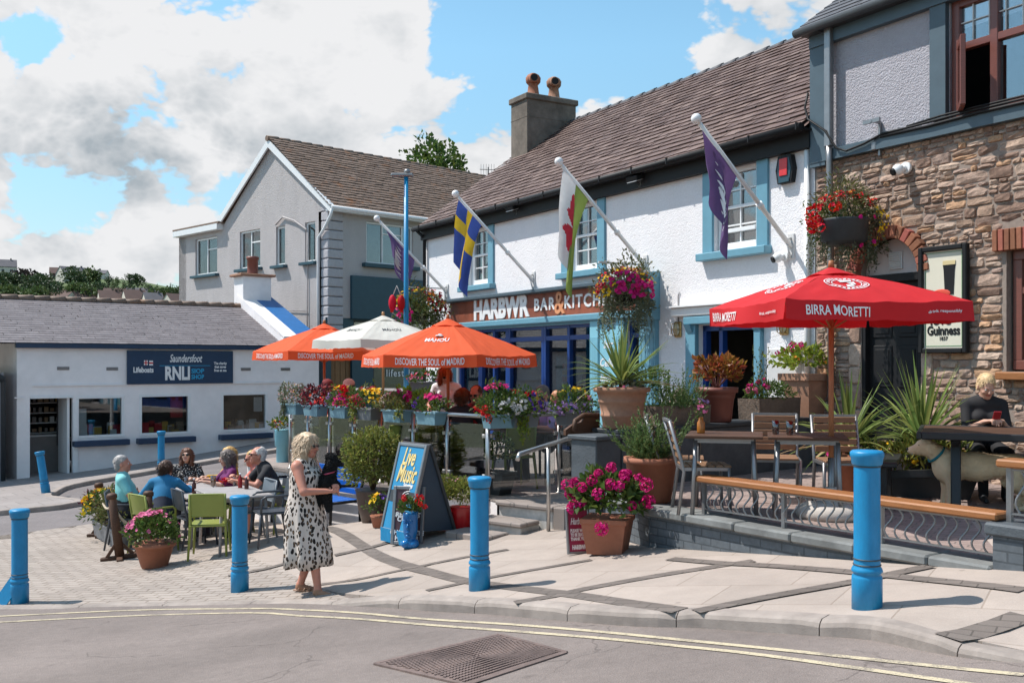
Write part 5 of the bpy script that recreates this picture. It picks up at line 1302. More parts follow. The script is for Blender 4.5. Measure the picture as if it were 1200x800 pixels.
mb = MB(-o); mb.bar((a_.x,a_.y,a_.z), (b_.x,b_.y,b_.z+.04), .10, .05); 
for q in range(5):
    c = a_.lerp(b_, q/4); mb.box((c.x, c.y, (c.z-2.3)/2), (.06,.06,c.z+2.3))
obj('rail', mb, m_offw, t)
# ------------------------------------------------------------------ umbrellas
def umbrella(label, apex, foot_z, sides, rad, rot, drop, val, mcan, mpole, texts, vent=True, base=None, group='beer umbrellas over the terraces', mtext=None, flap=0):
    t = thing('umbrella', label, 'umbrella', (apex.x, apex.y, foot_z), rot, group); h = apex.z-foot_z
    cor = [Vector((math.cos(2*math.pi*(i+.5)/sides)*rad, math.sin(2*math.pi*(i+.5)/sides)*rad, h-drop)) for i in range(sides)]
    top = Vector((0, 0, h)); rr = random.Random(int(apex.x*100))
    mb = MB(); NS = 26; NV = 18; inner = .10 if vent else .0
    def edge(i, s, v):                     # v: 0 apex .. 1 rim ; s across the side
        a, b = cor[i], cor[(i+1) % sides]; p = a.lerp(b, s); q = top.lerp(p, v)
        sag = (.030+.03*v)*math.sin(math.pi*s)*v*rad*.9; q.z -= sag*.35-.02*math.sin(math.pi*v)
        q.z += v*(1-.5*v)*(.010*math.sin(s*21+v*9+i*2.1)*math.sin(v*11+i)+.006*math.sin(s*47+v*5+i)); return q
    vg = {}
    for i in range(sides):
        mb.grid(lambda s, v: edge(i, s, inner+(1-inner)*v), NS, NV)
        # valance
        def vf(s, v):
            p = edge(i, s, 1.0); nrm = (cor[i]+cor[(i+1) % sides])/2; nrm.z = 0; nrm.normalize()
            dp = val*(1-.10*math.sin(math.pi*s)**2)
            return p+Vector((0,0,-dp*v))+nrm*(.012*math.sin(s*9+i*2)*v*(1+flap)+.01*v)
        mb.grid(vf, 24, 3)
    cn = obj('canopy', mb, mcan, t, recalc=False)
    if vent:
        mb = MB()
        for i in range(sides):
            a, b = cor[i], cor[(i+1) % sides]
            mb.grid(lambda s, v: (top+Vector((0,0,.045))).lerp(a.lerp(b, s), v*.20)+Vector((0,0,.020*v*math.sin(math.pi*s)-.022*v)), 8, 4)
        obj('vent_cap', mb, mcan, cn, recalc=False)
    mb = MB(); mb.cyl((0,0,h+.03), (0,0,h+.10), .03, .022, 10); obj('finial', mb, mpole, t)
    mb = MB(); mb.tube([(0,0,-.0),(0,0,h)], .024, 10); obj('pole', mb, mpole, t)
    for c in cor:
        mb = MB(); mb.bar((0,0,h-.03), c*.985+Vector((0,0,h-c.z))*0+Vector((0,0,-.012)), .018, .018); m_ = (Vector((0,0,h-.02))+c)/2
        mb.bar((0,0,h-drop-.22), m_+Vector((0,0,-.02)), .014, .014); obj('rib', mb, mpole, t)
    if texts:
        tm = MB()
        for i, tx, kind, cs, wd, hh in texts:
            b0 = MB(); text_mesh(tx, 1, 0, b0, Matrix(), 0, .012, width=1); mz = max(abs(v[2]) for v in b0.v)
            out = []
            for (x, y, z) in b0.v:
                s = cs+x*wd                       # text runs left to right seen from outside
                zz = z/mz*.5
                if kind == 'val':
                    p = edge(i, s, 1.0); nrm = (cor[i]+cor[(i+1) % sides])/2; nrm.z = 0; nrm.normalize()
                    p = p+Vector((0,0,-val*(.5-zz*hh)))+nrm*(.012*math.sin(s*9+i*2)*(.5-zz*hh)*(1+flap)+.01*(.5-zz*hh)+.010)
                else:
                    v = kind-zz*hh; e = edge(i, .5+(s-.5)/max(v, .2)*1.0, v); nrm = (edge(i,.6,v)-edge(i,.4,v)).cross(edge(i,.5,v+.02)-edge(i,.5,v)).normalized()
                    if nrm.z < 0: nrm = -nrm
                    p = e+nrm*.008
                out.append(tuple(p))
            b0.v = out; n0 = len(tm.v); tm.v += b0.v; tm.f += [[n0+q for q in f] for f in b0.f]; tm.m += b0.m; tm.s += b0.s
        if tm.v: obj('lettering', tm, mtext or m_wht, cn, recalc=False)
    return t, edge, cor
def fabric(n, c, tr=.25): return mat(n, c, .8, .06, 3, .12, 300, trans=tr)
f_or = fabric('orange_canopy', (.86,.125,.034), .35); f_red = fabric('red_canopy', (.62,.014,.02), .25); f_cream = fabric('cream_canopy', (.74,.72,.66), .35)
ap = W(525, 376, 14.6)
um1, e1, _ = umbrella('orange beer umbrella nearest the steps with white lettering on its valance', ap, ZL, 6, 1.30, R(-90)+R(-9), .50, .17, f_or, m_pole,
   [(q_, 'DISCOVER THE SOUL of MADRID', 'val', .5, .74, .62) for q_ in (4, 5, 0)]+[(5, 'MAHOU', .62, .5, .26, .10)])
mb = MB(); m5 = e1(5, .5, .50)
for k_, (s, v, r) in enumerate(((.47,.505,.035),(.55,.51,.03),(.51,.475,.03))):
    p = e1(5, s, v); mb.ball(p+Vector((0,0,.012)), (r*1.5, r, .012))
obj('emblem', mb, m_wht, um1)
ap = W(380, 381, 19.0)
umbrella('orange beer umbrella at the far left of the terrace, partly behind the cream one', ap, ZL, 6, 1.32, R(-90)+R(12), .50, .16, f_or, m_pole,
   [(q_, 'DISCOVER THE SOUL of MADRID', 'val', .5, .74, .62) for q_ in (3, 4, 5, 0)])
ap = W(449, 376, 17.4); ap.z += .06
umbrella('cream umbrella with a scalloped vent between the two orange umbrellas', ap, ZL, 6, 1.22, R(-90)+R(20), .40, .14, f_cream, m_pole2, [(4, 'MAHOU', .62, .5, .26, .10), (5, 'MAHOU', .62, .5, .26, .10)], mtext=m_char)
ap = W(974, 318, 9.15); ap.z = (HY-318)/F*9.15
um4, e4, _ = umbrella('red beer umbrella on a wooden pole over the right terrace', ap, ZD, 4, 1.20, R(-45)+R(-35), .31, .17, f_red, m_pole,
   [(3, 'BIRRA MORETTI', 'val', .27, .34, .55), (2, 'BIRRA MORETTI', 'val', .24, .36, .55), (3, 'drink responsibly', 'val', .84, .18, .22), (2, 'drink responsibly', 'val', .80, .2, .22)], flap=1.2)
def roundel(e, i, s0, v0, su, sv):
    mb = MB(); n = 36
    def P(a, r): 
        v = v0+math.sin(a)*sv*r; s = s0+math.cos(a)*su*r/max(v, .2); p = e(i, s, v); nn = (e(i,s+.05,v)-e(i,s-.05,v)).cross(e(i,s,v+.03)-e(i,s,v)).normalized()
        return p+(nn if nn.z > 0 else -nn)*.008
    for r0, r1 in ((1, .95), (.68, .64)):
        vs = [P(2*math.pi*k_/n, r) for k_ in range(n) for r in (r0, r1)]; mb.add(vs, [(2*k_, 2*k_+1, 2*((k_+1) % n)+1, 2*((k_+1) % n)) for k_ in range(n)])
    rr = random.Random(5)
    for k_ in range(26):                        # ring of small capitals and the seated figure in the middle
        a = 2*math.pi*k_/26
        if k_ % 13 in (12,): continue
        vs = [P(a-.07, .74), P(a+.07, .74), P(a+.07, .90), P(a-.07, .90)]; mb.add(vs, [(0,1,2,3)])
    for a0, r0, w_, h_ in ((1.4,.30,.5,.12),(4.7,.30,.9,.16),(0,.0,1,.3)):
        vs = [P(a0-w_, r0+.0), P(a0+w_, r0), P(a0+w_*.6, r0+h_+.14), P(a0-w_*.6, r0+h_+.14)]; mb.add(vs, [(0,1,2,3)])
    return mb
obj('emblem', roundel(e4, 3, .40, .52, .125, .17), m_wht, um4, recalc=False); obj('emblem', roundel(e4, 2, .45, .52, .14, .17), m_wht, um4, recalc=False)
mb = MB(); mb.tube([(0,0,0),(0,0,.55)], .030, 10); obj('pole_sleeve', mb, m_galv, um4)
mb = MB(); mb.lathe([(.0,.0),(.30,.0),(.32,.04),(.31,.09),(.25,.125),(.06,.13),(.05,.28)], 24); obj('base', mb, mat('cast_stone', (.46,.42,.38), .85, .12, 20, .3, 80), um4)
# ------------------------------------------------------------------ café furniture
m_lime = mat('lime_green_plastic', (.24,.27,.055), .45, .07, 6); m_anth = mat('anthracite_plastic', (.045,.052,.065), .4, .1, 6); m_tabl = mat('grey_table_top', (.34,.31,.30), .6, .15, 7, .1, 60); m_lgrey = mat('pale_grey_plastic', (.15,.175,.20), .45, .08, 6)
def cafe_chair(m, label, cat='chair', arms=True):
    t = thing('cafe_chair', label, cat); W2, D2, sh_ = .225, .21, .45
    mb = MB(); mb.grid(lambda u, v: Vector(((u-.5)*.44, (v-.5)*.43, sh_-.012*math.sin(math.pi*u)*math.sin(math.pi*v))), 6, 6); mb.grid(lambda u, v: Vector(((u-.5)*.44, (v-.5)*.43, sh_-.03)), 2, 2)
    mb.box((0,0,sh_-.02), (.45,.44,.025), bev=.008); obj('seat', mb, m, t)
    mb = MB(); mb.grid(lambda u, v: Vector(((u-.5)*.42, -.215-.05*v-.03*math.sin(math.pi*u)+.02, .56+.27*v)), 10, 4)
    mb.grid(lambda u, v: Vector(((u-.5)*.42, -.235-.05*v-.03*math.sin(math.pi*u)+.02, .56+.27*v)), 10, 4); mb.box((0,-.262,.835), (.40,.026,.022), bev=.008); mb.box((0,-.215,.555), (.40,.026,.022), bev=.008); obj('backrest', mb, m, t)
    for s in (-1, 1):
        mb = MB(); mb.tube([(s*.21,.20,sh_-.02),(s*.235,.24,0)], [.018,.014], 8); obj('leg', mb, m, t)
        mb = MB(); mb.tube([(s*.215,-.265,.84),(s*.215,-.215,.56),(s*.215,-.19,sh_),(s*.235,-.27,0)], [.015,.018,.019,.014], 8); obj('leg', mb, m, t)
        if arms:
            mb = MB(); mb.tube([(s*.222,-.235,.64),(s*.245,-.1,.655),(s*.245,.14,.65),(s*.235,.19,.62),(s*.222,.20,sh_)], .015, 8); obj('arm', mb, m, t)
    return t
def slat_chair(label):
    t = thing('slatted_chair', label, 'chair'); sh_ = .45
    mb = MB()
    for q in range(6): mb.box((0, -.19+q*.077, sh_), (.42,.064,.02), bev=.004)
    obj('seat', mb, m_wslat, t)
    mb = MB()
    for q in range(5): mb.box((0, -.235-.022*q*.9, .54+q*.073), (.42,.016,.060), bev=.004)
    obj('backrest', mb, m_wslat, t)
    for s in (-1, 1):
        mb = MB(); mb.tube([(s*.225,.20,sh_-.01),(s*.225,.215,0)], .017, 8); obj('leg', mb, m_galv, t)
        mb = MB(); mb.tube([(s*.225,-.35,.88),(s*.225,-.24,.50),(s*.225,-.215,.40),(s*.225,-.27,0)], .017, 8); obj('leg', mb, m_galv, t)
    mb = MB(); mb.bar((-.225,.20,sh_-.022), (.225,.20,sh_-.022), .03, .025); mb.bar((-.225,-.22,sh_-.022), (.225,-.22,sh_-.022), .03, .025)
    for s in (-1, 1): mb.bar((s*.225,-.22,sh_-.022), (s*.225,.20,sh_-.022), .025, .03); 
    obj('seat_frame', mb, m_galv, t); mb = MB(); mb.bar((-.225,-.35,.875), (.225,-.35,.875), .03, .025); obj('back_rail', mb, m_galv, t)
    return t
def cafe_table(label, w_, d_, mtop, mleg, cat='table'):
    t = thing('cafe_table', label, cat)
    mb = MB(); n = max(1, int(d_/.11))
    for q in range(n): mb.box((0, -d_/2+(q+.5)*d_/n, .735), (w_, d_/n-.006, .026), bev=.004)
    obj('table_top', mb, mtop, t)
    mb = MB(); mb.box((0,0,.70), (w_-.16,d_-.16,.045)); obj('apron', mb, mleg, t)
    for sx_ in (-1, 1):
        for sy in (-1, 1):
            mb = MB(); mb.tube([(sx_*(w_/2-.09),sy*(d_/2-.09),.70),(sx_*(w_/2-.06),sy*(d_/2-.06),0)], [.022,.02], 8); obj('leg', mb, mleg, t)
    return t
def plz(x, y): return pz(x, y)
# tables and chairs on the block paving, left
TBD = R(121)                                     # direction of the row
tab = [(Vector((-3.72, 13.30)), 'grey café table nearest the blue bollard'), (Vector((-4.52, 14.62)), 'middle grey café table with drinks and a red flower'), (Vector((-5.22, 15.85)), 'farthest grey café table beside the man in aqua')]
ct = cafe_table(tab[0][1], .75, 1.15, m_tabl, m_tabl); ct['group'] = 'grey tables on the paving'
for q, (c, lb) in enumerate(tab):
    o = ct if q == 0 else dup(ct, (0,0,0))
    o.location = (c.x, c.y, plz(c.x, c.y)); o.rotation_euler = (0, 0, TBD-R(90)); o['label'] = lb
cl = cafe_chair(m_lime, 'x'); cd_ = cafe_chair(m_anth, 'x'); cg = cafe_chair(m_lgrey, 'x'); used = set()
def put(proto, x, y, rot, label, z=None, group='café chairs on the paving'):
    o = proto if proto.name not in used else copy_tree(proto); used.add(proto.name); used.add(o.name)
    o.location = (x, y, plz(x, y) if z is None else z); o.rotation_euler = (0, 0, R(rot)); o['label'] = label; o['group'] = group; o['category'] = 'chair'; return o
# chair faces +Y at rot 0
p = G(246, 652); put(cl, p.x, p.y, 10, 'empty green café chair nearest the camera with its back turned')
p = G(212, 645); put(cd_, p.x+.12, p.y+.25, -52, 'empty dark café armchair just left of the nearest green chair')
put(cd_, p.x-.42, p.y+1.0, -55, 'dark café armchair behind the terracotta pot, second from the nearest green chair')
p = G(317, 640); put(cd_, p.x, p.y+.1, 118, 'dark café armchair close behind the woman in the spotted dress'); put(cg, p.x-.45, p.y+.85, 125, 'grey café chair between the dark armchair and the man in black')
put(cl, -3.42, 14.75, 130, 'green café chair under the grey haired man in black'); put(cl, -4.38, 15.63, 122, 'green café chair under the woman in purple')
put(cl, -5.03, 14.0, -40, 'green café chair under the woman in the blue jumper'); put(cd_, -5.72, 14.75, -75, 'dark café armchair under the man in aqua')
put(cd_, -4.6, 16.5, 112, 'dark café chair under the woman in yellow'); put(cg, -5.55, 16.75, 200, 'grey café chair under the woman in the patterned blouse'); put(cd_, -3.7, 15.35, 120, 'dark café chair under the woman in coral')
# chairs and tables on the lower terrace behind the glass
tg = 'café chairs on the lower terrace'
TT = [(Vector((.45, 14.6)), 'wooden table behind the steps balustrade with tall drinks'), (Vector((-1.5, 15.2)), 'wooden table under the orange umbrella near the steps'), (Vector((-2.6, 17.2)), 'wooden table under the cream umbrella')]
tt = cafe_table('x', .75, 1.1, m_wdark, m_char); tt['group'] = 'wooden tables on the lower terrace'
for q, (c, lb) in enumerate(TT):
    o = tt if q == 0 else dup(tt, (0,0,0)); o.location = (c.x, c.y, ZL); o.rotation_euler = (0, 0, R(35)); o['label'] = lb
for x, y, r_, pr, lb in ((.02, 13.75, 25, cl, 'green café chair seen through the glass right of the step corner'), (.05, 15.2, -60, cg, 'grey café chair behind the man in sunglasses'), (-.75, 14.25, 20, cd_, 'dark chair under the man in the brown cap'),
                         (-1.55, 14.3, 10, cl, 'green café chair behind the trailing flower box left of the step corner'), (-2.35, 15.6, 30, cl, 'green café chair behind the middle of the balustrade'), (-3.0, 16.5, 20, cl, 'green café chair behind the left end of the balustrade'),
                         (-2.2, 18.0, 170, cl, 'green café chair under the person in the pink cap'), (-3.1, 17.9, 200, cl, 'green café chair under the person in the red hat'), (-1.0, 16.0, 150, cd_, 'dark chair on the far side of the table near the steps'), (1.15, 14.85, 95, cg, 'grey chair under the man in lilac')):
    put(pr, x, y, r_, lb, ZL, tg)
# wooden tables and chairs on the right terrace
p = PL(900, 512, ZD+.745)
rt = cafe_table('left half of the pair of brown wooden tables on the right terrace', .70, .70, m_wdark, m_galv); rt['group'] = 'brown tables on the right terrace'
p = p+Vector((.06,.34,0))
rt.location = (p.x-.36, p.y+.08, ZD); rt.rotation_euler = (0, 0, R(-14))
dup(rt, (p.x+.36, p.y-.10, ZD), R(-14), 'right half of the pair of brown wooden tables, holding two glasses')
s1 = slat_chair('x')
def puts(x, y, r_, lb): 
    o = s1 if 's1' not in used else copy_tree(s1); used.add('s1'); o.location = (x, y, ZD); o.rotation_euler = (0, 0, R(r_)); o['label'] = lb; o['group'] = 'slatted chairs on the right terrace'
q = PL(828, 600, ZD); puts(q.x-.02, q.y+.05, -92, 'slatted chair at the left end of the brown tables, nearest the railing'); puts(q.x-.12, q.y+.72, -100, 'slatted chair at the left end of the brown tables, farther from the railing')
puts(2.72, 10.25, 168, 'slatted chair behind the brown tables under the stone trough'); puts(3.30, 9.95, 176, 'slatted chair behind the brown tables beside the red umbrella pole')
# picnic table
PT = Vector((4.78, 9.62)); t = thing('picnic_table', 'black framed picnic table with a dark brown top on the right terrace', 'picnic table', (PT.x, PT.y, ZD), R(-24), None)
mb = MB()
for k_ in range(7): mb.box((0, -.50+k_*.165, .745), (1.5,.155,.04), bev=.006)
obj('table_top', mb, m_wdark, t)
m_blk2 = mat('black_recycled_plastic', (.018,.018,.02), .45, .15, 8)
mb = MB(); mb.box((0,-.60,.735), (1.5,.05,.07), bev=.01); mb.box((-.765,0,.735), (.05,1.25,.07), bev=.01); mb.box((.765,0,.735), (.05,1.25,.07), bev=.01); mb.box((0,.60,.735), (1.5,.05,.07), bev=.01); obj('edge_rail', mb, m_blk2, t)
for sx_ in (-.45, .45):
    for sy in (-.36, .36):
        mb = MB(); mb.bar((sx_,sy*.75,.70), (sx_,sy*1.25,.0), .09, .09, bev=.01); mb.bar((sx_,sy*.5,.62), (sx_,sy*1.35,.70), .08, .08, bev=.01); obj('leg', mb, m_blk2, t)
for (bx_, by_, w_, d_) in ((-1.10,0,.28,1.1),(1.10,0,.28,1.1),(0,.98,1.2,.28)):
    mb = MB(); mb.box((bx_, by_, .44), (w_,d_,.05), bev=.01)
    for s in (-1, 1): mb.box((bx_+(s*.4 if w_ > d_ else 0), by_+(s*.38 if d_ > w_ else 0), .21), (.08,.08,.42), bev=.008)
    mb.bar((bx_*.95, by_*.9, .30), (bx_*.3, by_*.35, .35), .07, .07); obj('bench', mb, m_blk2, t)
# glasses, bottles
m_tumb = glassmat('clear_tumbler_glass', (.86,.88,.9), .16); m_beer = mat('amber_beer', (.55,.20,.02), .15, .05, 5, trans=.4); m_cola = mat('dark_drink', (.07,.015,.012), .15, .1, 5); m_ketch = mat('ketchup', (.30,.008,.008), .3); m_amb = mat('amber_vase', (.36,.13,.02), .3, .1, 10)
def tumbler(label, p, r=.036, h=.13, liq=None, stem=False, group=None):
    t = thing('drinking_glass', label, 'glass', p, 0, group); mb = MB(); z0 = 0
    if stem: mb.lathe([(.0,0),(.035,.002),(.006,.01),(.005,.075)], 12); z0 = .075
    mb.lathe([(.001,z0+.004),(r*.85,z0+.004),(r,z0+h),(r-.003,z0+h),(r*.85-.003,z0+.008),(.001,z0+.008)], 16); obj('glass', mb, m_tumb, t)
    if liq: mb = MB(); mb.lathe([(r*.8,z0+.01),(r*.93,z0+h*.78)], 14); obj('drink', mb, liq, t)
    return t
def bottle(label, p, m, h=.2, group=None):
    t = thing('sauce_bottle', label, 'bottle', p, 0, group); mb = MB(); mb.lathe([(.028,0),(.03,.01),(.03,h*.6),(.012,h*.78),(.012,h*.9)], 12); obj('body', mb, m, t)
    mb = MB(); mb.lathe([(.015,h*.9),(.015,h)], 10); obj('cap', mb, m_wht, t)
zt_ = ZD+.749
a = Vector((rt.location.x+.45, rt.location.y-.12, zt_)); tumbler('left of two clear tumblers on the brown tables', a, group='clear tumblers'); b = Vector((rt.location.x+.56, rt.location.y-.20, zt_)); tumbler('right of two clear tumblers on the brown tables', b, group='clear tumblers')
def ptab(q, dx, dy):
    c = tab[q][0]; return (c.x+dx, c.y+dy, plz(c.x, c.y)+.75)
tumbler('tumbler of amber beer on the middle grey table', ptab(1, .12, .05), .042, .16, m_beer, True); tumbler('stemmed glass half full on the middle grey table', ptab(1, .42, .15), .042, .13, None, True)
tumbler('red drink beside the elbow of the man in black', ptab(1, .62, -.05), .035, .12, m_ketch); bottle('dark red sauce bottle on the middle grey table', ptab(1, -.10, -.15), m_cola, .22); bottle('ketchup bottle on the nearest grey table', ptab(0, -.02, .40), m_ketch, .2)
bottle('small brown sauce bottle on the nearest grey table', ptab(0, .1, .28), m_cola, .17); tumbler('cola glass in front of the woman in the blue jumper', ptab(2, .1, -.45), .035, .14, m_cola); tumbler('cola glass in front of the woman in the patterned blouse', ptab(2, .02, .05), .035, .14, m_cola)
tumbler('pint of amber beer on the table behind the steps', (.36, 14.45, ZL+.75), .042, .16, m_beer); tumbler('cola glass beside the pint behind the steps', (.55, 14.6, ZL+.75), .038, .15, m_cola); tumbler('half glass of cola left of the pint behind the steps', (.22, 14.3, ZL+.75), .034, .11, m_cola)
t = thing('paper_menu', 'white paper menu lying on the picnic table', 'menu', (PT.x+.62, PT.y-.15, ZD+.768), R(20)); mb = MB(); mb.box((0,0,.003), (.30,.21,.005)); obj('sheet', mb, m_wht, t)
# ------------------------------------------------------------------ signs on the pavement
p = G(488, 636); Yb = p.y; hA = 1.10*(636-522)/F*Yb/1.10
t = thing('a_board', 'tall blue live music A-board standing open on the pavement', 'a-board', (p.x-.04, p.y+.30, plz(p.x, p.y)), R(-50))
wA = .60; sp_ = .46
def aface(mb, y0, side, inset=0., mi=0, th=.035):
    mb.bar((0, y0, .02), (0, 0, hA), wA-inset, th, mi, up=(0,1,0))
fb = Vector((0,-.30,.10)); ft = Vector((0,-.02,hA)); ax_ = (ft-fb).normalized(); nrm = Vector((0,-ax_.z,ax_.y))
AM = Matrix.Translation(fb) @ Matrix((Vector((1,0,0)), -nrm, ax_)).transposed().to_4x4(); LA = (ft-fb).length
mb = MB(); mb.M = AM; mb.box((0,0,LA/2), (wA-.06,.02,LA-.02)); fp_ = obj('front_panel', mb, mat('sign_blue', (.02,.22,.42), .5, .08, 3), t)
mb = MB(); mb.M = AM
for s in (-1, 1): mb.box((s*(wA/2-.02),0,LA/2), (.04,.05,LA), bev=.006)
for z in (.02, LA-.02): mb.box((0,0,z), (wA-.08,.048,.04), bev=.006)
obj('frame', mb, m_galv, t)
mb = MB(); mb.M = AM; mb.box((0,-.012,LA*.40), (wA-.10,.006,.14)); obj('dark_strip', mb, m_char, fp_)
mb = MB(); text_mesh('Live', .30, 0, mb, AM @ Matrix.Translation((-.02,-.014,LA*.84)), .003, .006, shear=.3, width=.26); text_mesh('Music', .30, 0, mb, AM @ Matrix.Translation((.0,-.014,LA*.65)), .003, .006, shear=.3, width=.40); obj('lettering', mb, mat('pale_gold_lettering', (.72,.55,.22), .6), fp_)
mb = MB(); text_mesh('Saturdays', .08, 0, mb, AM @ Matrix.Translation((.08,-.014,LA*.53)), .003, .003, shear=.3, width=.2); obj('small_lettering', mb, m_wht, fp_)
mb = MB(); mb.box((0,-.31,.06), (wA-.05,.03,.16)); obj('kick_board', mb, m_boll, t)
bm_ = MB(); bb = Vector((0,.42,0)); bt = Vector((0,.02,hA)); a2 = (bb-bt).normalized(); n2 = Vector((0,a2.z,-a2.y))
BMx = Matrix.Translation(bb) @ Matrix((Vector((1,0,0)), n2, -a2)).transposed().to_4x4(); LB = (bb-bt).length
mb = MB(); mb.M = BMx; mb.box((0,0,LB/2+.06), (wA,.035,LB-.10), bev=.006); 
for s in (-1, 1): mb.box((s*(wA/2-.05),0,.05), (.10,.035,.12))
obj('back_panel', mb, m_char, t)
mb = MB()
for s in (-1,): mb.prism([(s*.255,-.28,.12),(s*.255,.40,.10),(s*.255,.02,hA-.05),(s*.255,-.02,hA-.05)], (.012,0,0)); mb.prism([(.250,-.26,.14),(.250,.40,.10),(.250,.02,hA-.05),(.250,-.02,hA-.05)], (.012,0,0))
obj('side_shade_sheet', mb, mat('dark_blue_side_shade', (.03,.05,.075), .6, .1, 4), t)  # dark sheets over the open sides stand in for shade between the boards
p = G(475, 637); hM = (637-571)/F*p.y+.02
t = thing('menu_board', 'small grey framed menu board leaning against the A-board', 'menu board', (p.x+.02, p.y-.06, p.z), R(-14)); LM = Matrix.Rotation(R(-10), 4, 'X'); wM = .40
mb = MB(); mb.M = LM; mb.box((0,0,hM/2), (wM-.06,.02,hM-.06)); mp_ = obj('panel', mb, mat('plum_board', (.075,.035,.045), .6, .12, 6), t)
mb = MB(); mb.M = LM
for s in (-1, 1): mb.box((s*(wM/2-.02),0,hM/2), (.04,.04,hM), bev=.006)
for z in (.02, hM-.02): mb.box((0,0,z), (wM-.08,.038,.04), bev=.006)
obj('frame', mb, m_galv, t)
mb = MB()
for q, (tx, s_) in enumerate((('from 9am', .05), ('BREAKFAST', .075), ('COFFEE', .075), ('TEA', .075), ('HOT', .06), ('CHOCOLATE', .07))): text_mesh(tx, s_, 0, mb, LM @ Matrix.Translation((-.0,-.013,hM*(.58-q*.075))), .002, .003)
text_mesh('HARBWR', .07, 0, mb, LM @ Matrix.Translation((0,-.013,hM*.11)), .002, .004)
mb.tube([(LM @ Vector((math.cos(a)*.08,-.014,hM*.83+math.sin(a)*.055))) for a in [k_*math.pi/8 for k_ in range(9)]], .006, 5); mb.tube([(LM @ Vector((math.cos(a)*.05,-.014,hM*.83+math.sin(a)*.03))) for a in [k_*math.pi/8 for k_ in range(9)]], .005, 5); obj('lettering', mb, m_wht, mp_)
mb = MB(); text_mesh('Morning', .12, 0, mb, LM @ Matrix.Translation((0,-.013,hM*.68)), .002, .004, shear=.3, width=.28); obj('pink_lettering', mb, mat('pink_lettering', (.75,.06,.12)), mp_)
p = G(681, 648); hB = (648-597)/F*p.y+.02
t = thing('menu_board', 'small burgundy framed sign leaning against the pot of pink hydrangeas', 'sign', (p.x-.02, p.y-.02, p.z), R(16)); LM = Matrix.Rotation(R(-9), 4, 'X'); wM = .25; hM = hB
mb = MB(); mb.M = LM; mb.box((0,0,hM/2), (wM-.03,.02,hM-.04)); mp_ = obj('panel', mb, mat('burgundy_board', (.28,.015,.06), .5, .08, 6), t)
mb = MB(); mb.M = LM
for s in (-1, 1): mb.box((s*(wM/2-.012),0,hM/2), (.024,.035,hM), bev=.005)
for z in (.012, hM-.012): mb.box((0,0,z), (wM-.048,.033,.024), bev=.005)
obj('frame', mb, m_galv, t)
mb = MB(); text_mesh('Harbour', .09, 0, mb, LM @ Matrix.Translation((0,-.013,hM*.70)), .002, .002, shear=.4, width=.17)
for q, tx in enumerate(('PLEASE WAIT', 'TO BE SEATED', 'THANK YOU')): text_mesh(tx, .045, 0, mb, LM @ Matrix.Translation((0,-.013,hM*(.50-q*.09))), .002, .002, width=.17)
text_mesh('HARBWR', .06, 0, mb, LM @ Matrix.Translation((0,-.013,hM*.14)), .002, .003, width=.15); obj('lettering', mb, m_wht, mp_)
x, z = PF(524, 432, -.03)
t = thing('wall_board', 'white lettered board on the end of the pub behind the standing woman', 'sign', PW(-11.72, -.03, ZL+.3), PROT)
mb = MB(); mb.box((0,0,.9), (.95,.04,1.9)); bd = obj('board', mb, m_wht, t); mb = MB()
for q, tx in enumerate(('MEALS', 'GINS', 'WINES')): text_mesh(tx, .26, 0, mb, Matrix.Translation((.05,-.024,1.45-q*.42)), .003, .006, width=.62)
obj('lettering', mb, m_navy, bd)
# ------------------------------------------------------------------ bench, rope posts
t = thing('bench', 'royal blue slatted bench with iron arms behind the woman in the spotted dress', 'bench', (0,0,0)); a = W(372, 574, 14.7); t.location = (a.x-.05, a.y, plz(a.x, a.y)+.02); t.rotation_euler.z = R(-47)
m_bbl = mat('bench_blue', (.006,.10,.42), .4, .08, 6)
mb = MB()
for q in range(5): mb.box((0,-.18+q*.095,.45), (1.6,.08,.03), bev=.005)
obj('seat', mb, m_bbl, t); mb = MB()
for q in range(4): mb.box((0,.27+q*.025,.56+q*.095), (1.6,.025,.08), bev=.005)
obj('backrest', mb, m_bbl, t)
for s in (-.8, .8):
    mb = MB(); mb.tube([(s,-.24,0),(s,-.22,.45),(s,-.22,.62),(s,-.12,.68),(s,.22,.66)], .022, 8); mb.tube([(s,.36,.86),(s,.25,.5),(s,.28,0)], .022, 8); mb.tube([(s,-.22,.44),(s,.26,.44)], .02, 8); obj('bench_end', mb, m_black, t)
posts = [(G(141, 655), 78, 10, (R(4), R(-7), R(20)), 'leaning brown wooden rope post nearest the camera'), (G(174, 650), 74, 2, None, 'brown wooden rope post behind the terracotta pot'), (G(121, 628), 62, -8, (0, R(-5), 0), 'brown wooden rope post farthest along the flower trough')]
tops = []
for p, hpx, _, rot, lb in posts:
    h = hpx/F*p.y; t = thing('rope_post', lb, 'post', p, R(20), 'wooden rope posts'); mb = MB(); mb.tube([(0,0,0),(0,0,h)], [.065,.055], 10); mb.lathe([(.068,h-.06),(.07,h-.01),(.05,h+.012),(0,h+.015)], 12); obj('post', mb, m_wdark, t)
    mb = MB(); mb.box((0,0,.03), (.5,.08,.06), bev=.008); mb.box((0,0,.028), (.08,.46,.056), bev=.008)
    for s in (-1, 1): mb.bar((s*.17,0,.05), (s*.05,0,.20), .05, .04)
    obj('foot', mb, m_wdark, t)
    if rot: t.rotation_euler = rot
    M_ = Matrix.Translation(p) @ t.rotation_euler.to_matrix().to_4x4(); tops.append(M_ @ Vector((0,0,h*.86)))
m_rope = mat('hemp_rope', (.46,.38,.28), .9, .15, 60, .5, 120)
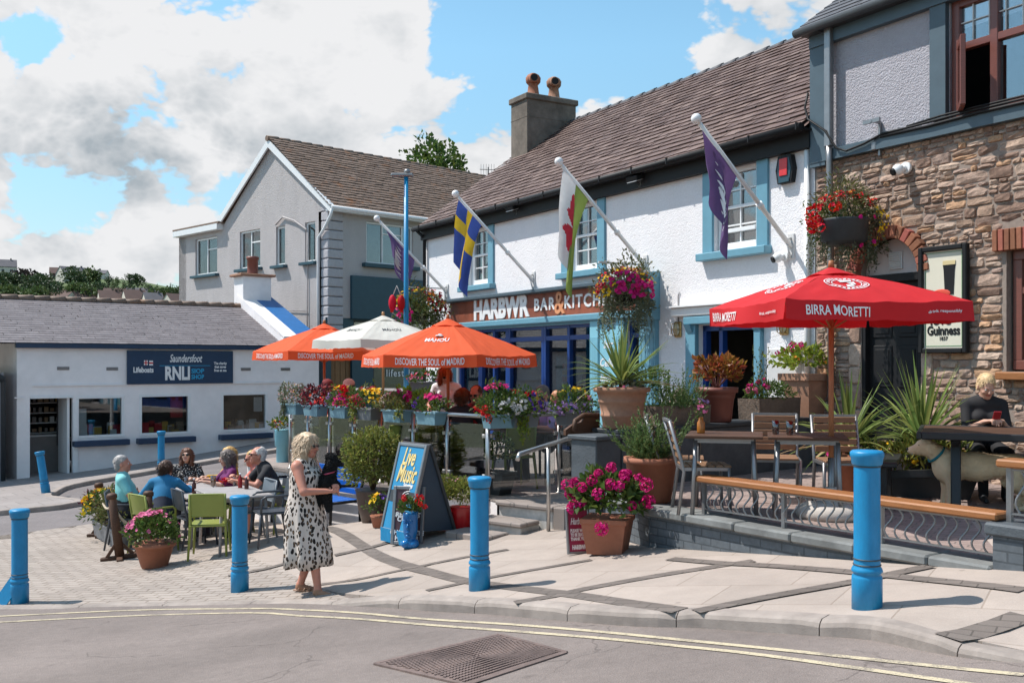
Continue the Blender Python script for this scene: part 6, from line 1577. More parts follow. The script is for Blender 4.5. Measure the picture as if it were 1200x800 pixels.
for i, j, lb in ((0, 1, 'thick pale rope sagging between the two nearest wooden posts'), (2, 0, 'thick pale rope sagging from the farthest wooden post')):
    a, b = tops[i], tops[j]; t = thing('rope', lb, 'rope', a, 0, 'ropes between the wooden posts'); mb = MB(-a)
    sag = .30 if i == 0 else .16
    mb.tube([a.lerp(b, k_/14)+Vector((0,0,-sag*4*(k_/14)*(1-k_/14))) for k_ in range(15)], .018, 8); obj('cord', mb, m_rope, t)
# ------------------------------------------------------------------ plants
random.seed(7)
lf_mid = leafmat('mid_green_leaf', (.085,.135,.03)); lf_dark = leafmat('dark_green_leaf', (.035,.065,.018)); lf_lime = leafmat('lime_leaf', (.24,.30,.04)); lf_olive = leafmat('olive_leaf', (.13,.135,.045))
lf_grey = leafmat('grey_green_leaf', (.15,.165,.10)); lf_yel = leafmat('yellow_green_leaf', (.22,.24,.055)); lf_rose = leafmat('rosemary_leaf', (.12,.18,.06), .3); lf_coleus = leafmat('copper_coleus_leaf', (.30,.115,.03), .5, .04); lf_burg = leafmat('burgundy_leaf', (.10,.022,.028), .4)
lf_cord = leafmat('cordyline_blade', (.20,.26,.075), .35, .03); lf_dry = mat('dry_blade', (.42,.30,.16), .8, .2, 9, isl=.25)
stemm = mat('brown_stem', (.10,.065,.035), .8, .2, 12)
def fl(n, c): return mat(n, c, .55, .1, 20, isl=.22, hue=.012, trans=.25, spec=.2)
FC = dict(red=fl('red_petal', (.62,.012,.015)), crimson=fl('crimson_petal', (.26,.006,.02)), magenta=fl('magenta_petal', (.56,.012,.16)), pink=fl('pink_petal', (.68,.17,.32)), yellow=fl('yellow_petal', (.78,.50,.02)), orange=fl('orange_petal', (.75,.24,.02)),
          white=fl('white_petal', (.74,.70,.68)), lilac=fl('lilac_petal', (.36,.22,.46)), purple=fl('purple_petal', (.11,.04,.33)), dusty=fl('dusty_pink_petal', (.46,.24,.22)))
def rdir(rng):
    z = rng.uniform(-1, 1); a = rng.uniform(0, 6.283); r = math.sqrt(1-z*z); return Vector((r*math.cos(a), r*math.sin(a), z))
def clump(mb, c, r, n, l, w, rng, mi=0, shell=.55, droop=0., low=-1, lump=.25, seed=0):
    c = Vector(c); r = Vector(r); ph = [rng.uniform(0, 6.28) for _ in range(6)]
    for _ in range(n):
        d = rdir(rng)
        while d.z < low: d = rdir(rng)
        k_ = shell+(1-shell)*rng.random()**.6
        k_ *= 1+lump*(math.sin(d.x*4+ph[0])*math.sin(d.y*4+ph[1])+.6*math.sin(d.z*6+ph[2]+d.x*5))
        p = c+Vector((d.x*r.x, d.y*r.y, d.z*r.z))*k_
        o = (d+rdir(rng)*.9+Vector((0,0,.35-droop))).normalized(); ll = l*rng.uniform(.65, 1.3)
        mb.leaf(p, o, (rdir(rng)+d*.6+Vector((0,0,.4))).normalized(), ll, w*ll/l)
def sprig(mb, p0, p1, n, l, w, rng, sag=.0):
    p0 = Vector(p0); p1 = Vector(p1)
    for i in range(n):
        t = i/n; p = p0.lerp(p1, t)+Vector((0,0,-sag*4*t*(1-t)))+rdir(rng)*.012
        mb.leaf(p, (rdir(rng)+(p1-p0).normalized()*.8).normalized(), rdir(rng), l*rng.uniform(.7,1.2), w)
def blooms(c, r, n, size, rng, low=-.3, clus=0, out=1.02, dirs=None, spread=.5):
    """flowers on the surface of an ellipsoid; clus > 0 gathers them into round heads"""
    mb = MB(); c = Vector(c); r = Vector(r)
    for _ in range(n):
        d = rdir(rng)
        if dirs: d = (Vector(rng.choice(dirs)).normalized()+rdir(rng)*spread).normalized()
        if d.z < low: d.z = abs(d.z)*.4; d.normalize()
        p = c+Vector((d.x*r.x, d.y*r.y, d.z*r.z))*rng.uniform(out-.12, out+.06)
        if clus:
            rad = size*clus
            for q in range(int(9*clus)): e = rdir(rng); mb.bloom(p+e*rad*.75, e, size*rng.uniform(.55,.75), 0, 5)
        else: mb.bloom(p, (d+rdir(rng)*.5+Vector((0,-.25,.15))).normalized(), size*rng.uniform(.75,1.2), 0, rng.choice((5,6)))
    return mb
def plant(t, o, leafm, c, r, n, l, w, seed, flowers=(), shell=.55, droop=0., low=-.4, lump=.25, stems=True):
    rng = random.Random(seed); mb = MB(); clump(mb, c, r, n, l, w, rng, 0, shell, droop, low, lump)
    if stems:
        pass
    f = obj('foliage', mb, leafm, t, recalc=False)
    for (col, k_, size, kw) in flowers:
        obj('flowers', blooms(c, r, k_, size, rng, **kw), FC[col], t, recalc=False)
    return f
def potlathe(t, prof, m, n=28, name='pot', soil=None, sx=1, sy=1):
    mb = MB(); mb.lathe(prof, n, sx=sx, sy=sy); obj(name, mb, m, t)
    r, z = soil; mb = MB(); mb.lathe([(.001, z+.01), (r, z)], n, sx=sx, sy=sy); obj('soil', mb, m_soil, t)
def trough(t, L, D, h, m, name='trough', taper=.85, lip=True):
    mb = MB(); a = taper
    mb.add([(-L/2*a,-D/2*a,0),(L/2*a,-D/2*a,0),(L/2*a,D/2*a,0),(-L/2*a,D/2*a,0),(-L/2,-D/2,h),(L/2,-D/2,h),(L/2,D/2,h),(-L/2,D/2,h)], [(0,3,2,1),(0,1,5,4),(1,2,6,5),(2,3,7,6),(3,0,4,7)])
    if lip:
        for y in (-D/2, D/2): mb.box((0,y,h-.012), (L+.03,.025,.03), bev=.006)
        for x in (-L/2, L/2): mb.box((x,0,h-.012), (.025,D-.03,.03), bev=.006)
    obj(name, mb, m, t)
    mb = MB(); mb.box((0,0,h-.04), (L-.02,D-.02,.02)); obj('soil', mb, m_soil, t)
F_ = lambda col, n, s, **kw: (col, n, s, kw)
m_boxbl = mat('pale_blue_flower_box', (.17,.30,.36), .5, .08, 6)
m_boxgr = mat('grey_flower_box', (.16,.165,.175), .5, .1, 6)
# boxes hanging on the balustrade rail
def flowerbox(px, label, leafm, flowers, seed, a=C0, b=C1, L=.44, mbx=None, r=(.27,.20,.17), n=420, extra=None, dy=0):
    q = onray(px, a, b); d = (b-a).normalized(); ang = math.atan2(d.y, d.x); n_ = Vector((d.y, -d.x)); n_ = n_ if n_.y < 0 else -n_
    q = q+n_*.13; rot = ang+(math.pi if math.cos(ang) < 0 else 0)
    t = thing('flower_box', label, 'flower box', (q.x, q.y, ZR-.14), rot, 'flower boxes on the balustrade')
    trough(t, L, .20, .17, mbx or m_boxbl, 'box')
    plant(t, None, leafm, (0,0,.25), r, n, .06, .030, seed, flowers, .4, low=-.5)
    if extra:
        lm, x, ln, nn = extra; rng = random.Random(seed+9); mb = MB()
        for k_ in range(nn): xx = x+rng.uniform(-.07,.07); sprig(mb, (xx,-.10,.20), (xx+rng.uniform(-.05,.05),-.15+rng.uniform(-.04,.03),.2-ln*rng.uniform(.5,1)), 26, .04, .026, rng)
        obj('trailing_foliage', mb, lm, t, recalc=False)
    return t
flowerbox(353, 'flower box of wispy dusty pink flowers at the left end of the balustrade', lf_grey, [F_('dusty',130,.016,low=-.2), F_('white',30,.014), F_('yellow',20,.014)], 1, r=(.30,.22,.24), extra=(lf_grey,-.1,.32,6))
flowerbox(378, 'flower box of crimson flowers and dark leaves, second from the left end of the balustrade', lf_burg, [F_('crimson',60,.028), F_('red',14,.028), F_('dusty',30,.014)], 2, r=(.29,.21,.22))
flowerbox(410, 'flower box of lilac, yellow and large red flowers, third from the left end', lf_mid, [F_('lilac',45,.024,dirs=[(-1,-.5,.1)]), F_('yellow',20,.03,dirs=[(-.3,0,1)]), F_('red',8,.035,clus=1.6,dirs=[(.2,-.2,1),(.8,-.2,.6)]), F_('magenta',26,.028,dirs=[(.7,-.7,.0)])], 3, r=(.31,.22,.22))
flowerbox(440, 'flower box of yellow marigolds and crimson flowers under the person in the pink cap', lf_mid, [F_('crimson',52,.03,dirs=[(-.2,-.8,.1),(0,0,1)]), F_('yellow',34,.032,dirs=[(.9,-.3,.5),(.4,-.2,1)]), F_('white',8,.03,dirs=[(-.3,-.2,1)]), F_('yellow',60,.016,dirs=[(-1,-.6,-.2)],low=-.9)], 4, mbx=m_boxgr, r=(.33,.22,.22), extra=(lf_yel,-.2,.25,6))
flowerbox(474, 'flower box with one big magenta bloom and tiny white flowers', lf_olive, [F_('white',60,.016,dirs=[(-1,-.3,.5)]), F_('pink',24,.016,dirs=[(-.8,-.3,.8)]), F_('magenta',3,.04,clus=1.8,dirs=[(.8,0,1)])], 5, r=(.30,.20,.16), extra=(lf_yel,.18,.16,4))
flowerbox(514, 'flower box of violet blue and magenta petunias under the orange umbrella pole', lf_mid, [F_('purple',26,.034,dirs=[(-1,-.5,.3)],low=-.1), F_('magenta',30,.034,dirs=[(.3,-.2,1)])], 6, r=(.29,.19,.15), n=300)
flowerbox(578, 'tall mixed flower box with red geraniums and magenta petunias on the step corner', lf_mid, [F_('magenta',55,.03,dirs=[(-.1,0,1)]), F_('pink',20,.022,dirs=[(.2,0,1)]), F_('red',7,.03,clus=1.5,dirs=[(-1,-.4,-.1)],low=-.6), F_('white',24,.018,dirs=[(0,-1,-.1)])], 7, C0, R1, r=(.30,.25,.30), n=800, L=.40)
flowerbox(604, 'flower box of white and violet petunias trailing lime green leaves right of the step corner', lf_mid, [F_('white',30,.028,dirs=[(-.6,-.7,.2)]), F_('purple',34,.03,dirs=[(.4,-.7,.3)]), F_('red',5,.026,clus=1.3,dirs=[(.1,0,1)]), F_('yellow',5,.04,dirs=[(.9,-.3,.6)])], 8, C0, R1, mbx=m_boxgr, r=(.33,.22,.22), L=.46, n=520, extra=(lf_lime,-.04,.42,10))
flowerbox(661, 'flower box of yellow and lilac pansies left of the terracotta pot', lf_mid, [F_('yellow',24,.036,dirs=[(0,0,1),(.5,-.2,.8)]), F_('lilac',60,.026,dirs=[(-.9,-.5,0),(.9,-.5,0),(0,-1,.1)],low=-.6), F_('pink',12,.03)], 10, R1, R2, mbx=m_boxgr, r=(.36,.24,.24), L=.50, n=620)
p = W(503, 458, 19.6); t = thing('planter', 'grey planter of pink and red flowers on the ledge by the lettered board', 'planter', (p.x, p.y, p.z-.14)); trough(t, .75, .25, .32, m_boxgr); plant(t, None, lf_mid, (0,0,.38), (.42,.2,.16), 350, .07, .035, 33, [F_('pink',30,.03), F_('red',12,.03)])
p = W(490, 470, 17.0); t = thing('leafy_plant', 'pale green leafy plant behind the balustrade near the lamp post', 'plant', (p.x, p.y, ZL)); potlathe(t, [(.16,0),(.2,.4),(.22,.42),(.2,.42)], m_boxgr, soil=(.19,.39)); plant(t, None, lf_lime, (0,0,.85), (.42,.35,.42), 380, .13, .07, 34)
p = Vector((-.45, 13.3, ZL)); t = thing('box_plants', 'row of dark clipped box plants in a trough behind the glass', 'plants', p, R(-40)); trough(t, 1.1, .28, .30, m_char); 
for q in (-.34, 0, .34): plant(t, None, lf_dark, (q,0,.55), (.20,.18,.26), 420, .045, .03, 40+int(q*10))
# ---- hanging baskets
def basket(label, p, R_, flw, leafs, seed, trail=.5, name='hanging_basket', chain=.6, grp='hanging baskets'):
    t = thing(name, label, 'hanging basket', (p.x, p.y, p.z-R_*.3), 0, grp); rng = random.Random(seed)
    mb = MB(); mb.lathe([(.02,-.16),(.14,-.12),(.20,0),(.21,.03),(.19,.03)], 18); obj('bowl', mb, m_black, t)
    for lm, c, r, n, l, w in leafs:
        mb = MB(); clump(mb, c, r, n, l, w, rng, 0, .35, .3, -.8, .3); obj('foliage', mb, lm, t, recalc=False)
    mb = MB()
    for k_ in range(46):
        a = rng.uniform(0, 6.28); rr_ = R_*rng.uniform(.45, .9); x, y = math.cos(a)*rr_, math.sin(a)*rr_
        sprig(mb, (x,y,0), (x*1.1+rng.uniform(-.06,.06), y*1.1, -trail*rng.uniform(.35,1)), int(34*trail)+8, .035, .024, rng)
    obj('trailing_foliage', mb, lf_grey, t, recalc=False)
    for col, n, s, kw in flw:
        kw = dict(kw); c = kw.pop('c', (0,0,.1)); r = kw.pop('r', (R_, R_, R_*.8)); obj('flowers', blooms(c, r, n, s, rng, **kw), FC[col], t, recalc=False)
    mb = MB()
    for a in (.5, 2.6, 4.7): mb.tube([(math.cos(a)*.2, math.sin(a)*.2, .03), (0,0,chain)], .006, 5)
    obj('chain', mb, m_char, t); return t
pA = W(493, 358, 22.9); tA = basket('overflowing hanging basket at the far left end of the pub with orange and yellow flowers', pA, .62,
   [F_('yellow',55,.035,dirs=[(-1,-.3,.6),(-.2,-.2,1)]), F_('orange',26,.045,dirs=[(-.8,-.4,.4),(.6,-.6,.4)]), F_('crimson',40,.045,dirs=[(1,-.4,.1),(.8,-.5,.6)]), F_('magenta',26,.045,dirs=[(-.8,-.8,-.3)],low=-.8), F_('red',30,.03,dirs=[(.1,0,1)])],
   [(lf_olive, (0,0,.12), (.58,.52,.55), 1700, .08, .034), (lf_mid, (0,0,-.1), (.52,.48,.5), 1300, .065, .04)], 50, .55)
pB = W(733, 338, 16.75); tB = basket('overflowing hanging basket at the right end of the shop sign with magenta petunias', pB, .50,
   [F_('magenta',95,.046,dirs=[(-.1,-1,.35),(.5,-.8,0)]), F_('yellow',110,.027,dirs=[(-.8,-.5,.2),(.8,-.3,.7),(0,0,1)]), F_('red',95,.026,dirs=[(-.9,-.3,.5),(0,0,1),(.5,0,1)]), F_('orange',36,.02,dirs=[(.2,0,1)]), F_('crimson',14,.035,dirs=[(-1,-.3,-.1)])],
   [(lf_olive, (0,0,.2), (.47,.45,.47), 1900, .065, .026), (lf_grey, (0,0,-.12), (.44,.42,.46), 1800, .05, .032)], 51, .85)
for s_, lb, top, tt_ in ((-11.35, 'grey steel basket bracket at the far left end of the pub', .62, pA), (-3.85, 'grey steel basket bracket above the blue corbel', .62, pB)):
    x = s_; zt2 = tt_.z+.45
    t = thing('basket_bracket', lb, 'bracket', PW(x, 0, zt2-.45), PROT, 'basket brackets'); mb = MB(); mb.bar((0,0,.45), (0,-.95,.45), .03, .03); mb.bar((0,-.02,.45), (0,-.02,-.1), .03, .03); mb.tube([(0,-.02,0),(0,-.3,.12),(0,-.45,.43)], .012, 6); obj('arm', mb, m_offw, t)
pC = W(990, 258, 13.0); tC = basket('black wall basket of red geraniums and yellow flowers on the stone house drainpipe', pC, .50,
   [F_('red',12,.04,clus=1.9,dirs=[(-1,-.4,.0),(-.9,-.5,.3)]), F_('red',80,.028,dirs=[(-.1,0,1),(.4,-.1,1)]), F_('orange',16,.022,dirs=[(.1,0,1)]), F_('yellow',80,.026,dirs=[(1,-.3,.1),(1,-.2,-.3)],low=-.7), F_('magenta',4,.04,dirs=[(.3,-1,-.4)],low=-.9)],
   [(lf_olive, (0,0,.30), (.42,.36,.42), 1700, .06, .02), (lf_grey, (.24,.10,-.05), (.36,.2,.5), 1000, .05, .03), (lf_mid, (-.2,-.05,.1), (.3,.25,.3), 500, .05, .03)], 52, .62)
mb = MB(); mb.lathe([(.18,-.20),(.29,-.14),(.30,.10),(.32,.13),(.28,.13)], 20, (-.06,-.16,.0)); obj('black_planter', mb, m_char, tC)
t = thing('hanging_ornament', 'small red hanging ornament on the lamp post bracket', 'ornament', W(465, 352, 20.4)); mb = MB()
for s in (-1, 1): mb.ball((s*.09,0,-.05), (.08,.08,.17)); mb.box((s*.10,0,-.22), (.06,.06,.05))
obj('red_lobes', mb, FC['red'], t); mb = MB(); mb.tube([(-.08,0,.1),(0,0,.3),(.08,0,.1)], .012, 6); obj('cord', mb, m_offw, t)
# ---- pots on the pavement
p = G(437, 611); s = p.y/F
t = thing('shrub_pot', 'big rounded green shrub in a dark brown pot beside the blue bench', 'potted shrub', p); hp = 38*s
potlathe(t, [(.15,0),(.20,hp*.4),(.235,hp*.95),(.25,hp),(.22,hp)], mat('dark_glazed_pot', (.075,.05,.042), .35, .15, 6), soil=(.22,hp-.02))
plant(t, None, lf_yel, (-.02,0,hp+.40), (.42,.40,.43), 3200, .05, .030, 60, (), .5, low=-.75, lump=.12); plant(t, None, lf_olive, (-.02,0,hp+.38), (.36,.34,.36), 800, .06, .035, 61, (), .3, low=-.8)
mb = MB(); rng = random.Random(3)
for k_ in range(9): a = k_*.7; mb.tube([(0,0,hp-.05),(math.cos(a)*.1,math.sin(a)*.1,hp+.25),(math.cos(a)*.26,math.sin(a)*.26,hp+.55)], [.014,.008,.004], 5)
obj('stems', mb, stemm, t)
p = G(446, 617); t = thing('pansy_pot', 'small pot of yellow pansies at the foot of the A-board', 'flower pot', p); potlathe(t, [(.10,0),(.13,.13),(.14,.15),(.12,.15)], m_terra, soil=(.12,.14)); plant(t, None, lf_mid, (0,0,.26), (.17,.15,.16), 260, .055, .03, 62, [F_('yellow',9,.05,dirs=[(-.5,-.4,1)]), F_('purple',4,.04,dirs=[(.5,-.3,1)])])
p = G(540, 621); s = p.y/F; hp = 28*s; t = thing('red_pot_shrub', 'pale green daisy shrub in a glossy red pot beside the steps', 'potted shrub', (p.x, p.y, p.z))
potlathe(t, [(.135,0),(.14,.01),(.145,hp-.01),(.145,hp),(.125,hp)], mat('glossy_red_glaze', (.45,.012,.015), .2, .06, 4), soil=(.13,hp-.03)); plant(t, None, lf_yel, (-.06,0,hp+.16), (.27,.24,.20), 1500, .05, .024, 63, [F_('dusty',40,.016,dirs=[(-.3,0,1),(-1,-.2,.3)])], .4, low=-.5)
p = G(481, 641); s = p.y/F; hv = 41*s; t = thing('head_vase', 'cobalt blue face shaped vase holding red geraniums in front of the menu board', 'vase', p)
m_cob = mat('cobalt_glaze', (.006,.13,.36), .18, .06, 4)
mb = MB(); mb.lathe([(.0,0),(.085,.0),(.105,.03),(.095,.075),(.066,.10),(.07,.13),(.082,.17),(.086,.26),(.088,hv-.02),(.086,hv),(.07,hv)], 20); mb.ball((-.05,-.06,.05), (.06,.055,.05)); mb.ball((.05,-.06,.05), (.06,.055,.05))
zf = hv*.62; mb.tube([(-.02,-.083,zf+.05),(-.025,-.115,zf-.02),(-.02,-.09,zf-.035)], [.012,.02,.014], 8); mb.ball((-.02,-.082,zf-.065), (.03,.014,.012)); mb.ball((-.02,-.07,zf-.115), (.035,.025,.025))
for e in (-.055, .015): mb.ball((e,-.08,zf+.045), (.018,.012,.01)); mb.tube([(e-.025,-.082,zf+.065),(e,-.09,zf+.075),(e+.025,-.08,zf+.065)], .007, 6)
obj('vase', mb, m_cob, t); plant(t, None, lf_mid, (0,0,hv+.06), (.13,.12,.10), 200, .055, .04, 64, [F_('red',8,.025,clus=1.5,out=1.5,dirs=[(-.5,-.2,1),(.1,0,1),(.8,-.2,.6)])])
p = G(714, 650); s = p.y/F; hp = 42*s; t = thing('hydrangea_pot', 'square tapered terracotta pot full of magenta hydrangeas in front of the terrace wall', 'flower pot', (p.x+.0, p.y+.16, p.z), R(-18))
mb = MB(); a, b = .17, .215
mb.lathe([(a*1.414,0),(b*1.414,hp-.05),(b*1.5,hp-.045),(b*1.5,hp),(b*1.3,hp)], 4, sm=False); mb.v = [tuple(Matrix.Rotation(R(45),3,'Z') @ Vector(v)) for v in mb.v]; obj('pot', mb, m_terra, t)
mb = MB(); mb.box((0,0,hp-.03), (.36,.36,.02)); obj('soil', mb, m_soil, t)
plant(t, None, lf_mid, (.0,0,hp+.18), (.33,.30,.25), 800, .09, .056, 65, (), .45, low=-.45); rng = random.Random(66); hyd = MB()
for k_ in range(24):
    d = Vector((rng.uniform(-1,1), rng.uniform(-1,.5), rng.uniform(-.25,1))).normalized(); c = Vector((0,0,hp+.20))+Vector((d.x*.36,d.y*.31,d.z*.27))*rng.uniform(.92,1.1); rad = rng.uniform(.040,.060)
    for q in range(46): e = rdir(rng); hyd.bloom(c+e*rad, e, .019, 0, 4)
for dx, dz in ((.42,-.02),(.40,.14),(-.38,.1)):
    for q in range(50): e = rdir(rng); hyd.bloom(Vector((dx,-.1,hp+.2+dz))+e*.065, e, .019, 0, 4)
for q in range(50): e = rdir(rng); hyd.bloom(Vector((.02,-.36,hp-.06))+e*.065, e, .019, 0, 4)
obj('flowers', hyd, FC['magenta'], t, recalc=False)
# rosemary pot on the right terrace corner
def spikes(mb, c, n, rng, h0, h1, rad, l, w, up=1.6, per=34):
    for k_ in range(n):
        d = (rdir(rng)*.9+Vector((0,0,up))).normalized(); h = rng.uniform(h0, h1); b = Vector(c)+Vector((rng.uniform(-rad,rad), rng.uniform(-rad,rad), 0)); e = b+d*h
        mid = b.lerp(e, .5)+Vector((d.x*.05,d.y*.05,-.02))
        for q in range(per):
            t_ = q/per; p_ = (b.lerp(mid, t_*2) if t_ < .5 else mid.lerp(e, t_*2-1)); mb.leaf(p_, (d*1.1+rdir(rng)*.75).normalized(), rdir(rng), l*rng.uniform(.7,1.2)*(1-.4*t_), w)
p = Vector((1.42, 10.15, ZD)); t = thing('rosemary_pot', 'round terracotta pot of spiky rosemary at the corner of the right terrace', 'potted plant', p); hp = .46
potlathe(t, [(.17,0),(.20,.03),(.26,.40),(.285,.405),(.285,hp),(.25,hp)], m_terra, soil=(.26,hp-.03))
mb = MB(); spikes(mb, (0,0,hp-.03), 110, random.Random(70), .25, .66, .17, .055, .014, 1.1, 40); obj('foliage', mb, lf_rose, t, recalc=False)
# strappy plants
def cordyline(t, z0, n, L, w, rng, mats, trunk=.12, up=.55, tl=None):
    mb = MB(); dry = MB()
    for k_ in range(n):
        a = rng.uniform(0, 6.283); el = rng.uniform(-.05, 1.45)*(1 if up > .4 else .8); l = L*rng.uniform(.7, 1.1); d = Vector((math.cos(a)*math.cos(el), math.sin(a)*math.cos(el), math.sin(el)+.12)).normalized()
        side = d.cross(Vector((0,0,1))); side = side.normalized() if side.length > .05 else Vector((1,0,0)); nv = 7; vs = []; dr = rng.uniform(.10, .42)*max(.15, math.cos(el)); tw = rng.uniform(-.3,.3)
        for q in range(nv+1):
            f = q/nv; c = Vector((0,0,z0+trunk))+d*l*f+Vector((0,0,-dr*l*f**2.4)); ww = w*(.55+1.2*f*(1-f)*1.6)*(1-f**3) if f < 1 else .001
            s_ = side*math.cos(tw*f)+side.cross(d)*math.sin(tw*f); nn = side.cross(d)
            vs += [c-s_*ww*.5+nn*ww*.16, c-nn*ww*.12, c+s_*ww*.5+nn*ww*.16]
        tgt = dry if el < .12 and rng.random() < .4 else mb
        tgt.add(vs, [(3*q+r, 3*q+r+1, 3*q+r+4, 3*q+r+3) for q in range(nv) for r in range(2)], 0, True)
    obj('blades', mb, mats[0], t, recalc=False)
    if dry.v: obj('dry_blades', dry, mats[1], t, recalc=False)
    mb = MB(); mb.tube([(0,0,z0-.03),(0,0,z0+trunk+.03)], [.045,.035], 8); obj('trunk', mb, m_wdark, t)
t = thing('cordyline_pot', 'ribbed weathered terracotta pot with a spiky cordyline on the dark pier', 'potted plant', (DW0.x+.33, DW0.y+.22, ZW+.05)); hp = .47
potlathe(t, [(.20,0),(.215,.02),(.235,.13),(.245,.14),(.245,.165),(.238,.17),(.262,.29),(.272,.30),(.272,.325),(.265,.33),(.285,.41),(.325,.42),(.33,hp),(.29,hp)], m_terra_old, 32, soil=(.29,hp-.03))
cordyline(t, hp-.03, 90, .80, .034, random.Random(81), (lf_cord, lf_dry), .06)
plant(t, None, lf_grey, (0,0,hp+.0), (.24,.24,.08), 200, .05, .03, 82, [F_('pink',10,.02)], low=0)
for q, (x, y, lb, nb, L) in enumerate(((3.72, 11.0, 'spiky green cordyline in a pot behind the red umbrella pole', 60, .95), (4.55, 11.05, 'large spiky green cordyline in front of the black door', 100, 1.05))):
    t = thing('cordyline_pot', lb, 'potted plant', (x, y, ZD)); hp = .42
    potlathe(t, [(.17,0),(.22,.36),(.245,.365),(.245,hp),(.21,hp)], m_terra if q == 0 else m_boxgr, soil=(.22,hp-.03)); cordyline(t, hp-.02, nb, L, .046, random.Random(90+q), (lf_cord, lf_dry), .10)
    plant(t, None, lf_mid, (0,0,hp+.02), (.3,.28,.12), 160, .09, .04, 95+q, [F_('magenta' if q == 0 else 'yellow', 12, .04)], low=-.2)
t = thing('flower_trough', 'trough of yellow flowers at the foot of the stone wall behind the dog', 'planter', (4.35, 10.6, ZD), R(-20)); trough(t, 1.1, .3, .24, m_char); plant(t, None, lf_yel, (0,0,.38), (.55,.18,.2), 420, .13, .03, 98, [F_('yellow', 26, .04)])
# planters standing on the divider wall
def onwall(px): 
    q = onray(px, DW0, DW1); return Vector((q.x, q.y, ZW+.05))
WA = math.atan2(dwd.y, dwd.x)
m_sttr = mat('mossy_stone_trough', (.17,.125,.095), .95, .3, 8, .8, 30, stain=.35, bdist=.015)
t = thing('stone_trough', 'long mossy stone trough of rosemary next to the terracotta cordyline pot', 'planter', onwall(790), WA-.1); trough(t, .92, .34, .24, m_sttr, 'trough', .97, False)
mb = MB(); rng = random.Random(100); spikes(mb, (.15,0,.2), 60, rng, .2, .55, .20, .05, .013, 1.6, 34); spikes(mb, (-.2,0,.2), 34, rng, .12, .32, .2, .045, .011, 1., 26); obj('foliage', mb, lf_rose, t, recalc=False)
plant(t, None, lf_mid, (-.30,.06,.42), (.26,.22,.30), 800, .045, .02, 101, (), .5); 
obj('flowers', blooms((.35,-.1,.26), (.12,.1,.06), 14, .022, rng), FC['lilac'], t, recalc=False)
t = thing('coleus_pot', 'red brown pot of copper coloured coleus between the two stone troughs', 'potted plant', onwall(840)+Vector((.0,.0,0))); hp = .44
potlathe(t, [(.17,0),(.185,.02),(.215,.30),(.225,.305),(.228,.335),(.235,.37),(.265,.375),(.268,hp),(.235,hp)], m_terra_red, soil=(.24,hp-.03)); plant(t, None, lf_coleus, (0,0,hp+.18), (.27,.26,.20), 560, .085, .05, 102, (), .4, low=-.4)
mb = MB(); rng = random.Random(5)
for k_ in range(16): a = rng.uniform(0,6.28); mb.tube([(0,0,hp-.03),(math.cos(a)*.12,math.sin(a)*.12,hp+.12),(math.cos(a)*.25,math.sin(a)*.18,hp+.28)], [.01,.008,.005], 5)
obj('stems', mb, FC['dusty'], t)
t = thing('stone_trough', 'second mossy stone trough with pink flowers right of the copper coleus', 'planter', onwall(902), WA); trough(t, .95, .34, .28, m_sttr, 'trough', .97, False)
plant(t, None, lf_mid, (0,0,.34), (.48,.2,.18), 900, .05, .022, 103, [F_('pink',6,.03,clus=1.3,dirs=[(-1,-.3,.8)]), F_('magenta',5,.03,clus=1.2,dirs=[(-.9,-.2,1)])], .3)
mb = MB(); spikes(mb, (-.25,0,.25), 7, random.Random(104), .4, .75, .07, .06, .022, 3, 26); obj('tall_sprigs', mb, lf_olive, t, recalc=False)
q = onwall(952); t = thing('geranium_planter', 'tall square terracotta planter of magenta geraniums against the white wall', 'planter', (q.x-.05, q.y-.05, ZW+.05), PROT+R(40)); hp = .60
mb = MB(); mb.lathe([(.25*1.1,0),(.36*1.1,hp-.10),(.40*1.1,hp-.095),(.40*1.1,hp),(.34*1.1,hp)], 4, sm=False); obj('pot', mb, m_terra_old, t); mb = MB(); mb.lathe([(.001,hp-.03),(.36,hp-.03)], 4, sm=False); obj('soil', mb, m_soil, t)
plant(t, None, lf_lime, (0,0,hp+.16), (.44,.40,.24), 700, .085, .055, 105, [F_('magenta',7,.03,clus=1.5,out=1.15,dirs=[(-.6,-.3,1),(.2,-.2,1)]), F_('orange',8,.02)], .4, low=-.3)
p = Vector((rt.location.x-.22, rt.location.y+.05, 0)); t = thing('flower_bottle', 'amber ceramic bottle holding a small posy on the brown table', 'vase', (p.x, p.y, ZD+.749)); mb = MB(); mb.lathe([(.0,0),(.036,0),(.038,.01),(.038,.10),(.022,.125),(.02,.15),(.016,.15)], 16); obj('bottle', mb, m_amb, t)
plant(t, None, lf_mid, (0,0,.22), (.05,.05,.08), 40, .05, .02, 106, [F_('pink',12,.02)], low=-1)
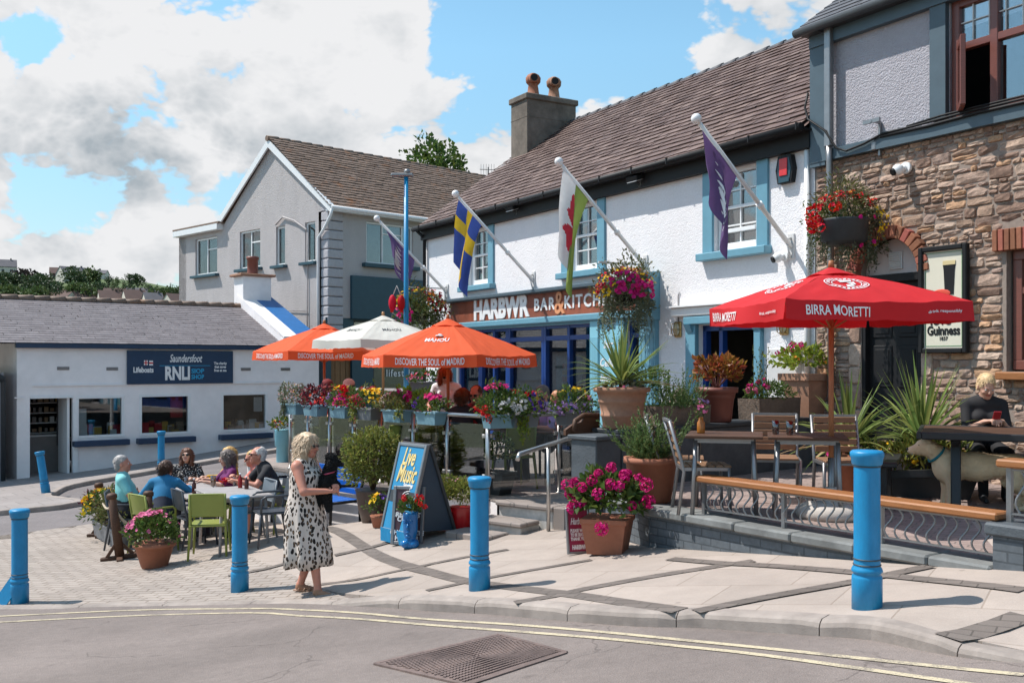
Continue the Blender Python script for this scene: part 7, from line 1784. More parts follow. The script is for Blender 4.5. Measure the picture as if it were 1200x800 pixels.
# ---- left plaza
p = G(181, 664); s = p.y/F; hp = 29*s; t = thing('daisy_pot', 'round terracotta pot of pink daisies in front of the rope posts', 'flower pot', p); rp = 23*s
potlathe(t, [(rp*.62,0),(rp*.66,.02),(rp*.95,hp-.05),(rp*1.06,hp-.045),(rp*1.06,hp),(rp*.9,hp)], m_terra, 30, soil=(rp*.92,hp-.03))
plant(t, None, lf_mid, (0,0,hp+.12), (rp*1.25,rp*1.15,.24), 1500, .055, .024, 110, [F_('pink',75,.040,out=1.12,dirs=[(-.3,.2,1),(-.8,-.2,.6)]), F_('pink',14,.03)], .35)
p = G(131, 638); t = thing('flower_trough', 'low trough of yellow flowers and dark leaves between the wooden posts', 'planter', (p.x-.05, p.y+.25, p.z), R(125)); trough(t, 1.7, .32, .26, m_boxgr)
plant(t, None, lf_olive, (-.2,0,.46), (.55,.32,.36), 1500, .06, .028, 111, (), .35); plant(t, None, lf_mid, (.55,.05,.44), (.45,.30,.32), 700, .07, .03, 112, [F_('yellow',46,.042,dirs=[(.3,-.2,1),(0,1,.4)]), F_('orange',30,.038,dirs=[(.8,.4,.6)])], .35)
plant(t, None, lf_burg, (.80,.1,.48), (.22,.2,.24), 240, .06, .03, 113, [F_('lilac',10,.03)])
p = W(331, 551, 17.3); gzp = plz(p.x, p.y); t = thing('column_planter', 'tall pale blue column planter of small flowers behind the woman in the spotted dress', 'planter', (p.x, p.y, gzp)); hc = (HY-503)/F*17.3-gzp
mb = MB(); mb.lathe([(.13,0),(.13,.05),(.105,.06),(.105,hc-.3),(.13,hc-.28),(.135,hc-.02),(.14,hc),(.11,hc)], 18); obj('column', mb, m_lblue, t); plant(t, None, lf_mid, (0,0,hc+.08), (.19,.18,.13), 260, .06, .03, 114, [F_('red',12,.03), F_('yellow',16,.025), F_('pink',14,.02)])
c = tab[1][0]; t = thing('table_posy', 'single red flower in a small glass on the middle grey table', 'posy', (c.x+.28, c.y-.02, plz(c.x,c.y)+.75)); mb = MB(); mb.lathe([(.0,.003),(.025,.003),(.03,.08),(.027,.08)], 12); obj('glass', mb, m_tumb, t); obj('flowers', blooms((0,0,.17), (.03,.03,.03), 3, .03, random.Random(4), clus=1.5), FC['red'], t, recalc=False); mb = MB(); mb.tube([(0,0,.02),(0,0,.16)], .004, 5); obj('stem', mb, lf_mid, t)
# ------------------------------------------------------------------ the hillside beyond, its trees and houses
CR = [(-.95,345),(-.75,330),(-.60,322),(-.51,324),(-.46,327),(-.43,325),(-.40,326),(-.377,328),(-.34,337),(-.28,346),(-.1,372),(.3,392)]
def hillz(x, y):
    # slope that climbs from behind the roofs to the crest seen left of the grey house
    u = x/max(y, 1)
    for (u0, p0), (u1, p1) in zip(CR, CR[1:]):
        if u <= u1 or u1 == CR[-1][0]:
            t = max(0, min(1, (u-u0)/(u1-u0))); py = p0+(p1-p0)*t; break
    zc = (HY-py)/F*480; zl = min(22.5, zc*.75)
    if y < 392: return -4+(zl+4)*sstep(150, 392, y)
    if y < 478: return zl+(zc-zl)*(y-392)/86
    return zc*max(-.2, 1-((y-478)/330)**2)
mb = MB(); mb.grid(lambda a, b: Vector(((-1.25+1.5*a)*(140+760*b), 140+760*b, hillz((-1.25+1.5*a)*(140+760*b), 140+760*b))), 70, 50)
setp(obj('hill', mb, mat('hill_grass', (.075,.105,.035), .95, .35, .02, 0)), kind='structure')
fo_far = [leafmat('far_dark_foliage', (.062,.092,.038), .4, .03, .15), leafmat('far_mid_foliage', (.11,.15,.052), .4, .03, .15), leafmat('far_purple_foliage', (.058,.045,.040), .4, .03, .15)]
bark = mat('bark', (.10,.075,.055), .9, .2, 6)
def tree(p, h, w_, mt, seed, label, n=420, group='trees on the hillside', ls=1.0, name='hill_tree'):
    rng = random.Random(seed); t = thing(name, label, 'tree', p, 0, group)
    mb = MB(); mb.tube([(0,0,-1),(0,0,h*.25),(rng.uniform(-.3,.3),0,h*.6)], [h*.035,h*.028,h*.012], 7)
    for k_ in range(5): a = k_*1.3; mb.tube([(0,0,h*(.2+.07*k_)),(math.cos(a)*w_*.25,math.sin(a)*w_*.25,h*(.42+.07*k_))], [h*.014,h*.006], 5)
    obj('trunk', mb, bark, t)
    mb = MB(); nb = 9
    for k_ in range(nb):
        a = rng.uniform(0, 6.28); r_ = w_*.5*rng.uniform(.25, .62) if k_ else 0; zc = h*(.30+.52*rng.random()) if k_ else h*.68; rr_ = w_*rng.uniform(.20,.32)
        clump(mb, (math.cos(a)*r_, math.sin(a)*r_, zc), (rr_, rr_, min(rr_*.85, h-zc)), n//nb, rr_*.46*ls, rr_*.36*ls, rng, 0, .55, 0, -1, .3)
    obj('crown', mb, mt, t, recalc=False); return t
def hill_at(px, py, y): return Vector(((px-600)/F*y, y, hillz((px-600)/F*y, y)))
rng = random.Random(42); TL = [(2,318,13,20),(14,322,16,24),(28,318,17,26),(40,324,15,22),(52,322,16,24),(58,330,12,18),(6,345,14,18),(22,346,12,16),(38,350,12,16),(50,347,10,14),(82,312,15,20),(93,316,12,18),(105,314,13,20),(112,318,9,12),(90,332,16,22),(102,338,14,20),(112,331,12,18),(118,328,10,14),
     (127,322,9,9),(133,325,7,8),(137,322,10,6),(145,322,5,6),(152,318,9,8),(161,322,14,16),(150,335,12,20),(140,337,11,18),(160,338,12,18),(182,335,13,18),(192,338,12,18),(203,336,12,18),(211,338,12,18),(72,342,10,16),(66,332,12,18),(80,348,8,12),(128,344,8,14),(172,345,8,14),(-8,330,16,26),(188,350,8,12),(205,352,8,14),(10,334,12,20),(30,338,12,20),(47,336,12,18),(62,345,8,16),(95,343,9,16),(115,343,8,14),(155,346,8,12),(35,352,8,18),(14,353,8,18),(55,354,8,14),(121,335,8,14),(175,330,8,12)]
looks = ['dark rounded tree', 'mid green spreading tree', 'purple leaved tree']
for q, (px, py, hh, ww) in enumerate(TL):
    need = rng.uniform(5.5, 9.5); y = 476
    while y > 396 and (HY-py)/F*y-hillz((px-600)/F*y, y) < need: y -= 2
    top = (HY-py)/F*y; x = (px-600)/F*y; zg = hillz(x, y); k_ = 2 if q in (2, 6) else rng.choice((0,0,1,1))
    where = 'at the left edge of the hillside' if px < 62 else ('on the crest of the hillside' if py < 326 else 'on the hillside above the distant roofs')
    tree((x, y, min(zg, top-4.5)), top-min(zg, top-4.5), ww*.36*y/430*1.25, fo_far[k_], 500+q, f'{looks[k_]} {where}', 540)
m_fw = mat('far_white_render', (.64,.58,.51), .8, .1, .5); m_fr = mat('far_brown_roof', (.115,.07,.06), .9, .15, .4); m_fr2 = mat('far_grey_roof', (.13,.12,.13), .9, .15, .4); m_fwin = mat('far_window', (.05,.055,.06), .3)
def far_house(px, py, y, w_, d_, hw, hr, rot, mw, mr, label):
    x = (px-600)/F*y; zb = (HY-py)/F*y-hw; t = thing('distant_house', label, 'house', (x, y, zb), rot, 'houses on the hillside')
    mb = MB(); mb.box((0,0,hw/2-2), (w_,d_,hw+4)); mb.prism([(-w_/2,-d_/2,hw),(-w_/2,d_/2,hw),(-w_/2,0,hw+hr)], (w_,0,0)); obj('wall', mb, mw, t)
    mb = MB()
    for s in (-1, 1): mb.prism([(-w_/2-.2,s*(d_/2+.3),hw-.25),(-w_/2-.2,0,hw+hr+.1),(-w_/2-.2,0,hw+hr+.35),(-w_/2-.2,s*(d_/2+.3),hw)], (w_+.4,0,0))
    mb.box((w_*.3,0,hw+hr+.4), (.6,.8,1.2)); obj('roof', mb, mr, t)
    for k_ in range(3): 
        mb = MB(); mb.box((-w_*.3+k_*w_*.3, -d_/2-.03, hw*.55), (1.1,.1,1.1)); obj('window', mb, m_fwin, t)
HS = [(70,352,395,15,7,4,3,-.5,m_fw,m_fr,'long low cream house with a brown roof, leftmost of the distant roofs'),(80,349,405,10,7,4,3.2,.3,m_fw,m_fr,'distant brown roofed house beside the leftmost long roof'),(99,352,395,8,8,4,3.5,.62,m_fw,m_fr,'distant cream gabled house with a dark front'),(108,351,398,9,7,3.6,3,.2,m_fw,m_fr,'distant brown roofed house right of the dark fronted one'),
      (128,352,392,8,8,4.5,3.6,.55,m_fw,m_fr,'distant cream gabled house in the middle of the row'),(139,351,395,11,8,4,4.2,.15,m_fw,m_fr,'distant house with a broad brown roof in the middle of the row'),(157,351,392,8,8,4.6,3.6,.62,m_fw,m_fr,'distant white gabled house with a brown roof'),(166,350,396,11,8,4.4,4,.2,m_fw,m_fr2,'distant house with roof windows near the grey house'),(179,354,390,7,7,4.2,3.4,.62,m_fw,m_fr2,'distant white gable just left of the grey house'),
      (188,354,398,9,7,3.8,3.2,.2,mat('far_blue_wall', (.28,.33,.38), .8),m_fr2,'distant pale blue house near the grey house'),(206,354,388,8,7,4,3,.9,m_fw,m_fr,'distant brown roofed house touching the grey house edge'),
      (86,322,470,13,8,4,3.4,.9,m_fw,m_fr2,'pale house high on the crest among trees'),(104,321,475,17,8,3.6,1.6,.15,m_fw,m_fr2,'long low white house on the crest'),(69,321,480,8,7,3.4,2.8,.4,m_fr,m_fr,'small brown house high on the crest'),(3,313,480,12,8,4,3.4,.5,m_fw,m_fr2,'white house at the left end of the crest')]
for a in HS: far_house(*a)
# tree behind the grey house
p = W(519, 215, 58); g0 = -2.5
tree((p.x, p.y, g0), ((HY-181)/F*58-g0)*1.32, 6.0, lf_mid, 900, 'leafy green tree whose crown shows above the grey house ridge', 6500, None, .36, 'garden_tree')
# ------------------------------------------------------------------ people and dogs: bodies grown as one implicit surface
class SDF:
    def __init__(s): s.p = []
    def cone(s, a, b, ra, rb, tag=0, k=.02, flat=None): s.p.append(('c', np.array(a, float), np.array(b, float), ra, rb, tag, k, flat))
    def ell(s, c, r, tag=0, k=.02, rot=None): s.p.append(('e', np.array(c, float), np.array(r, float), rot, None, tag, k, None))
    def sub(s, c, r, rot=None, k=.01): s.p.append(('s', np.array(c, float), np.array(r, float), rot, None, -1, k, None))
    def build(s, h):
        lo = np.full(3, 1e9); hi = -lo
        for q in s.p:
            if q[0] == 'c': r = max(q[3], q[4])+.03; lo = np.minimum(lo, np.minimum(q[1], q[2])-r); hi = np.maximum(hi, np.maximum(q[1], q[2])+r)
            elif q[0] == 'e': r = max(q[2])+.03; lo = np.minimum(lo, q[1]-r); hi = np.maximum(hi, q[1]+r)
        n = np.ceil((hi-lo)/h).astype(int)+2; D = np.full(n, .5, np.float32); T = np.zeros(n, np.int16); B = np.full(n, .5, np.float32)
        for q in s.p:
            k = q[6]
            if q[0] == 'c': r = max(q[3], q[4])+k+3*h; l_, h_ = np.minimum(q[1], q[2])-r, np.maximum(q[1], q[2])+r
            else: r = max(q[2])+k+3*h; l_, h_ = q[1]-r, q[1]+r
            i0 = np.maximum(((l_-lo)/h).astype(int), 0); i1 = np.minimum(np.ceil((h_-lo)/h).astype(int)+1, n)
            if (i1 <= i0).any(): continue
            sl = tuple(slice(a, b) for a, b in zip(i0, i1))
            X, Y, Z = np.meshgrid(*[lo[i]+h*np.arange(i0[i], i1[i]) for i in range(3)], indexing='ij')
            if q[0] == 'c':
                a, b, ra, rb, tag, _, flat = q[1:]; ba = b-a; L2 = max(ba.dot(ba), 1e-9); px, py, pz_ = X-a[0], Y-a[1], Z-a[2]
                t = np.clip((px*ba[0]+py*ba[1]+pz_*ba[2])/L2, 0, 1); dx, dy, dz = px-t*ba[0], py-t*ba[1], pz_-t*ba[2]
                if flat is not None:
                    ax, f = flat; ax = np.array(ax); d_ = dx*ax[0]+dy*ax[1]+dz*ax[2]; g = d_*(1/f-1); dx, dy, dz = dx+ax[0]*g, dy+ax[1]*g, dz+ax[2]*g
                d = np.sqrt(dx*dx+dy*dy+dz*dz)-(ra+(rb-ra)*t)
                if flat is not None: d = d*flat[1]
            else:
                c, r, rot = q[1], q[2], q[3]; px, py, pz_ = X-c[0], Y-c[1], Z-c[2]
                if rot is not None: m = np.array(rot); px, py, pz_ = (m[0][0]*px+m[1][0]*py+m[2][0]*pz_, m[0][1]*px+m[1][1]*py+m[2][1]*pz_, m[0][2]*px+m[1][2]*py+m[2][2]*pz_)
                k0 = np.sqrt((px/r[0])**2+(py/r[1])**2+(pz_/r[2])**2); k1 = np.sqrt((px/r[0]**2)**2+(py/r[1]**2)**2+(pz_/r[2]**2)**2); d = k0*(k0-1)/np.maximum(k1, 1e-6); tag = q[5]
            d = d.astype(np.float32); Dv = D[sl]
            if q[0] == 's':
                hh = np.clip(.5-.5*(Dv+d)/k, 0, 1); D[sl] = Dv*(1-hh)-d*hh+k*hh*(1-hh)
            else:
                m = d < B[sl]; T[sl] = np.where(m, tag, T[sl]); B[sl] = np.minimum(B[sl], d)
                hh = np.clip(.5+.5*(Dv-d)/k, 0, 1); D[sl] = Dv*(1-hh)+d*hh-k*hh*(1-hh)
        return D, T, lo, h
def nets(D, T, lo, h):
    S = D < 0; n = np.array(D.shape)-1; cs = [(i, j, k) for i in (0, 1) for j in (0, 1) for k in (0, 1)]
    sl = lambda A, c: A[c[0]:c[0]+n[0], c[1]:c[1]+n[1], c[2]:c[2]+n[2]]
    cnt = sum(sl(S, c).astype(np.int8) for c in cs); act = (cnt > 0) & (cnt < 8); ids = np.argwhere(act); idx = np.full(act.shape, -1, np.int64); idx[act] = np.arange(len(ids))
    acc = np.zeros((len(ids), 3)); num = np.zeros(len(ids))
    for a in cs:
        for ax in range(3):
            if a[ax]: continue
            b = list(a); b[ax] = 1; va = sl(D, a)[act]; vb = sl(D, tuple(b))[act]; x = (va < 0) != (vb < 0); t = np.where(x, va/(va-vb+1e-12), 0)
            p = np.tile(np.array(a, float), (len(ids), 1)); p[:, ax] += t; acc += p*x[:, None]; num += x
    V = (ids+acc/num[:, None])*h+lo; Fs = []; tg = []
    for ax in range(3):
        o1, o2 = [(1,2),(2,0),(0,1)][ax]; A = S; s0 = [slice(1, -1)]*3; s0[ax] = slice(0, -1); s1 = [slice(1, -1)]*3; s1[ax] = slice(1, None)
        a = S[tuple(s0)]; b = S[tuple(s1)]; ed = np.argwhere(a != b)
        if not len(ed): continue
        off = np.ones(3, int); off[ax] = 0; P = ed+off; fl_ = a[tuple(ed.T)]
        def cell(d1, d2):
            q = P.copy(); q[:, o1] -= d1; q[:, o2] -= d2; return idx[q[:, 0], q[:, 1], q[:, 2]]
        quad = np.stack([cell(1,1), cell(0,1), cell(0,0), cell(1,0)], 1); quad[~fl_] = quad[~fl_][:, ::-1]; Fs.append(quad); tg.append(T[P[:, 0], P[:, 1], P[:, 2]])
    Fq = np.concatenate(Fs); tq = np.concatenate(tg); ok = (Fq >= 0).all(1); return V, Fq[ok], tq[ok]
def sdf_obj(name, s, h, mats, parent, smooth=2):
    V, Fq, tq = nets(*s.build(h))
    E = np.concatenate([Fq[:, [0,1]], Fq[:, [1,2]], Fq[:, [2,3]], Fq[:, [3,0]]])
    for _ in range(smooth):                                         # light Laplacian smoothing
        a = np.zeros_like(V); c = np.zeros(len(V)); np.add.at(a, E[:, 0], V[E[:, 1]]); np.add.at(c, E[:, 0], 1); np.add.at(a, E[:, 1], V[E[:, 0]]); np.add.at(c, E[:, 1], 1)
        V = V*.5+.5*a/c[:, None]
    me = bpy.data.meshes.new(name); me.vertices.add(len(V)); me.vertices.foreach_set('co', V.astype(np.float32).ravel()); me.loops.add(len(Fq)*4); me.loops.foreach_set('vertex_index', Fq.ravel().astype(np.int32))
    me.polygons.add(len(Fq)); me.polygons.foreach_set('loop_start', np.arange(0, len(Fq)*4, 4, dtype=np.int32)); me.polygons.foreach_set('loop_total', np.full(len(Fq), 4, np.int32))
    for m in mats: me.materials.append(m)
    me.polygons.foreach_set('material_index', np.clip(tq, 0, len(mats)-1).astype(np.int32)); me.polygons.foreach_set('use_smooth', np.ones(len(Fq), bool)); me.update(calc_edges=True); me.validate()
    o = bpy.data.objects.new(name, me); COL.objects.link(o); o.parent = parent; return o
def skinmat(n, c):
    k = N(n); co = k.coord(); f = k.rng(k.noise(co, 12, 5), .3, .7, .92, 1.08); k.fin(k.vary(c, f), .5, None, spec=.35)
    k.b.inputs['Subsurface Weight'].default_value = .08; k.b.inputs['Subsurface Radius'].default_value = (.02, .008, .004); return k.mat
SK = skinmat('tanned_skin', (.50,.25,.17)); SK2 = skinmat('fair_skin', (.56,.32,.235)); SK3 = skinmat('sunburnt_skin', (.54,.235,.165)); LIP = mat('lip', (.36,.10,.09), .45)
def cloth(n, c, b=.3): return mat(n, c, .85, .1, 7, b, 90, bdist=.003)
def hairm(n, c): return mat(n, c, .5, .28, 26, .5, 60, scl=(1,1,.25), bdist=.006)
m_lens = mat('sunglass_lens', (.008,.008,.01), .12); m_eye = mat('eye', (.55,.53,.5), .3); m_iris = mat('iris', (.03,.025,.02), .2)
def V3(*a): return Vector(a)
def ik(a, t, l1, l2, hint):
    d = t-a; L = min(d.length, (l1+l2)*.995); dn = d.normalized(); x = (l1*l1-l2*l2+L*L)/(2*L); hgt = math.sqrt(max(0, l1*l1-x*x)); h_ = (Vector(hint)-dn*Vector(hint).dot(dn)).normalized(); return a+dn*x+h_*hgt, a+dn*L
def person(label, loc, yaw, h=1.68, sit=None, lean=0., side=0., head=(0,0,0), hands=((-.2,.1,.8),(.2,.1,.8)), hints=((-.6,-.5,-.5),(.6,-.5,-.5)), feet=None, skin=None, top=None, bottom=None, shoe=None, sleeve='short', legs='long', hair=None, style='short', glasses=True, fat=1.0, bust=0., res=.011, hat=None, group=None, dress=None, curl=.6, hdir=(None, None), vneck=False):
    """local frame: +Y is where the person faces, +X the person's right-hand side of the picture seen from behind; hands = wrist targets"""
    skin = skin or SK2; t = thing('person', label, 'person', loc, yaw, group); s = h/1.70; S = SDF(); TOP, BOT, SHOE = 1, 2, 3; mats = [skin, top or skin, bottom or m_char, shoe or m_wdark, LIP]
    pel = V3(0, 0, (sit+.10) if sit is not None else .93*s); Rl = Matrix.Rotation(-lean, 3, 'X') @ Matrix.Rotation(side, 3, 'Y'); f = fat
    P = lambda x, y, z: pel+Rl @ V3(x*s, y*s, z*s)
    flat = lambda q: (tuple(Rl @ V3(0,1,0)), q)
    tt_ = TOP if top else 0
    S.cone(P(0,0,-.02), P(0,.0,.12), .155*s*f, .140*s*f, BOT if bottom else tt_, .03, flat(.78)); S.cone(P(0,0,.10), P(0,.0,.24), .140*s*f, .145*s*f, tt_, .04, flat(.74)); S.cone(P(0,0,.24), P(0,-.01,.40), .148*s*(.5+.5*f), .135*s, tt_, .05, flat(.72))
    S.cone(P(-.12,-.01,.42), P(.12,-.01,.42), .068*s, .068*s, tt_, .06)
    if f > 1.05: S.ell(P(0,.05,.14), (.13*s*f,.10*s*f,.13*s), tt_, .05)
    if vneck: S.ell(P(0,.078,.415), (.055*s,.03*s,.062*s), 0, .004); S.ell(P(0,.055,.455), (.06*s,.045*s,.04*s), 0, .006)
    if bust:
        for q in (-1, 1): S.ell(P(q*.075,.085,.30), (.075*s,.07*s,.072*s), tt_, .04)
    NB = P(0,-.012,.47); HD = NB+(Rl @ V3(0,.03*s,.145*s))
    S.cone(P(0,-.012,.44), HD+V3(0,-.015*s,-.03*s), .062*s, .052*s, 0, .025)
    # legs
    ft = feet or (((-.10,.05),(.10,-.02)) if sit is None else ((-.11,.42),(.11,.42)))
    for q, (fx, fy) in zip((-1, 1), ft):
        hip = pel+V3(q*.085*s, 0, -.02*s); ank = V3(fx, fy, .075*s); lt = BOT if (bottom and legs != 'none') else 0
        kn, ank = ik(hip, ank, .44*s, .42*s, (q*.12, 1, .25)); cl = BOT if legs == 'long' else 0
        S.cone(hip, kn, .088*s*f, .058*s, BOT if bottom else 0, .03)
        S.cone(kn, kn.lerp(ank, .35), .055*s, .056*s, cl, .02); S.cone(kn.lerp(ank, .35), ank, .054*s if legs != 'long' else .058*s, .036*s if legs != 'long' else .048*s, cl, .02)
        fd = V3(.12*q, 1, 0).normalized(); S.cone(ank+V3(0,-.02*s,-.035*s), ank+fd*.15*s+V3(0,0,-.052*s), .038*s, .026*s, SHOE if shoe else 0, .02); S.cone(ank, ank+V3(0,0,-.03*s), .036*s, .036*s, SHOE if shoe else 0, .02)
    # arms and hands
    for q, hd, hint, hdr in zip((-1, 1), hands, hints, hdir):
        sh = P(q*.175,-.012,.415); S.ell(sh, (.062*s,.06*s,.062*s), tt_ if sleeve != 'none' else 0, .03); tg = Vector(hd); el, wr = ik(sh, tg, .285*s, .25*s, hint)
        st_ = {'none': 0, 'short': .62, 'long': 1, 'half': .9}[sleeve]
        if st_ > 0: S.cone(sh, sh.lerp(el, st_), .060*s*f**.5, (.054 if st_ < 1 else .047)*s*f**.5, TOP, .02)
        S.cone(sh, el, .052*s*f**.6, .042*s, TOP if sleeve == 'long' else 0, .015)
        S.cone(el, wr, .041*s, .028*s, TOP if sleeve == 'long' else 0, .015)
        if sleeve == 'long': S.cone(el, el.lerp(wr,.85), .045*s, .036*s, TOP, .015)
        fd = (wr-el).normalized() if hdr is None else Vector(hdr).normalized(); up = V3(0,0,1); sd = fd.cross(up); sd = sd.normalized() if sd.length > .2 else V3(1,0,0); nn = sd.cross(fd)
        pc = wr+fd*.085*s; S.cone(wr, wr+fd*.03*s, .027*s, .03*s, 0, .012, (tuple(nn), .62)); S.cone(wr+fd*.03*s, pc, .034*s, .038*s, 0, .012, (tuple(nn), .5))
        for j, (ox, ln) in enumerate(((-.030,.062),(-.010,.074),(.011,.068),(.030,.052))):
            b0 = pc+sd*ox*s; m0 = b0+(fd*math.cos(curl*.5)-nn*math.sin(curl*.5))*ln*.5*s; e0 = m0+(fd*math.cos(curl*1.5)-nn*math.sin(curl*1.5))*ln*.55*s; rr = .0092*s if res < .009 else .0105*s
            S.cone(b0, m0, rr, rr*.95, 0, .004); S.cone(m0, e0, rr*.95, rr*.8, 0, .004)
        th = wr+fd*.03*s-sd*q*.028*s; S.cone(th, th+(fd*.7-sd*q*.6-nn*.3).normalized()*.04*s, .013*s, .011*s, 0, .008); S.cone(th+(fd*.7-sd*q*.6-nn*.3).normalized()*.04*s, th+(fd*1.2-sd*q*.5-nn*.6).normalized()*.072*s, .011*s, .009*s, 0, .004)
    # head
    hy, hp_, hr_ = head; Hm = Rl.to_4x4().to_3x3() if False else Matrix.Rotation(hy, 3, 'Z') @ Matrix.Rotation(hp_, 3, 'X') @ Matrix.Rotation(hr_, 3, 'Y'); h_ = s*1.04
    Hp = lambda x, y, z: HD+Hm @ V3(x*h_, y*h_, z*h_); hm = [list(r) for r in Hm]
    S.ell(Hp(0,-.012,.045), (.074*h_,.094*h_,.085*h_), 0, .02, hm); S.ell(Hp(0,.022,-.015), (.061*h_,.070*h_,.088*h_), 0, .03, hm); S.ell(Hp(0,.062,-.075), (.028*h_,.024*h_,.024*h_), 0, .03, hm)
    S.ell(Hp(0,.086,.028), (.045*h_,.010*h_,.009*h_), 0, .015, hm); S.cone(Hp(0,.090,.018), Hp(0,.112,-.018), .009*h_, .014*h_, 0, .010)
    for q in (-1, 1):
        S.ell(Hp(q*.035,.070,-.022), (.022*h_,.018*h_,.018*h_), 0, .02, hm); S.ell(Hp(q*.076,-.004,.0), (.010*h_,.022*h_,.032*h_), 0, .008, hm); S.sub(Hp(q*.031,.100,.008), (.018*h_,.014*h_,.010*h_), hm, .01)
    S.ell(Hp(0,.088,-.048), (.024*h_,.009*h_,.0065*h_), 4, .004, hm)
    sdf_obj('body', S, res, mats, t)
    g = MB()
    if glasses:
        for q in (-1, 1): g.ball(Hp(q*.033,.098,.012), (.024*h_,.010*h_,.018*h_), 0, 10, 6); g.bar(Hp(q*.055,.094,.018), Hp(q*.078,.0,.015), .006*h_, .004*h_)
        g.bar(Hp(-.012,.102,.016), Hp(.012,.102,.016), .005*h_, .005*h_); obj('sunglasses', g, m_lens, t)
    else:
        for q in (-1, 1): g.ball(Hp(q*.031,.0815,.010), .0115*h_, 0, 10, 8); g.ball(Hp(q*.031,.0885,.009), .006*h_, 1, 8, 6)
        obj('eyes', g, [m_eye, m_iris], t)
    if hair is not None:
        A = SDF()
        if style in ('short', 'balding'): 
            A.ell(Hp(0,-.020,.058), (.079*h_,.096*h_,.084*h_), 0, .01, hm); A.ell(Hp(0,-.055,.0), (.074*h_,.052*h_,.075*h_), 0, .02, hm); A.sub(Hp(0,.115,-.015), (.10*h_,.085*h_,.10*h_), hm, .012); A.sub(Hp(0,.0,-.105), (.12*h_,.12*h_,.065*h_), hm, .012)
            if style == 'balding': A.sub(Hp(0,.05,.12), (.055*h_,.085*h_,.06*h_), hm, .012)
        else:
            A.ell(Hp(0,-.020,.058), (.088*h_,.106*h_,.092*h_), 0, .01, hm); dn = dict(bob=-.10, long=-.20, bun=-.02)[style]
            A.cone(Hp(0,-.055,.03), Hp(0,-.066,dn*.85), .080*h_, .062*h_, 0, .03)
            if style != 'bun':
                for q in (-1, 1): A.cone(Hp(q*.066,-.01,.04), Hp(q*.076,.012,dn), .036*h_, .030*h_, 0, .02); A.cone(Hp(q*.05,.04,.10), Hp(q*.08,.035,-.01), .026*h_, .018*h_, 0, .02)
            else: A.ell(Hp(0,-.13,.06), (.045*h_,.045*h_,.04*h_), 0, .015, hm)
            A.sub(Hp(0,.118,-.025), (.062*h_,.085*h_,.088*h_), hm, .015)
        o = sdf_obj('hair', A, res*.85, [hair], t, 1)
        rr = random.Random(len(label)); st_ = MB(); sl_ = (.026 if style in ('short','balding') else .06)*s; bk = Hm @ V3(0,-1,0)
        for p_ in o.data.polygons:
            if rr.random() < .55:
                d_ = (p_.normal*.42+V3(0,0,-.75)+bk*.25+rdir(rr)*.28); st_.leaf(p_.center-p_.normal*.004, d_, p_.normal, sl_*rr.uniform(.6,1.3), .010*s, 0, .1)
        obj('hair_strands', st_, hair, o, recalc=False)
        for v in o.data.vertices: v.co += Vector((rr.uniform(-1,1), rr.uniform(-1,1), rr.uniform(-1,1)))*.0025
    if hat:
        A = SDF()
        if hat[1] == 'cap': A.ell(Hp(0,-.012,.072), (.084*h_,.103*h_,.075*h_), 0, .01, hm); A.sub(Hp(0,0,-.02), (.14*h_,.14*h_,.075*h_), hm, .008); A.ell(Hp(0,.115,.055), (.068*h_,.075*h_,.010*h_), 0, .012, hm)
        else: A.ell(Hp(0,-.01,.08), (.090*h_,.105*h_,.085*h_), 0, .01, hm); A.sub(Hp(0,0,-.03), (.14*h_,.14*h_,.07*h_), hm, .008); A.ell(Hp(0,-.005,.055), (.15*h_,.165*h_,.012*h_), 0, .02, hm)
        sdf_obj('hat', A, .008, [hat[0]], t, 1)
    return t, P, Hp, s
# ---- the woman with the spotted dress
def spotted():
    k = N('spotted_dress_fabric'); co = k.coord('Object', (1, 1, .62))
    nz = k.n('TexNoise'); nz.inputs['Scale'].default_value = 9; k.l(co, nz.inputs['Vector']); sm = k.n('VectorMath', operation='SCALE'); k.l(nz.outputs['Color'], sm.inputs[0]); sm.inputs['Scale'].default_value = .045; ad = k.n('VectorMath', operation='ADD'); k.l(co, ad.inputs[0]); k.l(sm.outputs[0], ad.inputs[1])
    v = k.n('TexVoronoi'); v.inputs['Scale'].default_value = 31; v.inputs['Randomness'].default_value = .85; k.l(ad.outputs[0], v.inputs['Vector'])
    spot = k.rng(v.outputs['Distance'], .42, .48, 1, 0); sp2 = k.n('SeparateColor'); k.l(v.outputs['Color'], sp2.inputs[0])
    brown = k.math('MULTIPLY', k.rng(v.outputs['Distance'], .12, .34, 1, 0), k.math('GREATER_THAN', sp2.outputs[0], .45))
    c = k.mix(spot, (.62,.54,.48), (.022,.018,.017)); c = k.mix(k.math('MULTIPLY', brown, .85), c, (.26,.155,.085)); return k.fin(c, .8, None, spec=.2)
m_dress = spotted()
wp = G(357, 695); wh = 1.64; hb = hairm('blonde_grey_hair', (.60,.44,.29))
wt, WP, WHp, ws = person('woman in a spotted sleeveless dress holding a small black dog on the pavement', wp, R(-106), wh, None, R(2), 0, (R(-6), R(-2), 0), ((-.03,.30,1.10),(.09,.30,1.06)), ((-.9,-.4,-.7),(.9,-.3,-.7)), ((-.10,-.10),(.10,.20)),
   SK3, m_dress, None, mat('tan_sandal', (.34,.17,.10), .6), 'none', 'none', hb, 'long', True, 1.18, .9, .0075, curl=.9)
sk = MB(); NSg = 72; lv = [(.0,.60,0,.02),(.16,.175,0,.14),(.0,0,0,0)]
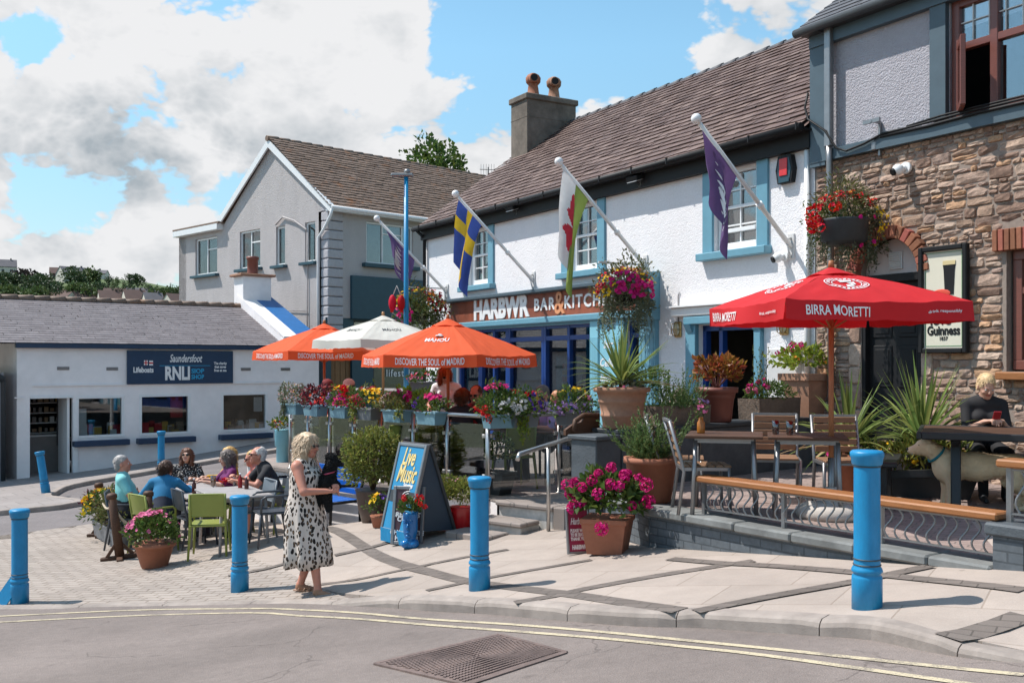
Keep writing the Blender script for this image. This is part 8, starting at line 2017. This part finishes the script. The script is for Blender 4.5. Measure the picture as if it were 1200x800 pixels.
prof = [(1.44,.085,.085,-.02),(1.40,.155,.105,-.01),(1.33,.185,.135,.0),(1.24,.200,.170,.015),(1.14,.196,.165,.012),(1.04,.200,.160,.005),(.94,.225,.185,.0),(.84,.245,.205,.0),(.70,.255,.225,.01),(.56,.262,.245,.02),(.44,.272,.262,.03),(.30,.283,.270,.03)]
vs = []; rng = random.Random(6); ph = [rng.uniform(0,6) for _ in range(5)]
for z, rx, ry, yo in prof[2:]:
    for k_ in range(NSg):
        a = 2*math.pi*k_/NSg; fo = max(0, (1.05-z))/.65; rip = 1+.085*fo*math.sin(7*a+ph[0]+z*1.5)+.05*fo*math.sin(11*a+ph[1])+.03*fo*math.sin(17*a+ph[2])
        vs.append((rx*math.cos(a)*rip*ws*.93, ry*math.sin(a)*rip*ws*(.97-.10*fo)+yo, z*ws+.012*fo*math.sin(5*a+ph[3])))
m_ = len(prof)-2; sk.add(vs, [(i*NSg+k_, i*NSg+(k_+1) % NSg, (i+1)*NSg+(k_+1) % NSg, (i+1)*NSg+k_) for i in range(m_-1) for k_ in range(NSg)], 0, True)
dr_ = obj('dress', sk, m_dress, wt, recalc=False); sd_ = dr_.modifiers.new('t', 'SOLIDIFY'); sd_.thickness = .006
mb = MB()
for q in (-1, 1): mb.tube([WP(q*.10,.10,.36), WP(q*.115,.03,.475), WP(q*.11,-.06,.44), WP(q*.10,-.10,.33)], .017, 8)
obj('shoulder_strap', mb, m_dress, wt)
mb = MB()
for (fx, fy) in ((-.10,-.10),(.10,.20)):
    q = -1 if fx < 0 else 1; mb.box((fx+.012*q, fy+.05, .008), (.088,.245,.016), bev=.006)
    for yy in (.0, .06, .11): mb.tube([(fx-.045,fy+yy,.015),(fx,fy+yy+.01,.075-yy*.30),(fx+.05,fy+yy,.015)], .008, 6)
obj('sandal_soles', mb, mat('sandal_leather', (.40,.24,.16), .6), wt)
# ---- her dog
m_poodle = mat('black_curly_fur', (.012,.011,.012), .75, .4, 40, 1, 70, bdist=.02)
dg = thing('small_dog', 'small curly black dog carried in the arms of the woman in the spotted dress', 'dog', (0,0,0)); dg.parent = None
wm = Matrix.Translation(wp) @ Matrix.Rotation(R(-106), 4, 'Z'); dl = wm @ V3(.0,.255,1.09); dg.location = dl; dg.rotation_euler.z = R(-90); dg.scale = (.86,.86,.86)
S = SDF(); S.cone((-.0,.0,.05), (.0,.03,.20), .085, .075, 0, .04); S.cone((0,-.05,-.12), (0,.0,.05), .07, .09, 0, .04); S.ell((.0,.06,.29), (.070,.075,.070), 0, .03); S.cone((0,.11,.275), (0,.165,.262), .032, .024, 0, .02); S.ell((0,.04,.355), (.06,.06,.04), 0, .03)
for q in (-1, 1): S.ell((q*.070,.035,.26), (.024,.035,.065), 0, .015); S.cone((q*.045,.06,.08), (q*.05,.13,.0), .03, .022, 0, .02); S.cone((q*.05,-.03,-.10), (q*.055,.02,-.26), .040, .026, 0, .02)
S.cone((0,-.09,-.10), (0,-.12,-.26), .03, .022, 0, .02)
ob = sdf_obj('body', S, .009, [m_poodle], dg, 1); rr = random.Random(1)
for v in ob.data.vertices: v.co += Vector((rr.uniform(-1,1), rr.uniform(-1,1), rr.uniform(-1,1)))*.006
fur = MB(); rng = random.Random(9)
for p_ in ob.data.polygons:
    if rng.random() < .8: fur.leaf(p_.center, (p_.normal+rdir(rng)*.9).normalized(), rdir(rng), rng.uniform(.012,.024), .010)
obj('curls', fur, m_poodle, dg, recalc=False)
mb = MB(); mb.ball((0,.19,.268), (.012,.010,.010)); 
for q in (-1, 1): mb.ball((q*.028,.123,.305), .008)
obj('nose_and_eyes', mb, m_iris, dg); mb = MB(); mb.tube([(math.cos(a)*.082,.022+math.sin(a)*.075,.165+.02*math.sin(a)) for a in [k_*math.pi/8 for k_ in range(16)]], .010, 6, closed=True); obj('collar', mb, mat('pink_collar', (.5,.06,.12)), dg)
# ---- the diners on the paving
def sitp(label, x, y, yaw, **kw):
    z = plz(x, y); return person(label, (x, y, z), R(yaw), sit=.47, group=None, **kw)
gy = hairm('grey_hair', (.34,.32,.31)); br = hairm('brown_hair', (.075,.035,.02)); gb = hairm('grey_brown_hair', (.15,.12,.105)); bl = hairm('blonde_hair', (.50,.30,.10)); wh_ = hairm('white_hair', (.55,.52,.50)); rd_ = hairm('red_brown_hair', (.13,.045,.02))
T_ = .78
sitp('man with grey hair and glasses in an aqua t-shirt leaning back at the far table', -5.70, 14.78, -72, h=1.78, lean=R(-8), head=(R(-10),R(8),0), hands=((-.14,.34,.70),(.22,.30,.66)), top=cloth('aqua_cotton', (.22,.56,.56)), bottom=cloth('dark_shorts', (.02,.022,.03)), legs='short', shoe=m_char, hair=gy, style='short', glasses=False, fat=1.2, skin=SK3)
sitp('woman with her hair in a bun in a blue jumper leaning over the far table', -5.02, 14.30, 8, h=1.66, lean=R(26), head=(R(-25),R(-6),0), hands=((-.22,.46,.83),(.28,.50,.83)), top=cloth('blue_knit', (.02,.17,.34)), bottom=cloth('dark_jeans', (.03,.035,.06)), sleeve='long', shoe=m_char, hair=br, style='bun', glasses=False, skin=SK)
pat = N('patterned_blouse'); co = pat.coord(); vv = pat.n('TexVoronoi'); vv.inputs['Scale'].default_value = 34; pat.l(co, vv.inputs['Vector']); m_pat = pat.fin(pat.mix(pat.rng(vv.outputs['Distance'], .30, .36, 1, 0), (.015,.014,.016), (.5,.46,.43)), .8)
sitp('woman with shoulder length brown hair and sunglasses in a dark patterned blouse', -5.42, 16.62, 190, h=1.66, lean=R(4), head=(R(-4),R(14),0), hands=((-.16,.38,.83),(.20,.36,.83)), top=m_pat, bottom=cloth('black_trousers', (.015,.015,.018)), sleeve='half', shoe=m_char, hair=rd_, style='bob', glasses=True, bust=1, skin=SK2)
sitp('woman with grey brown hair and glasses in a purple top', -4.38, 15.63, 118, h=1.66, lean=R(8), head=(R(6),R(-8),0), hands=((-.18,.44,.84),(.18,.42,.84)), top=cloth('purple_knit', (.13,.012,.10)), bottom=cloth('navy_trousers', (.02,.02,.04)), sleeve='half', shoe=m_char, hair=gb, style='bob', glasses=False, bust=1, skin=SK2)
sitp('woman with long blonde hair in a yellow top sitting behind the woman in purple', -4.62, 16.52, 116, h=1.64, lean=R(6), head=(R(20),R(-4),0), hands=((-.18,.40,.80),(.18,.40,.80)), top=cloth('yellow_cotton', (.66,.36,.02)), bottom=cloth('pale_trousers', (.3,.28,.25)), sleeve='long', shoe=m_char, hair=bl, style='long', glasses=False, bust=1, skin=SK2)
sitp('older man with white hair and glasses in a black polo shirt leaning forward', -3.48, 14.62, 118, h=1.78, lean=R(22), head=(R(4),R(10),0), hands=((-.16,.56,.83),(.14,.52,.86)), top=cloth('black_polo', (.02,.02,.024)), bottom=cloth('grey_shorts', (.10,.10,.10)), legs='short', shoe=m_char, hair=wh_, style='balding', glasses=True, fat=1.2, skin=SK3)
sitp('woman with glasses in a coral top beside the man in black', -3.78, 15.10, 112, h=1.64, lean=R(14), head=(R(8),R(-6),0), hands=((-.16,.46,.83),(.16,.44,.83)), top=cloth('coral_cotton', (.66,.22,.17)), bottom=cloth('white_trousers', (.5,.48,.46)), sleeve='half', shoe=m_char, hair=bl, style='short', glasses=True, bust=1, skin=SK3)
# ---- guests on the lower terrace
def sitT(label, x, y, yaw, **kw): return person(label, (x, y, ZL), R(yaw), sit=.47, **kw)
q = onray(409, Vector((-4, 17.0)), Vector((0, 17.0))); sitT('person in a pink cap and red framed sunglasses seated behind the marigold flower box', q.x, 17.0, 172, h=1.96, head=(0,R(-2),0), hands=((-.18,.35,.80),(.18,.35,.80)), top=cloth('red_top', (.45,.02,.03)), bottom=m_char, hair=br, style='short', glasses=True, hat=(cloth('pink_cap', (.68,.24,.20)), 'cap'), skin=SK3, shoe=m_char)
q = onray(384, Vector((-4, 17.6)), Vector((0, 17.6))); sitT('person in a wide red sun hat and red top behind the flower boxes', q.x, 17.6, 165, h=1.88, head=(R(10),R(-6),0), hands=((-.18,.35,.80),(.18,.35,.80)), top=cloth('scarlet_top', (.58,.02,.02)), bottom=m_char, hair=br, style='short', glasses=True, hat=(cloth('dark_red_hat', (.16,.012,.015)), 'wide'), skin=SK3, shoe=m_char)
q = W(525, 470, 15.95); t_, P_, H_, _ = person('woman with red hair and sunglasses in a white t-shirt standing over a table', (q.x, q.y, ZL), R(170), 1.70, None, R(16), 0, (R(25),R(-24),0), ((-.18,.34,.92),(.22,.30,.90)), skin=SK3, top=cloth('white_tshirt', (.72,.71,.72)), bottom=cloth('blue_jeans', (.05,.07,.12)), hair=hairm('auburn_hair', (.30,.085,.03)), style='bob', glasses=True, bust=1, fat=1.15, shoe=m_char)
mb = MB(); TM = Matrix.Translation(P_(0,.135,.27)) @ Matrix.Rotation(R(180), 4, 'Z'); text_mesh('WALES', .07, 0, mb, TM, .002, .003); text_mesh('84', .15, 0, mb, TM @ Matrix.Translation((0,.0,-.11)), .002, .006); obj('shirt_print', mb, m_navy, t_)
q = W(541, 470, 14.35); sitT('man in a brown cap with a ponytail and black t-shirt seen from behind', q.x, q.y, -12, h=1.76, lean=R(6), head=(R(-12),R(-4),0), hands=((-.24,.36,.80),(.24,.36,.80)), top=cloth('black_tshirt', (.015,.014,.016)), bottom=cloth('dark_trousers', (.03,.03,.035)), hair=rd_, style='bun', glasses=False, hat=(cloth('brown_cap', (.12,.075,.05)), 'cap'), skin=SK3, shoe=m_char)
q = W(558, 475, 14.7); sitT('bald man in sunglasses and a red top facing the camera over the corner flowers', q.x, q.y, 165, h=1.84, head=(R(-5),R(-4),0), hands=((-.26,.34,.78),(.24,.34,.80)), top=cloth('dark_red_tee', (.22,.02,.025)), bottom=m_char, hair=br, style='balding', glasses=True, skin=SK3, fat=1.1, shoe=m_char)
q = W(641, 470, 14.7); sitT('man with short hair in a lilac shirt seated beside the pint of beer', q.x, q.y, 120, h=1.86, lean=R(6), head=(R(25),R(-6),0), hands=((-.20,.38,.80),(.20,.38,.82)), top=cloth('lilac_shirt', (.33,.25,.44)), bottom=m_char, sleeve='half', hair=gb, style='short', glasses=False, skin=SK3, shoe=m_char)
q = W(652, 476, 15.6); sitT('fair haired person mostly hidden behind the pansy flower box', q.x, q.y, 200, h=1.60, head=(R(20),R(-25),0), hands=((-.20,.34,.78),(.20,.34,.78)), top=cloth('peach_top', (.5,.22,.15)), bottom=m_char, hair=hairm('strawberry_hair', (.45,.20,.09)), style='short', glasses=False, skin=SK3, shoe=m_char)
ip = PW(-7.55, 1.25, ZL); person('woman with brown hair in a pale top sitting inside behind the blue glazed doors', ip, PROT+R(180), 1.66, .47, R(2), 0, (R(0),R(-5),0), ((-.18,.34,.78),(.18,.34,.78)), top=cloth('pale_blue_top', (.40,.44,.50)), bottom=m_char, hair=br, style='bob', glasses=False, shoe=m_char)
q = W(802, 452, 13.9); person('man with dark hair in a pale blue shirt half hidden behind the rosemary trough', (q.x, q.y, ZL), R(60), 1.78, .47, R(6), 0, (R(30),R(-10),0), ((-.2,.36,.78),(.2,.36,.78)), top=cloth('pale_blue_shirt', (.36,.46,.55)), bottom=m_char, sleeve='long', hair=br, style='short', glasses=False, shoe=m_char)
put(cg, q.x, q.y, 60, 'grey café chair under the man in the pale blue shirt', ZL, tg); pi_ = ip; put(cd_, pi_.x, pi_.y, math.degrees(PROT)+180, 'dark chair inside the pub under the woman by the window', ZL, tg)
# ---- the woman at the picnic table
pq = PT+Vector((math.cos(R(66)), math.sin(R(66))))*.92
px_ = W(1150, 470, 10.62)
pw_, P_, H_, _ = person('blonde woman in a black top looking down at a red phone at the picnic table', (px_.x, px_.y, ZD), R(172), 1.70, .47, R(13), 0, (R(3),R(-26),0), ((-.085,.38,.815),(.085,.38,.815)), ((-.40,-.35,-.9),(.40,-.35,-.9)), skin=SK2, top=cloth('black_knit_top', (.016,.015,.017)), bottom=cloth('black_jeans', (.015,.015,.018)), sleeve='half', hair=hairm('pale_blonde_hair', (.66,.46,.24)), style='short', glasses=False, bust=1, res=.008, shoe=m_char, hdir=((.55,.75,.15),(-.55,.75,.15)), curl=1.1)
ph_ = thing('phone', 'red phone held in both hands by the blonde woman', 'phone', Matrix.Translation((px_.x, px_.y, ZD)) @ Matrix.Rotation(R(172), 4, 'Z') @ V3(.0,.475,.865), R(172)); mb = MB(); mb.box((0,0,0), (.075,.012,.15), rot=Matrix.Rotation(R(-35),3,'X'), bev=.004); cs_ = obj('case', mb, mat('red_case', (.42,.02,.03), .4), ph_); mb = MB(); mb.box((0,-.006,-.004), (.066,.006,.14), rot=Matrix.Rotation(R(-35),3,'X')); obj('screen', mb, m_lens, ph_)
# ---- the labrador
m_lab = mat('cream_fur', (.88,.65,.41), .7, .12, 9, .5, 90, bdist=.006)
hd_ = W(1085, 520, 9.72); lb_ = thing('labrador', 'cream labrador with a teal collar standing under the picnic table', 'dog', (hd_.x+.05, 9.72, ZD), R(-96))
lb_.scale = (.92,.92,.92)
# local +Y = head end before turning; dog faces left in the picture
lb_.rotation_euler.z = R(84)
S = SDF()
S.cone((0,-.18,.47), (0,-.45,.45), .150, .135, 0, .05); S.cone((0,-.45,.455), (0,-.80,.47), .135, .115, 0, .06); S.ell((0,-.16,.44), (.135,.14,.17), 0, .05); S.ell((0,-.86,.45), (.11,.12,.12), 0, .05)
S.cone((0,-.12,.54), (0,.02,.63), .105, .080, 0, .05); S.ell((0,.06,.665), (.078,.090,.075), 0, .03); S.cone((0,.12,.645), (0,.205,.615), .050, .040, 0, .025); S.ell((0,.07,.60), (.05,.09,.035), 0, .03); S.ell((0,.11,.69), (.05,.03,.025), 0, .02)
for q in (-1, 1):
    S.ell((q*.082,.02,.64), (.016,.042,.062), 0, .012)
    S.cone((q*.085,-.15,.42), (q*.085,-.17,.24), .060, .040, 0, .03); S.cone((q*.085,-.17,.24), (q*.085,-.15,.05), .036, .030, 0, .02); S.cone((q*.085,-.16,.03), (q*.085,-.105,.025), .034, .028, 0, .015)
    S.cone((q*.085,-.86,.43), (q*.09,-.80,.28), .085, .055, 0, .04); S.cone((q*.09,-.80,.28), (q*.09,-.95,.16), .050, .032, 0, .03); S.cone((q*.09,-.95,.16), (q*.09,-.92,.04), .030, .028, 0, .02); S.cone((q*.09,-.93,.028), (q*.09,-.87,.024), .033, .028, 0, .015)
S.cone((0,-.95,.50), (0,-1.10,.40), .035, .028, 0, .03); S.cone((0,-1.10,.40), (0,-1.22,.36), .028, .015, 0, .02)
ob = sdf_obj('body', S, .010, [m_lab], lb_); fur = MB(); rng = random.Random(12)
for p_ in ob.data.polygons:
    if rng.random() < .7: fur.leaf(p_.center-p_.normal*.002, V3(0,-1,-.25)+p_.normal*.28+rdir(rng)*.35, p_.normal, rng.uniform(.02,.04), .010, 0, .1)
obj('coat', fur, m_lab, lb_, recalc=False); mb = MB(); mb.ball((0,.243,.628), (.020,.014,.015))
for q in (-1, 1): mb.ball((q*.040,.132,.672), .011)
obj('nose_and_eyes', mb, m_iris, lb_)
mb = MB(); mb.tube([(math.cos(a)*.103, -.055+math.sin(a)*.070, .575-.075*math.sin(a)) for a in [k_*math.pi/10 for k_ in range(20)]], .014, 6, closed=True); obj('collar', mb, mat('teal_collar', (.01,.20,.25)), lb_)
